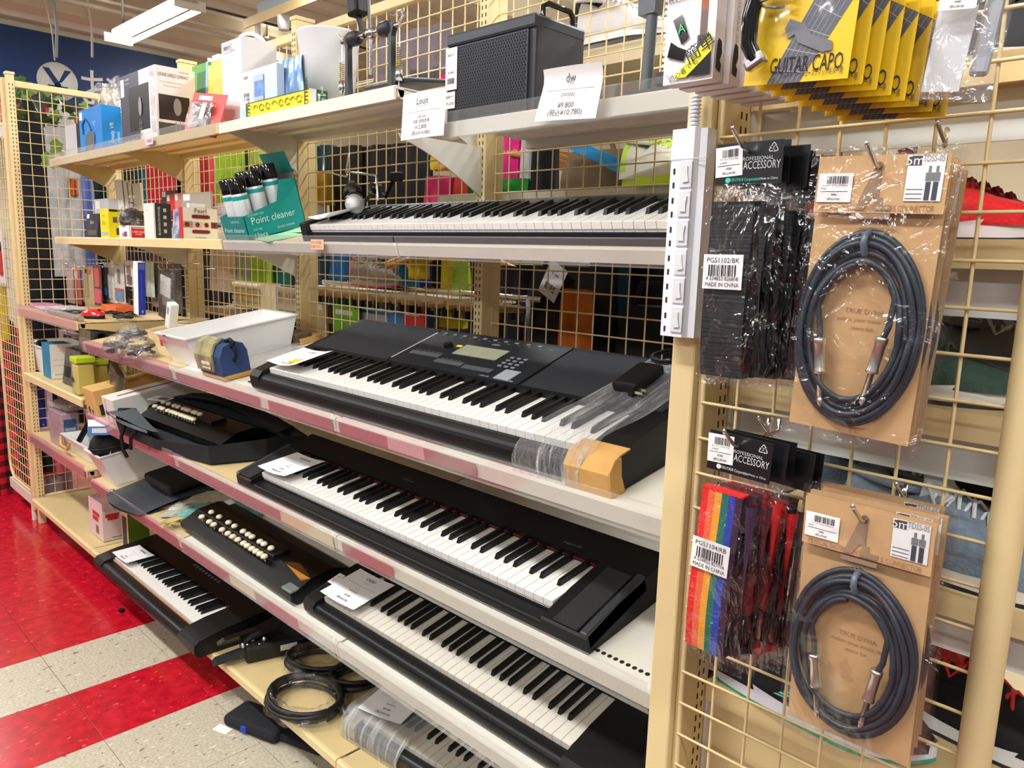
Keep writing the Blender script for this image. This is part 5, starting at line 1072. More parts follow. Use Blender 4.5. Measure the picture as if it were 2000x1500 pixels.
m = MB(); m.sheet(lambda u, v: (-.02+.34*u, -.055-.02*math.sin(u*PI)*v+(.07*u)*v*0, .058-.01*v+.03*v*(1-u)), 10, 5); m.build('grey_lining', FABG, bag)
m = MB(); m.sheet(lambda u, v: (-.03+.40*u-.02*v, -.045+.10*v*(1-.75*u)-.01, .064+.004*math.sin(u*6)-.012*v), 12, 6); m.build('turned_edge', FABG, bag)
m = MB(); m.sheet(lambda u, v: (.02+.70*u, .24-.06*v+.03*math.sin(u*PI), .06+.012*math.sin(u*5)+.0*v), 14, 5); m.build('back_flap', FAB, bag)
m = MB(); m.tube([(.14, -.055, .05), (.135, -.075, .01), (.15, -.085, -.03), (.16, -.08, -.06)], .006, 6); m.tube([(.24, -.055, .05), (.22, -.075, .02), (.21, -.08, -.02)], .006, 6); m.build('tie_strap', BLACK, bag)
zz = zither('black zither with ivory buttons inside the open cloth bag', MZ @ T(.03, .035, .007), .60, .16, .05)
tg = thing('price_tag', 'white barcode tag lying on the zither in its bag', 'price tag', MZ @ T(.035, .07, .085) @ RZ(20) @ RY(4)); m = MB(); m.box(0, 0, 0, .085, .045, .0006); barcode(m, T(.055, .026, .001), .045, .025, 7, 1); text(m, '¥2,980', T(.02, .02, .001) @ RZ(90), .008, 1); m.build('tag_paper', [PAPER, INK], tg)
# fifth shelf: white bin with a case, vinyl bag, packs and the bare zither
xa, ya = onS(S5, 218, 988)
bin_('storage_bin', 'white bin holding a black padded case on the sloping shelf', SM(S5, -3.19, .004), .165, .33, .13, WPL, .8)
o = thing('padded_case', 'black padded case bulging from the white bin', 'case', SM(S5, -3.105, .16, .158) @ RZ(10))
m = MB(); m.sheet(lambda u, v: (.082*math.cos(u*2*PI)*math.cos((v-.5)*PI)**.6, .17*math.sin(u*2*PI)*math.cos((v-.5)*PI)**.6,   .062*math.sin((v-.5)*PI)), 28, 12, closed_u=True); m.build('case_shell', mat((12, 13, 15), .75, bump=.3, bscale=500), o)
m = MB(); m.tube([(0.0835*math.cos(a*PI/14), .172*math.sin(a*PI/14), 0) for a in range(28)], .0025, 5, True); m.build('zip_seam', mat((34, 36, 40), .6), o)
m = MB(); m.box(0, 0, 0, .03, .001, .035); tag(m.build('paper_tag', PAPER, None, SM(S5, -3.06, .035, .11) @ RX(-20)), 'white paper tag hanging from the black padded case', 'tag')
x, y = onS(S5, 320, 990)
vb = thing('vinyl_bag', 'folded black vinyl bag on the sloping shelf beside the white bin', 'bag', SM(S5, -2.985, -.005, .004))
m = MB(); m.sheet(lambda u, v: (.0+.33*u+.03*math.sin(v*3), -.01+.40*v-.03*math.sin(u*PI), .03+.012*math.sin(u*7+v*3)*math.sin(v*5)-.02*abs(u-.5)-.018*(1-v)), 22, 16); m.sheet(lambda u, v: (.0+.33*u+.03*math.sin(v*3), -.01+.40*v-.03*math.sin(u*PI), 0), 22, 16); m.build('bag_panel', mat((56, 60, 64), .45, bump=.3, bscale=60), vb)
m = MB(); m.rbox(.10, .10, .032, .33, .36, .068, .012); m.build('folded_cloth', mat((14, 14, 16), .8), vb); m = MB(); text(m, 'taisho', T(.24, .22, .069), .05); m.build('faded_print', mat((70, 60, 40), .7), vb)
m = MB(); m.lathe([(.006, 0), (.009, 0), (.009, .002), (.006, .002)], 10, 0, T(.05, .0, .022)); m.build('eyelet', NICKEL, vb)
for i, (px, py, w, d, rgb, r) in enumerate(((340, 1000, .30, .16, (222, 150, 150), -28), (372, 1018, .34, .15, (214, 216, 200), -24), (385, 1030, .30, .12, (120, 190, 178), -24), (420, 1000, .36, .1, (200, 190, 160), -22))):
    x, y = onS(S5, px, py); t = thing('clear_pack', ['pink backed clear pack under the vinyl bag', 'shiny clear pack of sheets on the sloping shelf', 'teal printed clear pack against the bare zither', 'cream clear pack at the back behind the bare zither'][i], 'pack', SM(S5, x-.02, y+.10, .003+.004*i) @ RZ(r+60))
    MB().box(-w/2, -d/2, 0, w/2, d/2, .002).build('card_sheet', mat(rgb, .5), t); MB().sheet(lambda u, v: ((u-.5)*w*1.1, (v-.5)*d*1.1, .004+.003*math.sin(u*17)*math.sin(v*9+i)), 18, 12).build('clear_wrap', CLEARW, t)
x, y = onS(S5, 372, 1045)
MZ2 = SM(S5, -2.41, .03, .004) @ RZ(-1)
zither('bare black zither with ivory buttons and a wooden bridge on the sloping shelf', MZ2, .72, .18, .052, True, .041)
t = thing('tassel', 'gold and white tassel hanging off the bare zither end', 'tassel', MZ2 @ T(-.02, .02, .02)); m = MB(); rn = random.Random(9)
for k in range(26): m.tube([(0, 0, .01), (-.03+rn.uniform(-.02, .02), -.03+rn.uniform(-.02, .02), .006), (-.05+rn.uniform(-.03, .03), -.05+rn.uniform(-.02, .03), -.008)], .0016, 4)
m.build('fringe', mat((190, 168, 96), .5), t, kind='stuff')
m = MB(); m.box(0, 0, 0, .04, .022, .0006); tag(m.build('paper_tag', PAPER, None, MZ2 @ T(.03, .14, .054)), 'small white tag stuck on the bare zither', 'tag')

# ================================================================== BOTTOM SHELF AND FLOOR
ZB = .1385
P = PZ(200, 1057, ZB); M, w, d, h = corner_box(175, 200, 239, 988, P.y, ZB, 1020)
FC = mat((222, 196, 196), .55); FR = mat((196, 40, 44), .5)
tcn = carton('telephone_carton', 'pale pink carton with red telephone pictures on the bottom shelf', M, w, d, h, FC, [('right', .15, .63, .85, .72, FR), ('right', .25, .55, .8, .64, FR), ('front', .3, .6, .8, .7, FR), ('front', .3, .45, .7, .58, FR), ('front', .5, .12, .7, .35, mat((120, 90, 90), .5)), ('right', .45, .06, .95, .09, GREYINK)], [('right', .5, .84, 'もしもし', .02, mat((170, 170, 180), .5))])
M2_, w2, d2, h2 = corner_box(238, 250, 278, 998, P.y+.04, ZB, 1030)
carton('green_carton', 'green carton with a dark panel behind the telephone carton', M2_, w2, d2*1.5, h2, [mat((110, 130, 26), .5), mat((206, 196, 150), .5), mat((96, 120, 24), .5), mat((150, 156, 40), .5)], [('front', .1, .05, .8, .8, mat((40, 36, 44), .5))])
# black gear with a clamp on the bottom deck
pa = PZ(470, 1280, ZB+.02)
gm = thing('floor_pedal', 'black foot pedal gear with chrome screws on the bottom deck', 'pedal', T(pa.x-.03, pa.y+.02, ZB) @ RZ(74))
MB().rbox(0, -.06, .0, .27, .06, .05, .008).build('gear_body', mat((14, 15, 17), .5), gm)
MB().prism([(.0, .05), (.16, .10), (.17, .11), (.02, .065)], -.03, .03, 'y').build('tilting_plate', BLACK, gm); MB().prism([(-.09, .01), (.02, .03), (.03, .04), (-.08, .02)], -.05, -.01, 'y').build('clamp_jaw', mat((26, 34, 36), .4), gm); MB().prism([(-.07, .05), (.02, .05), (.04, .075), (-.05, .062)], -.005, .02, 'y').build('clamp_lever', BLACKG, gm)
for k in range(5): m = MB(); m.lathe([(0, 0), (.008, 0), (.008, .008), (.003, .014), (0, .014)], 10); m.build('chrome_screw', CHROME, gm, T(-.005+.016*k, -.045+.012*(k % 3), .05-.012*(k % 2)))
MB().box(.10, -.0615, .02, .15, -.0605, .038).build('paper_label', PAPER, gm)
def coil(label, px, py, z, r, n, rad, rgb=(18, 18, 20), sq=.9, film=True, rot=0):
    p = PZ(px, py, z); t = thing('coiled_cable', label, 'cable', T(p.x, p.y, z) @ RZ(rot)); rn = random.Random(int(px))
    m = MB(); pts = []
    for k in range(n*24):
        a = 2*PI*k/24; rr = r*(1+.07*math.sin(k*.13)+.05*math.sin(k*.05)); pts.append((rr*math.cos(a), sq*rr*math.sin(a), rad+.028*abs(math.sin(k*.041))+.004*math.sin(k*.3)))
    m.tube(pts, rad, 7); m.build('cable_loops', mat(rgb, .45), t)
    m = MB(); m.tube([(-r*.9, .01, .02), (-r*1.1, .0, .03), (-r*1.0, -.02, .035)], .008, 8); m.build('tie_band', mat((60, 64, 70), .5, noise=.6, nscale=200, rgb2=(150, 160, 170)), t)
    m = MB(); m.cyl((r*.9, r*.5, .02), (r*1.35, r*.35, .02), .009, n=10); m.cyl((r*1.35, r*.35, .02), (r*1.5, r*.30, .02), .010, n=10, mi=1); m.build('connector', [STEEL, BLACK], t)
    if film: m = MB(); m.sheet(lambda u, v: ((r*(.62+.55*v)+.008*math.sin(u*40+v*3))*math.cos(u*2*PI), sq*(r*(.62+.55*v)+.006*math.sin(u*31))*math.sin(u*2*PI), .004+.045*math.sin(v*PI)+.003*math.sin(u*60)), 60, 8, closed_u=True); m.build('clear_bag', plastic_film(base=.06, wr=1.0, scale=30), t)
    return t
coil('large coiled black cable in a clear bag hanging over the bottom shelf edge', 597, 1378, ZB+.001, .105, 6, .0065, sq=.85)
coil('coiled black cable in a clear bag behind the foot pedal gear', 632, 1300, ZB+.001, .10, 5, .0065, sq=.8, rot=40)
coil('third coiled black cable beside the film-wrapped keyboard', 705, 1330, ZB+.001, .085, 5, .007, sq=.8, film=False, rot=80)
pf = PZ(478, 1418, 0.001)
fp_ = thing('neoprene_pouch', 'black padded pouch with blue tab lying on the floor', 'pouch', T(pf.x-.06, pf.y+.0, .001) @ RZ(18))
MB().rbox(0, -.05, 0, .20, .05, .035, .014).build('pouch_body', mat((18, 22, 28), .85, bump=.3, bscale=500), fp_); MB().rbox(.075, -.053, .006, .095, -.045, .026, .003).build('blue_tab', mat((20, 60, 190), .6), fp_); MB().rbox(.19, -.03, .004, .34, .05, .025, .008).build('pouch_tail', mat((14, 16, 20), .85), fp_)
MB().box(-.012, -.075, .0, .04, -.045, .0006).build('paper_tag', PAPER, fp_)
pq = PZ(237, 1195, 0); tag(MB().rbox(-.008, -.008, .0005, .010, .008, .013, .002).build('rubber_foot', BLACK, None, T(pq.x, pq.y, 0) @ RZ(20)), 'tiny black rubber foot lying on the red tiles', 'rubber foot')
# ================================================================== POWER STRIP ON THE FRONT POST
YP = .845
z0, z1 = PY(1311, 657, YP).z, PY(1347, 250, YP).z
xs = PY(1299, 460, YP).x; ws = PY(1362, 460, YP).x-xs
ps = thing('power_strip', 'long white six-way power strip fixed to the beige post', 'power strip', T(xs, YP, z0))
hs = z1-z0; WPS = mat((236, 238, 244), .35)
MB().prism([(0, .003), (.004, 0), (ws*.72, 0), (ws*.82, .006), (ws, .008), (ws, .029), (0, .029)], 0, hs, 'z').build('housing', WPS, ps)
fr = MB(); fr.rbox(-.0085, -.0022, -.016, .0085, .001, .016, .0008); fr = fr.mesh('switch_frame', mat((220, 222, 228), .35))
sw = MB(); sw.prism([(-.0042, -.0095), (.0042, -.0095), (.0034, 0), (.0042, .0095), (-.0042, .0095), (-.0034, 0)], -.0042, -.002, 'y'); sw = sw.mesh('rocker_switch', mat((226, 228, 226), .15, coat=.5))
sl = MB(); sl.box(-.0012, -.0007, -.0035, .0012, .0004, .0035); sl = sl.mesh('outlet_slot', mat((20, 20, 22), .7))
for i in range(6):
    zc = hs*(.785-i*.139 if i < 5 else .085)
    o = inst('switch_frame', fr, ps, T(ws*.55, 0, zc)); inst('rocker_switch', sw, o, RY((-8, 4, 3, -9, -8, -8)[i]))
    for k in (-1, 1): inst('outlet_slot', sl, ps, T(ws*.17, 0, zc+k*.0085-.004))
MB().rbox(-.002, -.001, hs*.855, ws+.003, .0005, hs*.861, .0002).build('cable_tie', plastic_film(base=.4, wr=0, haze=.7), ps)
m = MB()
for k in range(9): m.lathe([(.0055, 0), (.0075, .002), (.0055, .004)], 12, 0, T(ws*.5, .014, hs+k*.0046))
m.build('strain_relief', WPS, ps); MB().tube([(ws*.5, .014, hs), (ws*.52, .016, hs+.06), (ws*.6, .02, hs+.2), (ws*.7, .026, hs+.45)], .0042, 8).build('cord', WPS, ps)

# ================================================================== HANGING PACKS ON THE FRONT MESH
def pframe(TL, TR, BL, Y):
    a, b, c = PY(*TL, Y), PY(*TR, Y), PY(*BL, Y)
    ex = (b-a).normalized(); ez = Vector((-ex.z, 0, ex.x)); W_ = (b-a).length; H_ = (a-c).dot(ez)
    o = a-ez*H_
    return Matrix(((ex.x, 0, ez.x, o.x), (0, 1, 0, o.y), (ex.z, 0, ez.z, o.z), (0, 0, 0, 1))), W_, H_
FRONT = RX(90)      # lettering plane facing the aisle
def words(mb, items, y):
    for (s, x, z, size, mi, wid) in items: text(mb, s, T(x, y, z) @ FRONT, size, mi, wid)
def sticker(parent, x, z, w, h, y, lines, seed, rot=0):
    m = MB(); m.rbox(-w/2, y-.0006, -h/2, w/2, y, h/2, .0002)
    barcode(m, T(.06*w, y-.0009, h*.27) @ FRONT, w*.6, h*.26, seed, 1)
    for (s, u, v, size) in lines: text(m, s, T(u*w, y-.0009, v*h) @ FRONT, size*h, 1)
    m.box(-w*.42, y-.0009, -h*.135, w*.42, y-.0008, -h*.12, 1)
    return m.build('price_sticker', [PAPER, INK], parent, T(x, 0, z) @ RY(rot))
def hook(label, p, Y, reach):
    h = thing('display_hook', label, 'hook', T(p.x, Y, p.z))
    MB().tube([(0, 0, .012), (0, -.004, .014), (0, -.004, 0), (0, -reach*.85, -.004), (0, -reach, .0), (-.004, -reach-.016, .016)], .0022, 7).build('hook_wire', CHROME, h)
    MB().lathe([(0, -.003), (.003, 0), (0, .003)], 8, 0, T(-.004, -reach-.016, .017)).build('tip_ball', CHROME, h)
    return h
RUB = mat((44, 50, 60), .42, bump=.2, bscale=300); BAGF = plastic_film(base=.035, wr=.5, scale=14, rough=.1)
BAGS = [plastic_film(base=.035, wr=.45+.1*i, scale=11+3*i, rough=.1, stretch=(1, 1, .6+.2*i)) for i in range(4)]
def cable_pack(label, M, W_, H_, seed, full=True, grp=None):
    t = thing('cable_pack', label, 'cable pack', M, grp); rn = random.Random(seed)
    MB().box(.03*W_, 0, .02*H_, .94*W_, .0012, .985*H_).build('backing_card', KRAFT, t)
    MB().box(.04*W_, -.009, .795*H_, .95*W_, -.0078, .985*H_).build('header_card', mat((206, 166, 118), .75, noise=.04, nscale=40), t)
    m = MB(); L = []
    n = 6
    for i in range(n):
        r = 1-.055*i; ox, oz = rn.uniform(-.01, .01), rn.uniform(-.008, .008)
        pts = [(W_*(.475+ox)+.45*W_*r*math.cos(a*PI/24), -.006-.0035*(i % 3)+.002*math.sin(a*.6+i), H_*(.395+oz)+.335*H_*r*math.sin(a*PI/24)) for a in range(48)]
        m.tube(pts, .0031, 8, True)
    e1 = [(W_*.475+.45*W_*.68*math.cos(a), -.012, H_*.395+.335*H_*.68*math.sin(a)) for a in [PI*.55+k*.1 for k in range(12)]]+[(W_*.215, -.012, H_*.40), (W_*.23, -.013, H_*.345)]
    e2 = [(W_*.475+.45*W_*.66*math.cos(a), -.013, H_*.395+.335*H_*.7*math.sin(a)) for a in [PI*.45-k*.1 for k in range(10)]]+[(W_*.72, -.014, H_*.42), (W_*.69, -.014, H_*.375)]
    m.tube(e1, .0031, 8); m.tube(e2, .0031, 8); m.build('cable_loops', RUB, t)
    MB().tube([(W_*.47, -.002, H_*.735), (W_*.472, -.016, H_*.72), (W_*.475, -.019, H_*.69), (W_*.478, -.012, H_*.655)], .0035, 6).build('tie_wrap', mat((90, 98, 112), .3), t)
    jk = [(.0, 0), (.0058, 0), (.0062, .002), (.0062, .006), (.0055, .007), (.0055, .032), (.0062, .034), (.0062, .036), (.0032, .037), (.0032, .060), (.0026, .0605), (.0026, .062), (.0034, .063), (.0026, .068), (.0004, .071)]
    for (x, z, ang) in ((.23, .355, 172), (.69, .385, 189)):
        MB().lathe(jk, 14, 0, T(W_*x, -.014, H_*z) @ RY(ang)).build('jack_plug', NICKEL, t)
    m = MB(); y = -.0096
    text(m, 'MUSICAL INSTRUMENT CABLE & CONNECTOR', T(W_*.49, y, H_*.81) @ FRONT, .0085, 0, W_*.8); text(m, 'TRUE DYNA', T(W_*.5, -.0006, H_*.46) @ FRONT, .007); text(m, 'makes your music life', T(W_*.5, -.0006, H_*.43) @ FRONT, .006); text(m, 'more fun', T(W_*.5, -.0006, H_*.40) @ FRONT, .006)
    m.build('printed_lettering', mat((168, 126, 84), .8), t)
    m = MB(); cx, cz = W_*.47, H_*.86
    m.prism([(cx-.016, cz-.016), (cx-.002, cz+.024), (cx+.005, cz+.024), (cx+.005, cz-.004), (cx-.001, cz-.004), (cx-.008, cz-.016)], y-.0004, y, 'y'); m.prism([(cx+.0, cz-.016), (cx+.018, cz-.016), (cx+.018, cz-.011), (cx+.009, cz-.011), (cx+.009, cz-.004), (cx+.003, cz-.004)], y-.0004, y, 'y'); m.prism([(cx-.018, cz-.024), (cx+.018, cz-.024), (cx+.018, cz-.019), (cx-.018, cz-.019)], y-.0004, y, 'y'); text(m, 'TRUE DYNA', T(cx, y-.0003, cz-.03) @ FRONT, .004); m.build('brand_mark', mat((150, 122, 98), .7), t)
    m = MB(); lw, lh = W_*.24, H_*.145; m.box(W_*.68, y-.0006, H_*.835, W_*.68+lw, y, H_*.835+lh)
    m.box(W_*.682, y-.001, H_*.835+lh*.78, W_*.682+lw*.36, y-.0006, H_*.833+lh, 1); text(m, '5m', T(W_*.682+lw*.18, y-.0013, H_*.835+lh*.88) @ FRONT, .0125, 2); text(m, 'TDSS-05', T(W_*.68+lw*.69, y-.0013, H_*.835+lh*.92) @ FRONT, .0085, 3, lw*.58)
    for k in range(2):
        bx = W_*.68+lw*(.62+.2*k); m.box(bx-.0022, y-.001, H_*.838, bx+.0022, y-.0006, H_*.835+lh*.42, 1); m.box(bx-.003, y-.001, H_*.835+lh*.44, bx+.003, y-.0006, H_*.835+lh*.62, 3); m.box(bx-.0012, y-.001, H_*.835+lh*.63, bx+.0012, y-.0006, H_*.835+lh*.76, 3)
    for k in range(3): m.box(W_*.69, y-.001, H_*.842+k*lh*.1, W_*.69+lw*.45, y-.0006, H_*.8425+k*lh*.1+.0006, 3)
    m.build('info_label', [PAPER, mat((62, 66, 78), .6), PAPER, GREYINK], t)
    sticker(t, W_*.185, H_*.878, W_*.255, H_*.098, y-.0002, [('シールド  KC 5m TDSS05 #', 0, .08, .075), ('9026#', -.32, -.03, .075), ('¥880', 0, -.24, .1), ('(税込¥968)', 0, -.39, .1)], seed)
    bf = BAGS[seed % 4]
    m = MB()
    def bag(u, v, s):
        b = .012*math.sin(u*PI)*(math.sin(min(1, v/.8)*PI)**.5 if v < .8 else 0)
        return (W_*(-.015+1.03*u), (-.0105-b-.002*math.sin(v*9+u*5+seed)*math.sin(u*PI)) if s else .004, H_*(-.02+1.035*v))
    m.sheet(lambda u, v: bag(u, v, 1), 14, 22); m.sheet(lambda u, v: bag(u, v, 0), 4, 4); m.build('clear_bag', bf, t)
    m = MB(); m.lathe([(.0022, 0), (.004, 0), (.004, -.0004)], 12, 0, T(W_*.485, y-.001, H_*.95) @ RX(90)); m.build('hang_hole', mat((120, 90, 60), .7), t)
    return t
g = 'brown cable packs on the front mesh'
MU, WU, HU = pframe((1600, 300), (1884, 290), (1563, 838), .79)
names = ['front brown cable pack of the upper row, with dark cable and two jacks', 'second brown cable pack of the upper row', 'third brown cable pack of the upper row', 'rearmost brown cable pack of the upper row']
for i in range(4): cable_pack(names[i], T(-.003*i, .0235*i, -.002*i+(.004 if i == 2 else 0)) @ MU @ RY((-.0, .5, -.6, .8)[i]), WU, HU, 11+i, i == 0, g)
ML, WL, HL = pframe((1572, 955), (1852, 1020), (1520, 1395), .79)
names = ['front brown cable pack of the lower row, with the hook bent above it', 'second brown cable pack of the lower row', 'third brown cable pack of the lower row', 'rearmost brown cable pack of the lower row']
for i in range(4): cable_pack(names[i], T(-.003*i, .0235*i, -.001*i) @ ML @ RY((0, -.5, .7, -.8)[i]), WL, HL, 21+i, i == 0, g)
for lab, M_, W_, H_, u, v in (('chrome hook carrying the upper cable packs', MU, WU, HU, .485, .952), ('chrome hook carrying the lower cable packs', ML, WL, HL, .485, .952)):
    hook(lab, M_ @ Vector((W_*u, 0, H_*v)), YF-.002, .118)
hook('spare chrome hook tip above the upper cable packs', PY(1850, 279, YF), YF-.002, .006); hook('spare chrome hook tip above the lower cable packs', PY(1770, 968, YF), YF-.002, .006)
# straps
HEADB = mat((22, 23, 26), .3, coat=.3); RIB = mat((16, 20, 26), .75, bump=1.0, bscale=260, stretch=(.02, .02, 1))
def strap_pack(label, M, W_, H_, strip, seed, code=None, grp=None, turn=0, head=.17, logo=(60, 200, 170)):
    """strip: list of (material, width fraction)"""
    t = thing('strap_pack', label, 'strap pack', M, grp); rn = random.Random(seed)
    MB().box(0, -.0008, H_*(1-head), W_, .0008, H_).build('header_card', HEADB, t)
    if code is not None:
        m = MB(); y = -.0013
        text(m, 'ACCESSORY', T(W_*.70, y, H_*(1-head*.56)) @ FRONT, .012, 0, W_*.55); text(m, 'PROFESSIONAL', T(W_*.62, y, H_*(1-head*.40)) @ FRONT, .0055, 0, W_*.5); text(m, '♴', T(W_*.86, y, H_*(1-head*.18)) @ FRONT, .013); text(m, 'Made in China', T(W_*.82, y, H_*(1-head*.88)) @ FRONT, .0035)
        text(m, 'KIKUTANI Corporation', T(W_*.46, y, H_*(1-head*.88)) @ FRONT, .005, 1, W_*.45); m.lathe([(0, 0), (.003, 0)], 12, 1, T(W_*.2, y, H_*(1-head*.88)) @ FRONT)
        m.build('lettering', [mat((206, 208, 210), .6), mat(logo, .5)], t)
        sticker(t, W_*.2, H_*(1-head*.43), W_*.42, H_*head*.72, -.001, [('ストラップ KC PGS', 0, .08, .08), ('# 90236', -.2, -.03, .08), ('¥580', 0, -.24, .11), ('(税込¥638)', 0, -.39, .11)], seed, -3)
    # strap folded flat in the bag
    x = W_*.04; sw = W_*.66; m = MB(); mats = []
    zt, zb = H_*(1-head-.075), H_*.025
    for (mm, fr_) in strip:
        w = sw*fr_; mats.append(mm); k = len(mats)-1
        m.sheet(lambda u, v, x=x, w=w: (x+w*u, -.011-.004*math.sin(v*PI)-.002*math.sin(v*6), zb+(zt-zb)*v), 3, 14, k)
        m.box(x, -.009, zb, x+w, .004, zb+.002, k)
        m.sheet(lambda u, v, x=x, w=w: (x+w*u, .004+.002*math.sin(v*5), zb+(zt-zb)*v), 2, 8, k)
        x += w
    m.box(W_*.04, -.011, zt-.001, W_*.04+sw, .004, zt+.0012, 0)
    m.build('strap_webbing', mats, t)
    x = W_*.04+sw
    m = MB(); m.sheet(lambda u, v: (x+.03*W_+.2*W_*u, -.006+.012*math.sin(u*PI+v*3), zb*1.5+(zt*.97-zb*1.5)*v), 6, 14); m.build('folded_tail', strip[-1][0], t)
    m = MB(); m.tube([(x+.05*W_, -.014, zb+.02), (x+.19*W_, -.012, zb+.022), (x+.2*W_, -.01, zb+.055), (x+.06*W_, -.012, zb+.06)], .0028, 6, True); m.tube([(x+.06*W_, -.01, zb+.11), (x+.1*W_, -.016, zb+.16), (x+.15*W_, -.01, zb+.14)], .003, 6); m.build('buckle', BLACKG, t)
    if code:
        m = MB(); lw = W_*.62; m.rbox(-lw/2, -.0006, -.019, lw/2, 0, .019, .0002); text(m, code[0], T(0, -.0009, .0125) @ FRONT, .0078, 1, lw*.82); barcode(m, T(0, -.0009, .0015) @ FRONT, lw*.72, .0125, seed+3, 1); text(m, code[1], T(0, -.0009, -.0075) @ FRONT, .006, 1, lw*.82); text(m, 'MADE IN CHINA', T(0, -.0009, -.0142) @ FRONT, .0065, 1, lw*.86)
        m.build('code_label', [PAPER, INK], t, T(W_*.34, -.018, H_*.47) @ RY(0))
    m = MB()
    m.sheet(lambda u, v: (W_*(-.04+1.08*u), -.014-.007*math.sin(u*PI)*math.sin(v*PI)-.0025*math.sin(v*13+u*6+seed)*math.sin(u*PI), H_*(1-head)*(-.02+1.02*v)), 12, 24); m.sheet(lambda u, v: (W_*(-.04+1.08*u), .007, H_*(1-head)*(-.02+1.02*v)), 4, 6)
    m.build('clear_bag', plastic_film(base=.04, wr=.95, scale=22+3*(seed % 3), rough=.09, stretch=(1, 1, .7)), t)
    return t
BKW = RIB
MS, WS_, HS_ = pframe((1403, 283), (1533, 271), (1346, 735), .79)
g = 'black strap packs'
strap_pack('front black guitar strap pack with white code label', MS, WS_, HS_, [(BKW, 1)], 31, ('PGS1102/BK', '4 534853 826808'), g)
for i in range(5): strap_pack(['second', 'third', 'fourth', 'fifth', 'rearmost'][i]+' black guitar strap pack behind the labelled one', T(.006*(i+1), .0145*(i+1), .002*(i % 2)-.001*i) @ MS @ RY((-1.2, .8, -.6, 1.2, 0)[i]), WS_, HS_*(1-.012*i), [(BKW, 1)], 32+i, None, g)
hook('chrome hook carrying the black guitar straps', MS @ Vector((WS_*.5, 0, HS_*.975)), YF-.002, .115)
rb_ = [mat(c, .7, bump=.6, bscale=700) for c in ((238, 22, 22), (246, 104, 62), (246, 166, 40), (22, 112, 92), (28, 60, 170), (54, 22, 58))]
MRb, WR, HR = pframe((1389, 838), (1512, 868), (1330, 1250), .79)
g = 'coloured strap packs'
REDS = mat((238, 34, 34), .6, noise=.9, nscale=14, rgb2=(30, 14, 16)); DRED = mat((96, 24, 40), .7, noise=.9, nscale=160, rgb2=(36, 12, 24)); BLKS = mat((24, 20, 26), .7)
strap_pack('front rainbow striped guitar strap pack', MRb, WR, HR, [(m_, 1/6) for m_ in rb_], 41, ('PGS1104/RB', '4 534853 827706'), g, logo=(220, 220, 220))
for i, (lab, mm) in enumerate((('dark red patterned guitar strap pack behind the rainbow one', DRED), ('first red and black guitar strap pack', REDS), ('second red and black guitar strap pack', REDS), ('black guitar strap pack at the back of the coloured straps', BLKS))):
    strap_pack(lab, T(.008*(i+1), .016*(i+1), .004*(i % 2)-.001*i) @ MRb @ RY((.6, -.8, .9, 0)[i]), WR, HR*(1.0-.02*i), [(mm, 1)], 42+i, None, g)
hook('chrome hook carrying the rainbow and red guitar straps', MRb @ Vector((WR*.5, 0, HR*.975)), YF-.002, .115); hook('spare chrome hook tip above the rainbow straps', PY(1504, 838, YF), YF-.002, .006)
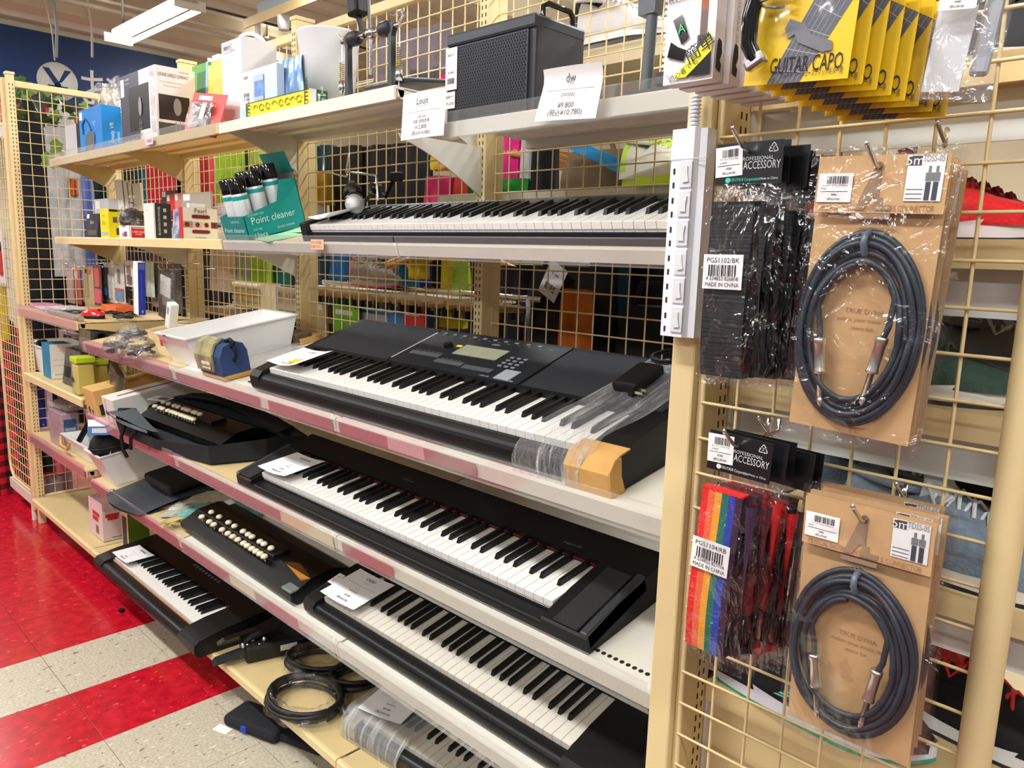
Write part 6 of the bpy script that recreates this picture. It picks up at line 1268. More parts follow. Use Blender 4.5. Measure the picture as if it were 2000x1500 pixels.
# tuner boxes
YT = .765
xa, xb = PY(1298, 110, YT).x, PY(1394, 110, YT).x; zb_ = PY(1345, 160, YT).z; wt = xb-xa; ht = .112; dt = .02
WT = mat((226, 220, 222), .45); WTS = mat((214, 206, 210), .45)
for i in range(6):
    c = carton('tuner_carton', ['front white clip tuner carton with a guitar head picture', 'second clip tuner carton of the hanging row', 'third clip tuner carton of the hanging row', 'fourth clip tuner carton of the hanging row', 'fifth clip tuner carton of the hanging row', 'rearmost clip tuner carton of the hanging row'][i],
        T(xa+.006*i, YT+.0245*i, zb_-.001*i) @ RY((0, .5, -.4, .3, -.3, 0)[i]), wt, dt, ht, [WT, WT, WTS, WT],
        [('front', .66, .3, .9, .42, mat((60, 58, 58), .4)), ('front', .70, .42, .84, .99, mat((150, 84, 52), .5)), ('front', .72, .42, .82, .64, mat((96, 92, 92), .5))] if i == 0 else (),
        [('front', .5, .94, 'チューナー KC SYC-01', .0075, INK), ('front', .3, .86, '¥680', .008, INK), ('front', .3, .79, '(税込¥748)', .0085, INK), ('front', .14, .08, 'SYC-01', .004, GREYINK)] if i == 0 else [('right', .45, .62, 'CLIP TUNER SYC-01', .007, GREYINK, 90)], group='clip tuner cartons', tops=False)
    m = MB(); F = face(wt, dt, ht, 'right', .0012); m.prism([(.004, .012), (.012, .008), (.014, .016), (.010, .02), (.014, .028), (.012, .04), (.006, .042), (.004, .03)], 0, .0004, 'z', M=F); m.build('printed_tuner', BLACK, c)
    if i == 0:
        m = MB(); F = face(wt, dt, ht, 'front', .0018)
        m.prism([(.16*wt, .60*ht), (.34*wt, .64*ht), (.50*wt, .42*ht), (.36*wt, .36*ht)], 0, .0005, 'z', M=F); m.prism([(.08*wt, .26*ht), (.14*wt, .40*ht), (.3*wt, .34*ht), (.46*wt, .3*ht), (.42*wt, .2*ht), (.2*wt, .24*ht)], 0, .0005, 'z', M=F); m.build('printed_clip', BLACKG, c)
        m = MB(); F = face(wt, dt, ht, 'front', .0026); m.add([(.22*wt, .005, 0), (.5*wt, .005, 0), (.97*wt, .38*ht, 0), (.97*wt, .24*ht, 0)][:2]+[(.97*wt, .25*ht, 0), (.97*wt, .42*ht, 0)], [(0, 1, 2, 3)], 0, False, F); m.build('yellow_flash', mat((236, 232, 30), .5), c)
        m = MB(); F = face(wt, dt, ht, 'front', .0032); m.add([(.5*wt, .005, 0), (.97*wt, .005, 0), (.97*wt, .25*ht, 0)], [(0, 1, 2)], 0, False, F); m.build('black_flash', BLACK, c)
        m = MB(); text(m, '簡単', face(wt, dt, ht, 'front', .004) @ T(.76*wt, .28*ht, 0) @ RZ(28), .019); text(m, '初心者でも', face(wt, dt, ht, 'front', .004) @ T(.45*wt, .10*ht, 0) @ RZ(28), .008); m.build('flash_lettering', INK, c)
        m = MB(); text(m, 'A', face(wt, dt, ht, 'front', .004) @ T(.36*wt, .5*ht, 0) @ RZ(12), .014); m.build('display_letter', mat((80, 200, 110), .5), c)
hook('chrome hook carrying the clip tuner cartons', Vector((xa+wt*.5+.02, YF, zb_+ht-.004)), YF-.002, .13)
# capo packs
CY = mat((246, 204, 16), .35, coat=.3); CGR = mat((96, 98, 108), .45)
MC, WC_, HC = pframe((1478, -40), (1690, -78), (1473, 167), .735)
capo_proto = None
for i in range(8):
    t = thing('capo_pack', ['front yellow guitar capo pack', 'second yellow capo pack', 'third yellow capo pack', 'fourth yellow capo pack', 'fifth yellow capo pack', 'sixth yellow capo pack', 'seventh yellow capo pack', 'rearmost yellow capo pack'][i]+(' with the capo in full view' if i == 0 else ' of the hanging row'), 'capo pack', T(.008*i, .0145*i, -.0035*i) @ MC, 'guitar capo packs')
    MB().box(0, 0, 0, WC_, .0012, HC).build('backing_card', CY, t)
    m = MB(); m.quad((.24*WC_, -.0004, 0), (.56*WC_, -.0004, 0), (1.0*WC_, -.0004, HC*.78), (.70*WC_, -.0004, HC*.94)); m.build('printed_fretboard', CGR, t)
    m = MB()
    for k in range(6): m.quad(((.27+.05*k)*WC_, -.0007, 0), ((.274+.05*k)*WC_, -.0007, 0), ((.724+.046*k)*WC_, -.0007, HC*(.93-.025*k)), ((.72+.046*k)*WC_, -.0007, HC*(.93-.025*k)))
    for k in range(5): m.quad(((.30+.1*k)*WC_, -.0007, HC*(.12+.19*k)), ((.62+.085*k)*WC_, -.0007, HC*(.08+.15*k)), ((.62+.085*k)*WC_, -.0007, HC*(.088+.15*k)), ((.30+.1*k)*WC_, -.0007, HC*(.128+.19*k)))
    m.build('printed_strings', mat((182, 184, 190), .4), t)
    m = MB(); text(m, 'Guitar Capo'.upper(), T(WC_*.60, -.001, HC*.155) @ FRONT, .021, 0, WC_*.68); text(m, 'エレキギター/アコースティックギター用', T(WC_*.66, -.001, HC*.07) @ FRONT, .0075, 0, WC_*.58); m.build('lettering', INK, t)
    if i == 0:
        m = MB(); m.tube([(WC_*.18, -.016, HC*.20), (WC_*.10, -.018, HC*.34), (WC_*.08, -.018, HC*.60), (WC_*.12, -.018, HC*.85), (WC_*.2, -.016, HC*1.0)], [.007, .008, .0085, .008, .007], 10); m.build('capo_arm', BLACKG, t)
        m = MB(); m.rbox(-.011, -.006, -.006, .011, .006, .006, .003); m.build('capo_tip', CHROME, t, T(WC_*.18, -.016, HC*.19) @ RY(-30))
        m = MB(); m.tube([(WC_*.27+.012*math.cos(k*.8), -.016+.008*math.sin(k*.8), HC*.66+k*.0012) for k in range(40)], .0016, 5); m.build('capo_spring', STEEL, t)
        m = MB(); m.prism([(.36*WC_, .50*HC), (.40*WC_, .58*HC), (.55*WC_, .52*HC), (.62*WC_, .42*HC), (.82*WC_, .34*HC), (.83*WC_, .26*HC), (.74*WC_, .25*HC), (.5*WC_, .36*HC), (.46*WC_, .44*HC), (.40*WC_, .40*HC)], -.002, -.0012, 'y'); m.build('printed_capo', mat((116, 118, 124), .4), t)
        m = MB(); m.sheet(lambda u, v: (WC_*u, -.006-.022*math.sin(u*PI)**.6*math.sin(v*PI*.9+.1)**.5, HC*(.02+.98*v)), 14, 12); m.build('clear_blister', plastic_film(base=.04, wr=.3, scale=9), t)
    else:
        m = MB(); m.sheet(lambda u, v: (WC_*u, -.002-.006*math.sin(u*PI), HC*(.02+.98*v)), 8, 4); m.build('clear_blister', plastic_film(base=.04, wr=.3, scale=9), t)
hook('chrome hook carrying the capo packs', PY(1580, 30, YF), YF-.002, .15)
# clear bagged wrench packs
MW, WW, HW = pframe((1838, -30), (1990, -45), (1825, 198), .80)
t = thing('tool_pack', 'clear bag with a silver tool and white price sticker', 'tool pack', MW)
m = MB(); m.sheet(lambda u, v: (WW*u, -.012*math.sin(u*PI)-.003*math.sin(v*14+u*9), HW*v), 16, 16); m.sheet(lambda u, v: (WW*u, .006, HW*v), 6, 6); m.build('clear_bag', plastic_film(base=.16, wr=1.0, scale=20, haze=.35), t)
MB().rbox(WW*.66, -.006, HW*.2, WW*.92, .002, HW*1.0, .004).build('silver_tool', mat((190, 192, 198), .3, metal=.7), t); MB().box(WW*.06, -.002, HW*.08, WW*.58, .0, HW*.8).build('paper_insert', mat((226, 228, 232), .5), t)
sticker(t, WW*.38, HW*.86, WW*.5, HW*.26, -.018, [('ギター用工具 新品', 0, .06, .09), ('未使用品 90260', 0, -.05, .08), ('¥480', 0, -.25, .1), ('(税込¥528)', 0, -.4, .1)], 61)
hook('chrome hook carrying the silver tool pack', PY(1900, 20, YF), YF-.002, .09)
# small pack near the floor
# ================================================================== SHOE SHELVES BEHIND THE FRONT MESH
YS = .965
def shoe_shelf(label, z, panel=True, board=BEIGE):
    t = thing('shoe_shelf', label, 'shelf', T(XIP+.002, YS, z))
    MB().box(.0, 0, -.012, .9, .40, 0).build('deck', BEIGE2, t); MB().box(0, -.004, -.030, .9, .004, .002).build('rear_lip', board, t)
    if panel: MB().box(0, .03, -.085, .9, .034, -.03).build('white_panel', mat((226, 228, 224), .5), t)
    pl = [(0, -.03), (.3, -.03), (.3, -.045)]+[(.30-.28*math.sin(k*PI/16), -.045-.13*(1-math.cos(k*PI/16))) for k in range(1, 9)]+[(.0, -.19)]
    MB().prism(pl, -.001, .003, 'x').build('bracket', mat((222, 222, 218), .5), t)
    return t
zS = [PY(1790, 128, YS).z, PY(1926, 471, YS).z, PY(1897, 811, YS).z, PY(1900, 1168, YS).z, PY(1420, 1345, YS).z]
zS[4] = min(zS[4], zS[3]-.16)
for i, z in enumerate(zS): shoe_shelf(['top shoe shelf with the dark trainer', 'shoe shelf holding the red knit trainer', 'shoe shelf holding the green knit trainer', 'shoe shelf holding the grey running shoe', 'lowest shoe shelf holding the black and white trainers'][i], z, i < 4)
o = MB().box(0, 0, 0, .9, .01, .33).build('kick_panel', BEIGE, None, T(XIP+.002, YS+.012, zS[4]-.37)); tag(o, 'solid beige panel below the lowest shoe shelf', 'panel')
def shoe(label, M, up, sole, lace, lining=(40, 40, 44), L=.275, acc=None, knit=0, mark=None, heel=True, tongue=None, hgt=1.0, grp=None):
    """a low trainer, toe along +x, standing on z=0"""
    t = thing('trainer_shoe', label, 'shoe', M, grp)
    def hw(s): return .036+.010*math.sin(s*PI*.9)+.008*math.exp(-((s-.72)/.16)**2)-.030*max(0, (s-.86)/.14)**2-.010*max(0, (.06-s)/.06)
    def top(s):
        pts = [(0, .062), (.05, .098), (.12, .098), (.28, .074), (.40, .090), (.5, .082), (.62, .066), (.75, .050), (.88, .040), (.97, .028), (1, .020)]
        for a, b in zip(pts, pts[1:]):
            if a[0] <= s <= b[0]: return (a[1]+(b[1]-a[1])*(s-a[0])/(b[0]-a[0]))*hgt
        return .02
    so = .024
    m = MB()
    def sf(u, v):
        a = 2*PI*u; s = .5+.5*math.cos(a)*1.0; s = min(1, max(0, s)); w = hw(s)*1.07*(1 if v < .5 else .97); y = w*(1 if math.sin(a) > 0 else -1)*min(1, abs(math.sin(a))**.55)
        return (L*s*1.02-.003, y, (0 if v == 0 else so+.012*max(0, .3-s)+.004*math.sin(s*9))*v+.007*max(0, (s-.8)/.2)**2)
    m.sheet(sf, 44, 4, closed_u=True); m.build('midsole', mat(sole, .5), t)
    m = MB(); m.sheet(lambda u, v: (L*(.5+.5*math.cos(2*PI*u))*1.0, .96*hw(.5+.5*math.cos(2*PI*u))*math.sin(2*PI*u)*1.02, .0015), 30, 2, closed_u=True); m.sheet(lambda u, v: (sf(u, 0)[0], sf(u, 0)[1]*1.004, .0+.005*v+sf(u, 0)[2]), 44, 2, closed_u=True); m.build('outsole', mat(acc or (40, 40, 42), .6), t)
    m = MB()
    def uf(u, v):   # u along, v across over the top
        s = .005+.985*u; a = PI*v; w = hw(s)*.97; h = top(s)-so*.6
        op = 0
        return (L*s, -w*math.cos(a)*(1-.35*max(0, math.sin(a)-.5)*(1 if s < .6 else .4)), so*.8+.012*max(0, .3-s)+h*math.sin(a)**.62)
    m.sheet(uf, 30, 17)
    m.build('upper', mat(up, .8, bump=.9 if knit else .3, bscale=(240 if knit else 500), noise=.18 if knit else .06, nscale=130 if knit else 30), t)
    m = MB(); m.lathe([(0, 0), (1, 0)], 20, 0, T(L*.185, 0, .0885*hgt) @ RY(8) @ Matrix.Diagonal((.045, .026, 1, 1))); m.build('collar_opening', mat(lining, .9), t)
    m = MB(); m.tube([(L*.185+.047*math.cos(a*PI/10), .028*math.sin(a*PI/10), .0885*hgt-.0065*math.cos(a*PI/10)+.004) for a in range(20)], .0055, 7, True); m.build('padded_collar', mat(up, .85), t)
    m = MB(); m.prism([(L*.34, .078*hgt), (L*.36, .112*hgt), (L*.39, .116*hgt), (L*.47, .083*hgt)], -.018, .018, 'y'); m.build('tongue', mat(tongue or up, .8), t)
    m = MB()
    for k in range(5):
        s = .40+.058*k; z = top(s)+.0035
        m.tube([(L*s, -.024, z-.012), (L*(s+.012), -.008, z+.001), (L*(s+.03), .010, z+.001), (L*(s+.045), .024, z-.012)], .0026, 6); m.tube([(L*s, .024, z-.012), (L*(s+.012), .008, z+.002), (L*(s+.03), -.010, z+.002), (L*(s+.045), -.024, z-.012)], .0026, 6)
    for q in (-1, 1): m.tube([(L*.42, q*.004, top(.42)+.008), (L*.38, q*.03, top(.4)+.012), (L*.44, q*.045, top(.4)-.012), (L*.47, q*.02, top(.45)+.004)], .0026, 6)
    m.build('laces', mat(lace, .8), t)
    if acc and heel: m = MB(); m.sheet(lambda u, v: uf(.02+.1*u, .02+.96*v)[0:1]+tuple(c*1.012 for c in uf(.02+.1*u, .02+.96*v)[1:]), 5, 12); m.build('heel_tab', mat(acc, .5), t)
    if mark: mark(t, L, hw, top)
    return t
def nmark(t, L, hw, top):
    m = MB(); TE = mat((110, 226, 206), .5)
    for (a, b) in (((.38, .030), (.58, .068)), ((.58, .068), (.50, .022)), ((.50, .022), (.66, .05))):
        for k in range(9):
            f0, f1 = k/9, (k+.62)/9; q = lambda f, o: (L*(a[0]+(b[0]-a[0])*f)+o, -hw(a[0]+(b[0]-a[0])*f)*.99-.001+.30*max(0, (a[1]+(b[1]-a[1])*f)-.035), a[1]+(b[1]-a[1])*f)
            m.quad(q(f0, -.006), q(f0, .010), q(f1, .010), q(f1, -.006))
    m.build('teal_emblem', TE, t)
def at(i, px, py, y, rz, dz=.0005, flip=1): p = PY(px, py, y); return T(p.x, y, zS[i]+dz) @ RZ(rz)
shoe('dark grey trainer on the top shoe shelf', T(-.34, 1.08, zS[0]+.0005) @ RZ(6), (52, 54, 60), (214, 210, 212), (40, 42, 46), grp='trainers behind the front mesh')
shoe('second black trainer behind the capo packs on the top shoe shelf', T(-.40, 1.22, zS[0]+.0005) @ RZ(4), (36, 38, 44), (90, 92, 96), (30, 30, 32), grp='trainers behind the front mesh')
g = 'trainers behind the front mesh'
shoe('bright red knit trainer with white ribbed sole', T(-.455, 1.05, zS[1]+.0005) @ RZ(3), (226, 26, 34), (232, 222, 228), (214, 20, 30), knit=1, L=.285, grp=g)
shoe('dark red trainer behind the bright red one', T(-.44, 1.2, zS[1]+.0005) @ RZ(3), (170, 24, 44), (220, 214, 216), (150, 20, 36), grp=g)
shoe('dark green knit trainer with pale speckled sole', T(-.46, 1.05, zS[2]+.0005) @ RZ(2), (56, 82, 70), (226, 220, 212), (98, 122, 104), knit=1, L=.285, grp=g)
shoe('grey trainer with an orange patch behind the green one', T(-.36, 1.2, zS[2]+.0005) @ RZ(-4), (120, 120, 122), (210, 206, 200), (190, 190, 190), acc=(196, 96, 60), grp=g)
shoe('pale grey and blue mesh running shoe with white laces', T(-.37, 1.035, zS[3]+.0005) @ RZ(-3), (132, 150, 166), (234, 226, 212), (226, 228, 228), lining=(36, 50, 64), knit=1, L=.29, tongue=(206, 212, 218), hgt=1.12, grp=g)
shoe('second blue mesh running shoe behind the strap packs', T(-.46, 1.17, zS[3]+.0005) @ RZ(3), (92, 118, 142), (230, 222, 208), (216, 220, 222), knit=1, grp=g)
shoe('black trainer with yellow stripes deep on the running shoe shelf', T(-.33, 1.28, zS[3]+.0005) @ RZ(5), (16, 16, 18), (30, 30, 32), (150, 152, 156), acc=(206, 170, 30), grp=g)
shoe('black trainer with striped teal emblem and white heel', T(PY(1400, 1330, 1.0).x, 1.0, zS[4]+.0005) @ RZ(0), (12, 16, 20), (226, 226, 236), (20, 20, 22), acc=(30, 170, 130), heel=False, mark=nmark, L=.30, hgt=1.15, grp=g)
shoe('black trainer with coral red laces and tongue', T(-.35, 1.13, zS[4]+.0005) @ RZ(-5), (18, 18, 22), (232, 230, 230), (240, 60, 60), tongue=(246, 96, 92), lining=(246, 120, 110), L=.29, hgt=1.08, grp=g)
shoe('black trainer with crimson laces half hidden behind the red straps', T(-.47, 1.17, zS[4]+.0005) @ RZ(2), (20, 14, 18), (40, 38, 40), (226, 40, 76), grp=g)
shoe('dark maroon trainer on the floor below the beige panel', T(-.46, 1.0, zS[4]-.375+.0) @ RZ(0), (74, 14, 36), (30, 20, 24), (110, 20, 50), grp=g)
# ================================================================== GOODS BEHIND THE BACK MESH
def garment(label, l, t, r, b, depth, rgb, axis='y', kind='shirt', rgb2=None, sc=18, seed=1, grp='clothes hanging behind the mesh', cat='garment', thick=.05, st=None):
    """a hanging piece of clothing; axis y: faces the aisle, axis x: faces along the aisle"""
    m_ = (l+r)/2
    if axis == 'y': a, b_, z0, z1 = PY(l, (t+b)/2, depth).x, PY(r, (t+b)/2, depth).x, PY(m_, b, depth).z, PY(m_, t, depth).z
    else: a, b_, z0, z1 = PX(l, (t+b)/2, depth).y, PX(r, (t+b)/2, depth).y, PX(m_, b, depth).z, PX(m_, t, depth).z
    if kind == 'shirt': z1 += .12
    W_, H_ = b_-a, z1-z0
    M = T(a, depth, z0) if axis == 'y' else T(depth, a, z0) @ RZ(90)
    o = thing('hanging_garment', label, cat, M, grp); rn = random.Random(seed); ph = rn.uniform(0, 6); nf = max(2, int(abs(W_)/.09))
    def prof(v):
        if kind == 'cloth': return 0, 1
        if kind == 'trousers': return .04*(1-v), 1-.04*(1-v)
        s = max(0, (v-.86)/.14); return .0+.34*s**1.4, 1-.34*s**1.4
    mb = MB()
    for sgn in (-1, 1):
        def f(u, v):
            lo, hi = prof(v); uu = lo+(hi-lo)*u
            fold = .018*math.sin(uu*nf*2*PI+ph+.6*math.sin(v*3))*(1-.5*v)
            return (W_*uu, sgn*thick*.5*math.sin(PI*min(1, max(0, u)))**.5+fold, H_*v)
        mb.sheet(f, max(10, nf*6), 12)
    mm = mat(rgb, .85, noise=(1 if rgb2 else .25), nscale=sc, rgb2=rgb2, bump=.3, bscale=300, stretch=st)
    mb.build('cloth', mm, o)
    if kind == 'shirt':
        h = MB(); h.tube([(W_*.2, 0, H_*.955), (W_*.5, 0, H_*1.01), (W_*.8, 0, H_*.955)], .006, 6); h.tube([(W_*.5, 0, H_), (W_*.5, 0, H_+.03), (W_*.5+.012, 0, H_+.045), (W_*.5, 0, H_+.06)], .002, 5); h.build('hanger', mat((206, 166, 108), .5), o)
    return o
G = garment
# seen through the side mesh
G('long black coat beyond the far side mesh', 40, 242, 106, 720, -4.85, (16, 16, 20), 'x', seed=1); G('pale grey jacket beyond the far side mesh', 96, 246, 158, 540, -4.8, (186, 188, 188), 'x', seed=2)
G('dark green top beyond the far side mesh', 132, 372, 160, 460, -5.1, (34, 76, 48), 'x', seed=3); G('blue striped shirt beyond the far side mesh', 158, 378, 190, 530, -4.9, (62, 88, 168), 'x', rgb2=(130, 150, 210), sc=14, st=(9, 9, .1), seed=4); G('dark teal trousers beyond the far side mesh', 186, 350, 222, 560, -5.0, (24, 56, 60), 'x', 'trousers', seed=5)
G('faded denim jeans below the gadget shelf', 60, 600, 130, 780, -4.9, (58, 78, 96), 'x', 'trousers', seed=6); G('black trousers beside the pale grey jacket', 100, 520, 215, 760, -5.05, (18, 20, 26), 'x', 'trousers', seed=7)
G('orange trimmed cap cloth beyond the far side mesh', 136, 350, 152, 382, -4.78, (214, 110, 50), 'x', 'cloth', seed=8)
G('royal blue top behind the grey carton', 118, 248, 134, 290, -5.2, (30, 66, 170), 'x', 'cloth', seed=9)
pk = G('pink and black bag low beyond the far side mesh', 66, 868, 142, 925, -4.6, (236, 116, 130), 'x', 'cloth', seed=10, cat='bag'); G('black strap over the pink bag', 72, 862, 112, 922, -4.57, (20, 20, 22), 'x', 'cloth', seed=11, thick=.02); G('grey cloth on the low rack beyond the side mesh', 72, 925, 142, 972, -4.6, (150, 146, 146), 'x', 'cloth', seed=12)
def plaid():
    m = bpy.data.materials.new('buffalo_check'); m.use_nodes = True; nt = m.node_tree; b = nt.nodes['Principled BSDF']; b.inputs['Roughness'].default_value = .9
    tc = nt.nodes.new('ShaderNodeTexCoord'); sp = nt.nodes.new('ShaderNodeSeparateXYZ'); nt.links.new(tc.outputs['Object'], sp.inputs[0]); vals = []
    for ax in (0, 2):
        mu = nt.nodes.new('ShaderNodeMath'); mu.operation = 'MULTIPLY'; mu.inputs[1].default_value = 16; nt.links.new(sp.outputs[ax], mu.inputs[0])
        fr_ = nt.nodes.new('ShaderNodeMath'); fr_.operation = 'FRACT'; nt.links.new(mu.outputs[0], fr_.inputs[0])
        gt = nt.nodes.new('ShaderNodeMath'); gt.operation = 'GREATER_THAN'; gt.inputs[1].default_value = .5; nt.links.new(fr_.outputs[0], gt.inputs[0]); vals.append(gt)
    ad = nt.nodes.new('ShaderNodeMath'); ad.operation = 'ADD'; nt.links.new(vals[0].outputs[0], ad.inputs[0]); nt.links.new(vals[1].outputs[0], ad.inputs[1])
    dv = nt.nodes.new('ShaderNodeMath'); dv.operation = 'MULTIPLY'; dv.inputs[1].default_value = .5; nt.links.new(ad.outputs[0], dv.inputs[0])
    rp = nt.nodes.new('ShaderNodeValToRGB'); rp.color_ramp.elements[0].color = lin((226, 22, 50)); rp.color_ramp.elements[1].color = lin((18, 14, 18)); e = rp.color_ramp.elements.new(.5); e.color = lin((120, 14, 30))
    nt.links.new(dv.outputs[0], rp.inputs[0]); nt.links.new(rp.outputs[0], b.inputs['Base Color']); return m
pl_ = G('red and black checked shirt at the frame edge', -40, 660, 62, 985, -4.75, (200, 20, 40), 'x', seed=13)
for c in pl_.children:
    if c.name.startswith('cloth'): c.data.materials[0] = plaid()
G('red cloth behind the narrow mesh', 14, 640, 44, 860, -4.9, (214, 30, 50), 'x', 'cloth', seed=14); G('yellow raincoat sleeve at the frame edge', -40, 560, 16, 665, -4.66, (240, 214, 20), 'x', 'cloth', seed=15)
t = thing('tool_pack', 'white card with a red handled tool on the narrow mesh', 'pack', Matrix.Translation(PY(2, 552, .93))); MB().box(-.2, 0, 0, .09, .002, .26).build('backing_card', mat((222, 212, 208), .6), t); MB().rbox(.0, -.012, .04, .06, 0, .15, .008).build('red_handle', mat((206, 50, 40), .4), t); MB().rbox(.005, -.01, .15, .055, 0, .2, .006).build('black_collar', BLACK, t)
# behind the back mesh, bay by bay  (l,t,r,b,y,colour,kind,label)
BG = [
 (236, 322, 262, 430, 1.75, (18, 18, 24), 'shirt', 'black shirt behind the foam boards'), (258, 322, 290, 430, 1.85, (60, 130, 150), 'shirt', 'teal shirt behind the foam boards'), (288, 318, 346, 440, 1.75, (206, 28, 62), 'shirt', 'crimson shirt behind the hanging red packs'), (344, 325, 372, 440, 1.85, (22, 24, 40), 'shirt', 'navy shirt beside the crimson one'),
 (232, 480, 300, 640, 1.8, (28, 32, 52), 'trousers', 'dark navy trousers behind the hook row'), (298, 480, 372, 640, 1.85, (26, 24, 28), 'trousers', 'black trousers behind the hook row'), (300, 488, 332, 530, 1.7, (96, 60, 56), 'cloth', 'brown cloth above the hook row'),
 (388, 296, 414, 400, 1.75, (186, 40, 48), 'shirt', 'red shirt next to the lime one'), (410, 300, 436, 420, 1.8, (206, 190, 200), 'shirt', 'pale lilac shirt next to the lime one'), (428, 298, 476, 395, 1.7, (146, 190, 20), 'shirt', 'lime green shirt behind the cleaner cans'), (474, 296, 500, 420, 1.78, (20, 120, 120), 'shirt', 'deep teal shirt behind the carton flap'), (496, 296, 518, 420, 1.74, (170, 196, 90), 'shirt', 'yellow green shirt behind the carton flap'), (514, 296, 532, 420, 1.8, (20, 110, 140), 'shirt', 'blue green shirt beside the striped sleeve'), (528, 288, 556, 356, 1.65, (214, 206, 200), 'cloth', 'white sleeve with blue stripes'), (552, 300, 592, 450, 1.72, (20, 20, 24), 'shirt', 'black shirt by the second post'),
 (398, 485, 418, 640, 1.85, (16, 16, 20), 'cloth', 'black cloth behind the white tray'), (414, 486, 458, 568, 1.7, (196, 172, 150), 'cloth', 'beige towel behind the white tray'), (454, 488, 506, 560, 1.72, (146, 156, 120), 'cloth', 'grey green towel behind the white tray'), (500, 488, 526, 568, 1.68, (140, 186, 30), 'cloth', 'lime towel behind the white tray'), (518, 488, 562, 560, 1.75, (16, 104, 100), 'cloth', 'teal towel behind the white tray'), (558, 486, 590, 532, 1.7, (206, 184, 160), 'cloth', 'cream towel beside the teal one'), (500, 560, 540, 640, 1.85, (60, 44, 46), 'cloth', 'dark brown cloth behind the sign card'),
 (626, 285, 652, 400, 1.75, (22, 66, 96), 'trousers', 'petrol blue trousers behind the microphone'), (640, 288, 706, 420, 1.7, (14, 14, 18), 'trousers', 'first black trousers behind the microphone'), (698, 286, 768, 420, 1.74, (18, 18, 22), 'trousers', 'second black trousers behind the piano'), (762, 280, 842, 420, 1.7, (24, 28, 34), 'trousers', 'charcoal trousers behind the piano'), (626, 335, 641, 400, 1.6, (176, 140, 30), 'cloth', 'ochre cloth edge beside the post'), (610, 345, 627, 420, 1.6, (196, 196, 220), 'cloth', 'folded white cloth beside the post'),
 (838, 345, 880, 400, 1.62, (246, 62, 140), 'cloth', 'hot pink cap behind the piano'), (872, 348, 908, 398, 1.66, (248, 84, 92), 'cloth', 'coral pink cap behind the piano'), (904, 330, 936, 400, 1.7, (30, 120, 60), 'cloth', 'green cap behind the piano'), (846, 296, 892, 332, 1.7, (206, 176, 40), 'cloth', 'yellow lined cap behind the bracket'),
 (630, 488, 664, 570, 1.75, (20, 60, 90), 'shirt', 'petrol jacket under the piano shelf'), (650, 490, 700, 545, 1.7, (20, 110, 190), 'cloth', 'bright blue cloth under the piano shelf'), (786, 490, 812, 560, 1.72, (30, 140, 200), 'cloth', 'sky blue cloth beside the grey trainer'), (808, 488, 832, 545, 1.62, (196, 168, 20), 'cloth', 'mustard cloth beside the wooden hangers'), (806, 508, 862, 615, 1.85, (24, 44, 160), 'shirt', 'royal blue shirt under the piano shelf'), (848, 515, 880, 610, 1.8, (20, 22, 30), 'shirt', 'black shirt beside the yellow one'), (868, 508, 908, 640, 1.74, (232, 222, 40), 'shirt', 'yellow shirt hanging from a wooden hanger'), (900, 495, 940, 640, 1.82, (44, 28, 40), 'shirt', 'dark plum shirt by the third post'), (896, 512, 910, 580, 1.72, (190, 240, 90), 'cloth', 'pale lime cloth beside the yellow shirt'),
 (980, 300, 1014, 385, 1.75, (244, 40, 150), 'shirt', 'neon pink shirt under the wooden hangers'), (1002, 300, 1040, 385, 1.8, (30, 34, 60), 'shirt', 'navy shirt under the wooden hangers'), (1024, 305, 1056, 385, 1.76, (226, 226, 232), 'shirt', 'white shirt under the wooden hangers'), (1046, 298, 1084, 385, 1.72, (18, 22, 32), 'shirt', 'black navy shirt under the wooden hangers'), (978, 350, 1030, 392, 1.68, (34, 150, 60), 'cloth', 'green cap under the wooden hangers'),
 (974, 520, 1036, 585, 1.68, (52, 44, 60), 'cloth', 'striped dark knit behind the arranger keyboard'), (1165, 514, 1200, 560, 1.78, (40, 100, 200), 'shirt', 'bright blue jacket strip under the piano shelf'), (1196, 514, 1212, 560, 1.8, (110, 190, 50), 'cloth', 'green strip under the piano shelf'), (1208, 514, 1224, 560, 1.8, (226, 40, 50), 'cloth', 'red strip under the piano shelf'), (1150, 520, 1232, 640, 1.7, (24, 74, 100), 'shirt', 'petrol blue jacket behind the arranger keyboard'), (1218, 512, 1310, 720, 1.8, (16, 24, 38), 'shirt', 'midnight blue coat behind the arranger keyboard'),
 (724, 66, 880, 230, 1.7, (126, 116, 128), 'cloth', 'grey quilted jacket behind the drum pedal'), (868, 148, 882, 190, 1.62, (226, 40, 110), 'cloth', 'magenta cloth edge behind the amplifier')]
for i, (l, t_, r, b_, y, c, k, lab) in enumerate(BG): G(lab, l, t_, r, b_, y, c, 'y', k, seed=20+i)
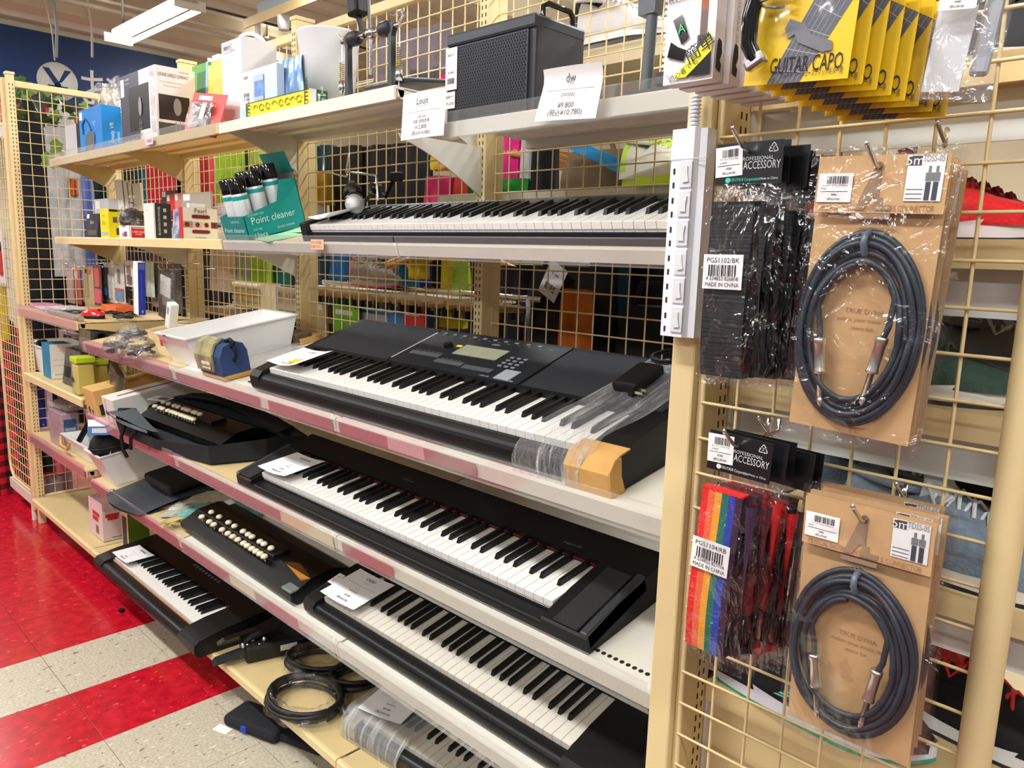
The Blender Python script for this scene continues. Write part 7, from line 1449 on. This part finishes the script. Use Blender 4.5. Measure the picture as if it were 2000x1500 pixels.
# bags
def soft_bag(label, l, t_, r, b_, Y, rgb, dp=.12, tagged=False):
    x0, x1, z0, z1 = pxbox(l, r, t_, b_, Y); w, h = x1-x0, z1-z0
    o = thing('shoulder_bag', label, 'bag', T((x0+x1)/2, Y+dp*.5, z0))
    m = MB(); m.sheet(lambda u, v: (w/2*math.copysign(abs(math.cos(2*PI*u))**.5, math.cos(2*PI*u))*(1-.12*v**3), dp/2*math.copysign(abs(math.sin(2*PI*u))**.5, math.sin(2*PI*u))*(1-.4*v**2)+.006*math.sin(v*9+u*20), h*v), 40, 12, closed_u=True); m.sheet(lambda u, v: (w/2*.88*math.cos(2*PI*u)*v, dp/2*.6*math.sin(2*PI*u)*v, h), 20, 3, closed_u=True)
    m.build('bag_body', mat(rgb, .8, bump=.4, bscale=120, noise=.2, nscale=12), o)
    m = MB(); m.tube([(-w*.3, -dp*.2, h*.95), (-w*.2, -dp*.2, h*1.25), (w*.2, -dp*.2, h*1.25), (w*.3, -dp*.2, h*.95)], .008, 6); m.build('bag_handle', mat(rgb, .7), o)
    if tagged: m = MB(); m.box(0, 0, 0, .07, .001, .10); barcode(m, T(.035, -.0006, .03) @ RX(90), .04, .02, 5, 1); text(m, '¥1,980', T(.035, -.0006, .07) @ RX(90), .01, 1); m.build('price_tag', [PAPER, INK], o, T(-w*.2, -dp*.5-.012, h*.78) @ RY(28))
    return o
soft_bag('khaki bag behind the mesh under the amplifier shelf', 1078, 292, 1205, 420, 1.62, (104, 88, 62)); soft_bag('large black bag with a white price tag behind the arranger keyboard', 1000, 520, 1180, 740, 1.62, (14, 14, 17), .16, True)
soft_bag('black holdall beside the midnight coat', 1180, 600, 1330, 780, 1.6, (12, 13, 18), .14)
p = [PY(1095, 282, 1.58), PY(1150, 284, 1.58), PY(1312, 352, 1.58), PY(1306, 388, 1.58)]
t = thing('blue_strap', 'wide bright blue strap slanting over the khaki bag', 'strap', Matrix.Translation(p[0])); m = MB(); q = [v-p[0] for v in p]; q2 = [v+Vector((0, .006, 0)) for v in q]
m.add(q+q2, [(3, 2, 1, 0), (4, 5, 6, 7), (0, 1, 5, 4), (1, 2, 6, 5), (2, 3, 7, 6), (3, 0, 4, 7)]); m.build('webbing', mat((10, 140, 214), .6), t)
G('crumpled orange cloth hanging from the black bag', 1092, 565, 1152, 700, 1.57, (206, 110, 26), 'y', 'cloth', seed=91)
# wooden hangers
hg = MB(); hg.tube([(-.2, 0, -.05), (-.1, 0, -.012), (0, 0, 0), (.1, 0, -.012), (.2, 0, -.05)], .010, 7); hgm = hg.mesh('hanger_arm', mat((214, 158, 86), .45)); hk_ = MB(); hk_.tube([(0, 0, 0), (0, 0, .03), (.014, 0, .045), (0, 0, .06), (-.014, 0, .05)], .0022, 6); hkm = hk_.mesh('hanger_hook', CHROME)
for i, (px, py, Y) in enumerate([(985+i*13, 298-(i % 2)*3, 1.72+.02*i) for i in range(7)]+[(835, 500, 1.8), (862, 498, 1.76), (885, 503, 1.84), (905, 497, 1.8)]):
    h = thing('wooden_hanger', (['first', 'second', 'third', 'fourth', 'fifth', 'sixth', 'seventh'][i]+' wooden hanger of the row under the amplifier shelf') if i < 7 else ['first', 'second', 'third', 'fourth'][i-7]+' wooden hanger on the rack under the piano shelf', 'hanger', Matrix.Translation(PY(px, py, Y)) @ RZ(35), 'wooden hangers'); inst('hanger_arm', hgm, h); inst('hanger_hook', hkm, h)
# chrome rail with clip hangers
ra, rb2 = PY(770, 562, 1.62), PY(1010, 585, 1.62)
rl = thing('clothes_rail', 'chrome clothes rail behind the arranger keyboard', 'rail', Matrix.Translation(ra)); L_ = rb2.x-ra.x
MB().cyl((-.45, 0, 0), (L_+.1, 0, 0), .010, n=12).build('rail_tube', CHROME, rl); MB().cyl((L_+.05, 0, 0), (L_+.05, 0, -ra.z), .012, n=10).build('rail_leg', CHROME, rl); MB().cyl((-.42, 0, 0), (-.42, 0, -ra.z), .012, n=10).build('rail_leg', CHROME, rl)
ch = MB(); ch.tube([(0, 0, .012), (.012, 0, .004), (.006, 0, -.01), (0, 0, -.03)], .0016, 5); chm = ch.mesh('clip_hook', CHROME); cb2 = MB().rbox(-.11, -.006, -.045, .11, .006, -.03, .003).mesh('clip_bar', mat((206, 166, 112), .5)); cj = MB().rbox(-.008, -.01, -.075, .008, .01, -.04, .002).mesh('clip_jaw', mat((34, 34, 36), .4))
for i in range(22):
    x = -.38+i*(L_+.4)/22
    h = thing('clip_hanger', 'wooden clip hanger hooked on the chrome clothes rail', 'hanger', Matrix.Translation(ra+Vector((x, 0, 0))) @ RZ(70+6*math.sin(i*2.1)), 'clip hangers on the chrome rail'); inst('clip_hook', chm, h); inst('clip_bar', cb2, h)
    for s in (-.08, .08): inst('clip_jaw', cj, h, T(s, 0, 0))
# trainers on racks beyond the mesh
g = 'trainers beyond the back mesh'
p = PY(694, 556, 1.60); shoe('grey trainer with pink stripe on a rack under the piano shelf', T(p.x, 1.60, p.z) @ RZ(-4), (150, 142, 140), (200, 190, 186), (120, 116, 116), acc=(240, 60, 110), grp=g)
p = PY(1222, 372, 1.55); shoe('neon yellow and white trainer under the amplifier shelf', T(p.x, 1.55, p.z) @ RZ(-10), (226, 228, 214), (206, 240, 40), (200, 230, 60), acc=(190, 240, 30), hgt=1.15, grp=g)
p = PY(1120, 105, 1.6); shoe('white high trainer behind the amplifier', T(p.x, 1.6, p.z) @ RZ(6), (224, 222, 226), (236, 236, 238), (230, 230, 232), acc=(30, 30, 34), hgt=1.25, grp=g)
p = PY(1180, 112, 1.75); shoe('second white trainer behind the drum pedal upright', T(p.x, 1.75, p.z) @ RZ(4), (206, 204, 208), (226, 226, 230), (220, 220, 222), grp=g)
def rack_shelf(label, l, r, py, Y, m, d=.3, th=.02):
    a, b_ = PY(l, py, Y), PY(r, py, Y); o = thing('rack_shelf', label, 'shelf', Matrix.Translation(a)); MB().box(-.2, -.02, -th, b_.x-a.x+.2, d, 0).build('deck', m, o); MB().box(-.2, -.022, -th-.02, b_.x-a.x+.2, -.018, .004).build('front_lip', m, o); return o
rack_shelf('cream rack shelf under the grey and pink trainer', 640, 800, 562, 1.58, mat((226, 210, 176), .5)); rack_shelf('cream rack shelf under the white trainers behind the amplifier', 1120, 1290, 112, 1.58, mat((206, 190, 160), .5), .4); rack_shelf('pale rack shelf behind the white-keyed piano', 960, 1310, 382, 1.52, mat((214, 208, 190), .5), .35)
# flat printed goods low behind the mesh
x0, x1, z0, z1 = pxbox(455, 508, 552, 602, 1.62)
wb_ = thing('egg_crate', 'cream box with a grid of rounded cells behind the white tray', 'box', T(x0, 1.62, z0)); MB().box(0, 0.004, 0, x1-x0, .1, z1-z0).build('box_body', mat((226, 216, 190), .5), wb_)
for i in range(5):
    for j in range(4): MB().rbox((x1-x0)*(i+.08)/5, -.006, (z1-z0)*(j+.1)/4, (x1-x0)*(i+.92)/5, .006, (z1-z0)*(j+.9)/4, .004).build('cell', mat((236, 226, 200), .5), wb_)
x0, x1, z0, z1 = pxbox(540, 596, 562, 625, 1.6)
carton('sign_card', 'white and green sign card behind the second post', T(x0, 1.6, z0), x1-x0, .006, z1-z0, mat((226, 216, 210), .5), [('front', 0, 0, 1, .28, mat((70, 160, 96), .5)), ('front', 0, .2, .06, 1, mat((190, 214, 236), .3))], [('front', .5, .72, 'ポイントプレゼント', .03, GREYINK, 0, (x1-x0)*.85), ('front', .5, .12, '入会無料', .02, PAPER)], 'sign', tops=False)
for i, (l, t_, r, b_, c, lab) in enumerate(((655, 578, 702, 640, (110, 190, 30), 'bright green card standing behind the arranger keyboard'), (700, 584, 788, 614, (50, 130, 200), 'blue magazine behind the arranger keyboard'), (742, 600, 800, 640, (150, 96, 60), 'brown card among the clip hangers'), (788, 590, 830, 626, (196, 24, 44), 'red card among the clip hangers'), (700, 612, 760, 650, (170, 170, 176), 'grey sleeve behind the arranger keyboard'), (628, 598, 660, 650, (30, 28, 30), 'dark box behind the arranger keyboard corner'), (612, 560, 640, 640, (206, 186, 150), 'tan board beside the second post'))):
    leaning('printed_card', lab, 'card', (l, r, t_, b_+30), 1.56+.03*(i % 3), .01, mat(c, .4), -4, [('front', .1, .6, .8, .7, mat((232, 232, 228), .5))])
rack_shelf('narrow cream rack shelf under the egg-cell box', 440, 520, 603, 1.6, mat((206, 190, 160), .5), .2, .012)
a = PY(560, 652, 1.55); o = thing('rack_shelf', 'long low rack shelf behind the white tray and arranger keyboard', 'shelf', T(-2.9, 1.53, a.z)); MB().box(0, 0, -.02, 2.0, .3, 0).build('deck', BEIGE2, o)
for k, (z_, y_) in enumerate(((1.985, 1.76), (1.47, 1.78))):
    o = thing('clothes_rail', ['steel rail carrying the upper clothes behind the mesh', 'steel rail carrying the lower clothes behind the mesh'][k], 'rail', T(-5.6, y_, z_)); MB().cyl((0, 0, 0), (5.0, 0, 0), .011, n=10).build('rail_tube', STEEL, o)
    for x in (.0, 2.2, 5.0): MB().cyl((x, .1*(1-k), 0), (x, .1*(1-k), -z_), .012, n=8).build('rail_leg', STEEL, o)
# added dark backdrop: closes the view and stands for the gloom behind the racks
rp_ = thing('dark_backdrop', 'added dark partition behind the clothes racks', 'backdrop', T(-9, 2.75, 0)); MB().box(0, 0, 0, 9.6, .04, 1.32).build('backdrop_panel', mat((52, 44, 42), .8, noise=.2, nscale=3), rp_); MB().box(0, -.01, 1.32, 9.6, .05, 1.36).build('backdrop_cap', BEIGE2, rp_)
DK = [((34, 36, 44), 'dark grey'), ((22, 22, 26), 'black'), ((60, 34, 40), 'maroon'), ((28, 40, 60), 'navy'), ((46, 44, 48), 'slate'), ((20, 26, 30), 'ink blue')]  # dark filler shirts, added for the darkness between the racks
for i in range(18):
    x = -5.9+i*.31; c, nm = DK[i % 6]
    o = thing('hanging_garment', 'dim '+nm+' filler shirt added to darken the rear rack near the partition', 'garment', T(x, 2.35, .45), 'dark filler shirts on the rear rack')
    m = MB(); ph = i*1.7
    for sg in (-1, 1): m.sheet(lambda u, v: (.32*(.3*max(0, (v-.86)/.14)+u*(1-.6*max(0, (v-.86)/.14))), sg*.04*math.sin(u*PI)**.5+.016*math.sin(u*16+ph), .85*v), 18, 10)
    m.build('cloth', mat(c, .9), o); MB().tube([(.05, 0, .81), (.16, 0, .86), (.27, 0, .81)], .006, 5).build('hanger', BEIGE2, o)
rr_ = thing('clothes_rail', 'steel rail carrying the dark filler shirts near the partition', 'rail', T(-6, 2.35, 1.34)); MB().cyl((0, 0, 0), (5.8, 0, 0), .012, n=10).build('rail_tube', STEEL, rr_)
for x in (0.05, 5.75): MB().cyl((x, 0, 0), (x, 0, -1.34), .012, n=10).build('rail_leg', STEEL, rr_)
# ivy on the far end
iv = thing('ivy_garland', 'artificial ivy garland draped over the far side mesh', 'garland', Matrix.Translation(PX(40, 200, -4.35)))
LF = [mat((66, 104, 46), .5), mat((120, 150, 76), .5), mat((34, 66, 36), .5)]
lm = []
for mm in LF:
    m = MB(); pts = [(0, 0), (.022, -.012), (.036, .008), (.024, .022), (.030, .05), (0, .078), (-.030, .05), (-.024, .022), (-.036, .008), (-.022, -.012)]
    vs = [(0, .025, .006)]+[(x, y, -.004 if i % 2 else .003) for i, (x, y) in enumerate(pts)]; n = len(pts)
    m.add(vs, [(0, 1+i, 1+(i+1) % n) for i in range(n)]); lm.append(m.mesh('leaf', mm))
rn = random.Random(4); o0 = PX(40, 200, -4.35); vine = []
for i in range(24):
    px = rn.choice((rn.uniform(32, 75), rn.uniform(75, 125), rn.uniform(105, 160))); py = 160+rn.uniform(0, 70)+max(0, (px-60))*.35
    q = PX(px, py, -4.35+rn.uniform(-.05, .06))-o0
    inst('leaf', lm[i % 3], iv, Matrix.Translation(q) @ RZ(90+rn.uniform(-50, 50)) @ RX(90+rn.uniform(-50, 50)) @ RZ(rn.uniform(-160, 160)) @ Matrix.Scale(rn.uniform(.6, 1.0), 4)); vine.append(q)
vine.sort(key=lambda v: v.y); MB().tube(vine[::3], .003, 5).build('vine_stem', mat((120, 130, 60), .6), iv)
for q in ((112, 300), (150, 290), (95, 325)): inst('leaf', lm[1], iv, Matrix.Translation(PX(*q, -4.35)-o0) @ RZ(90) @ RX(80))
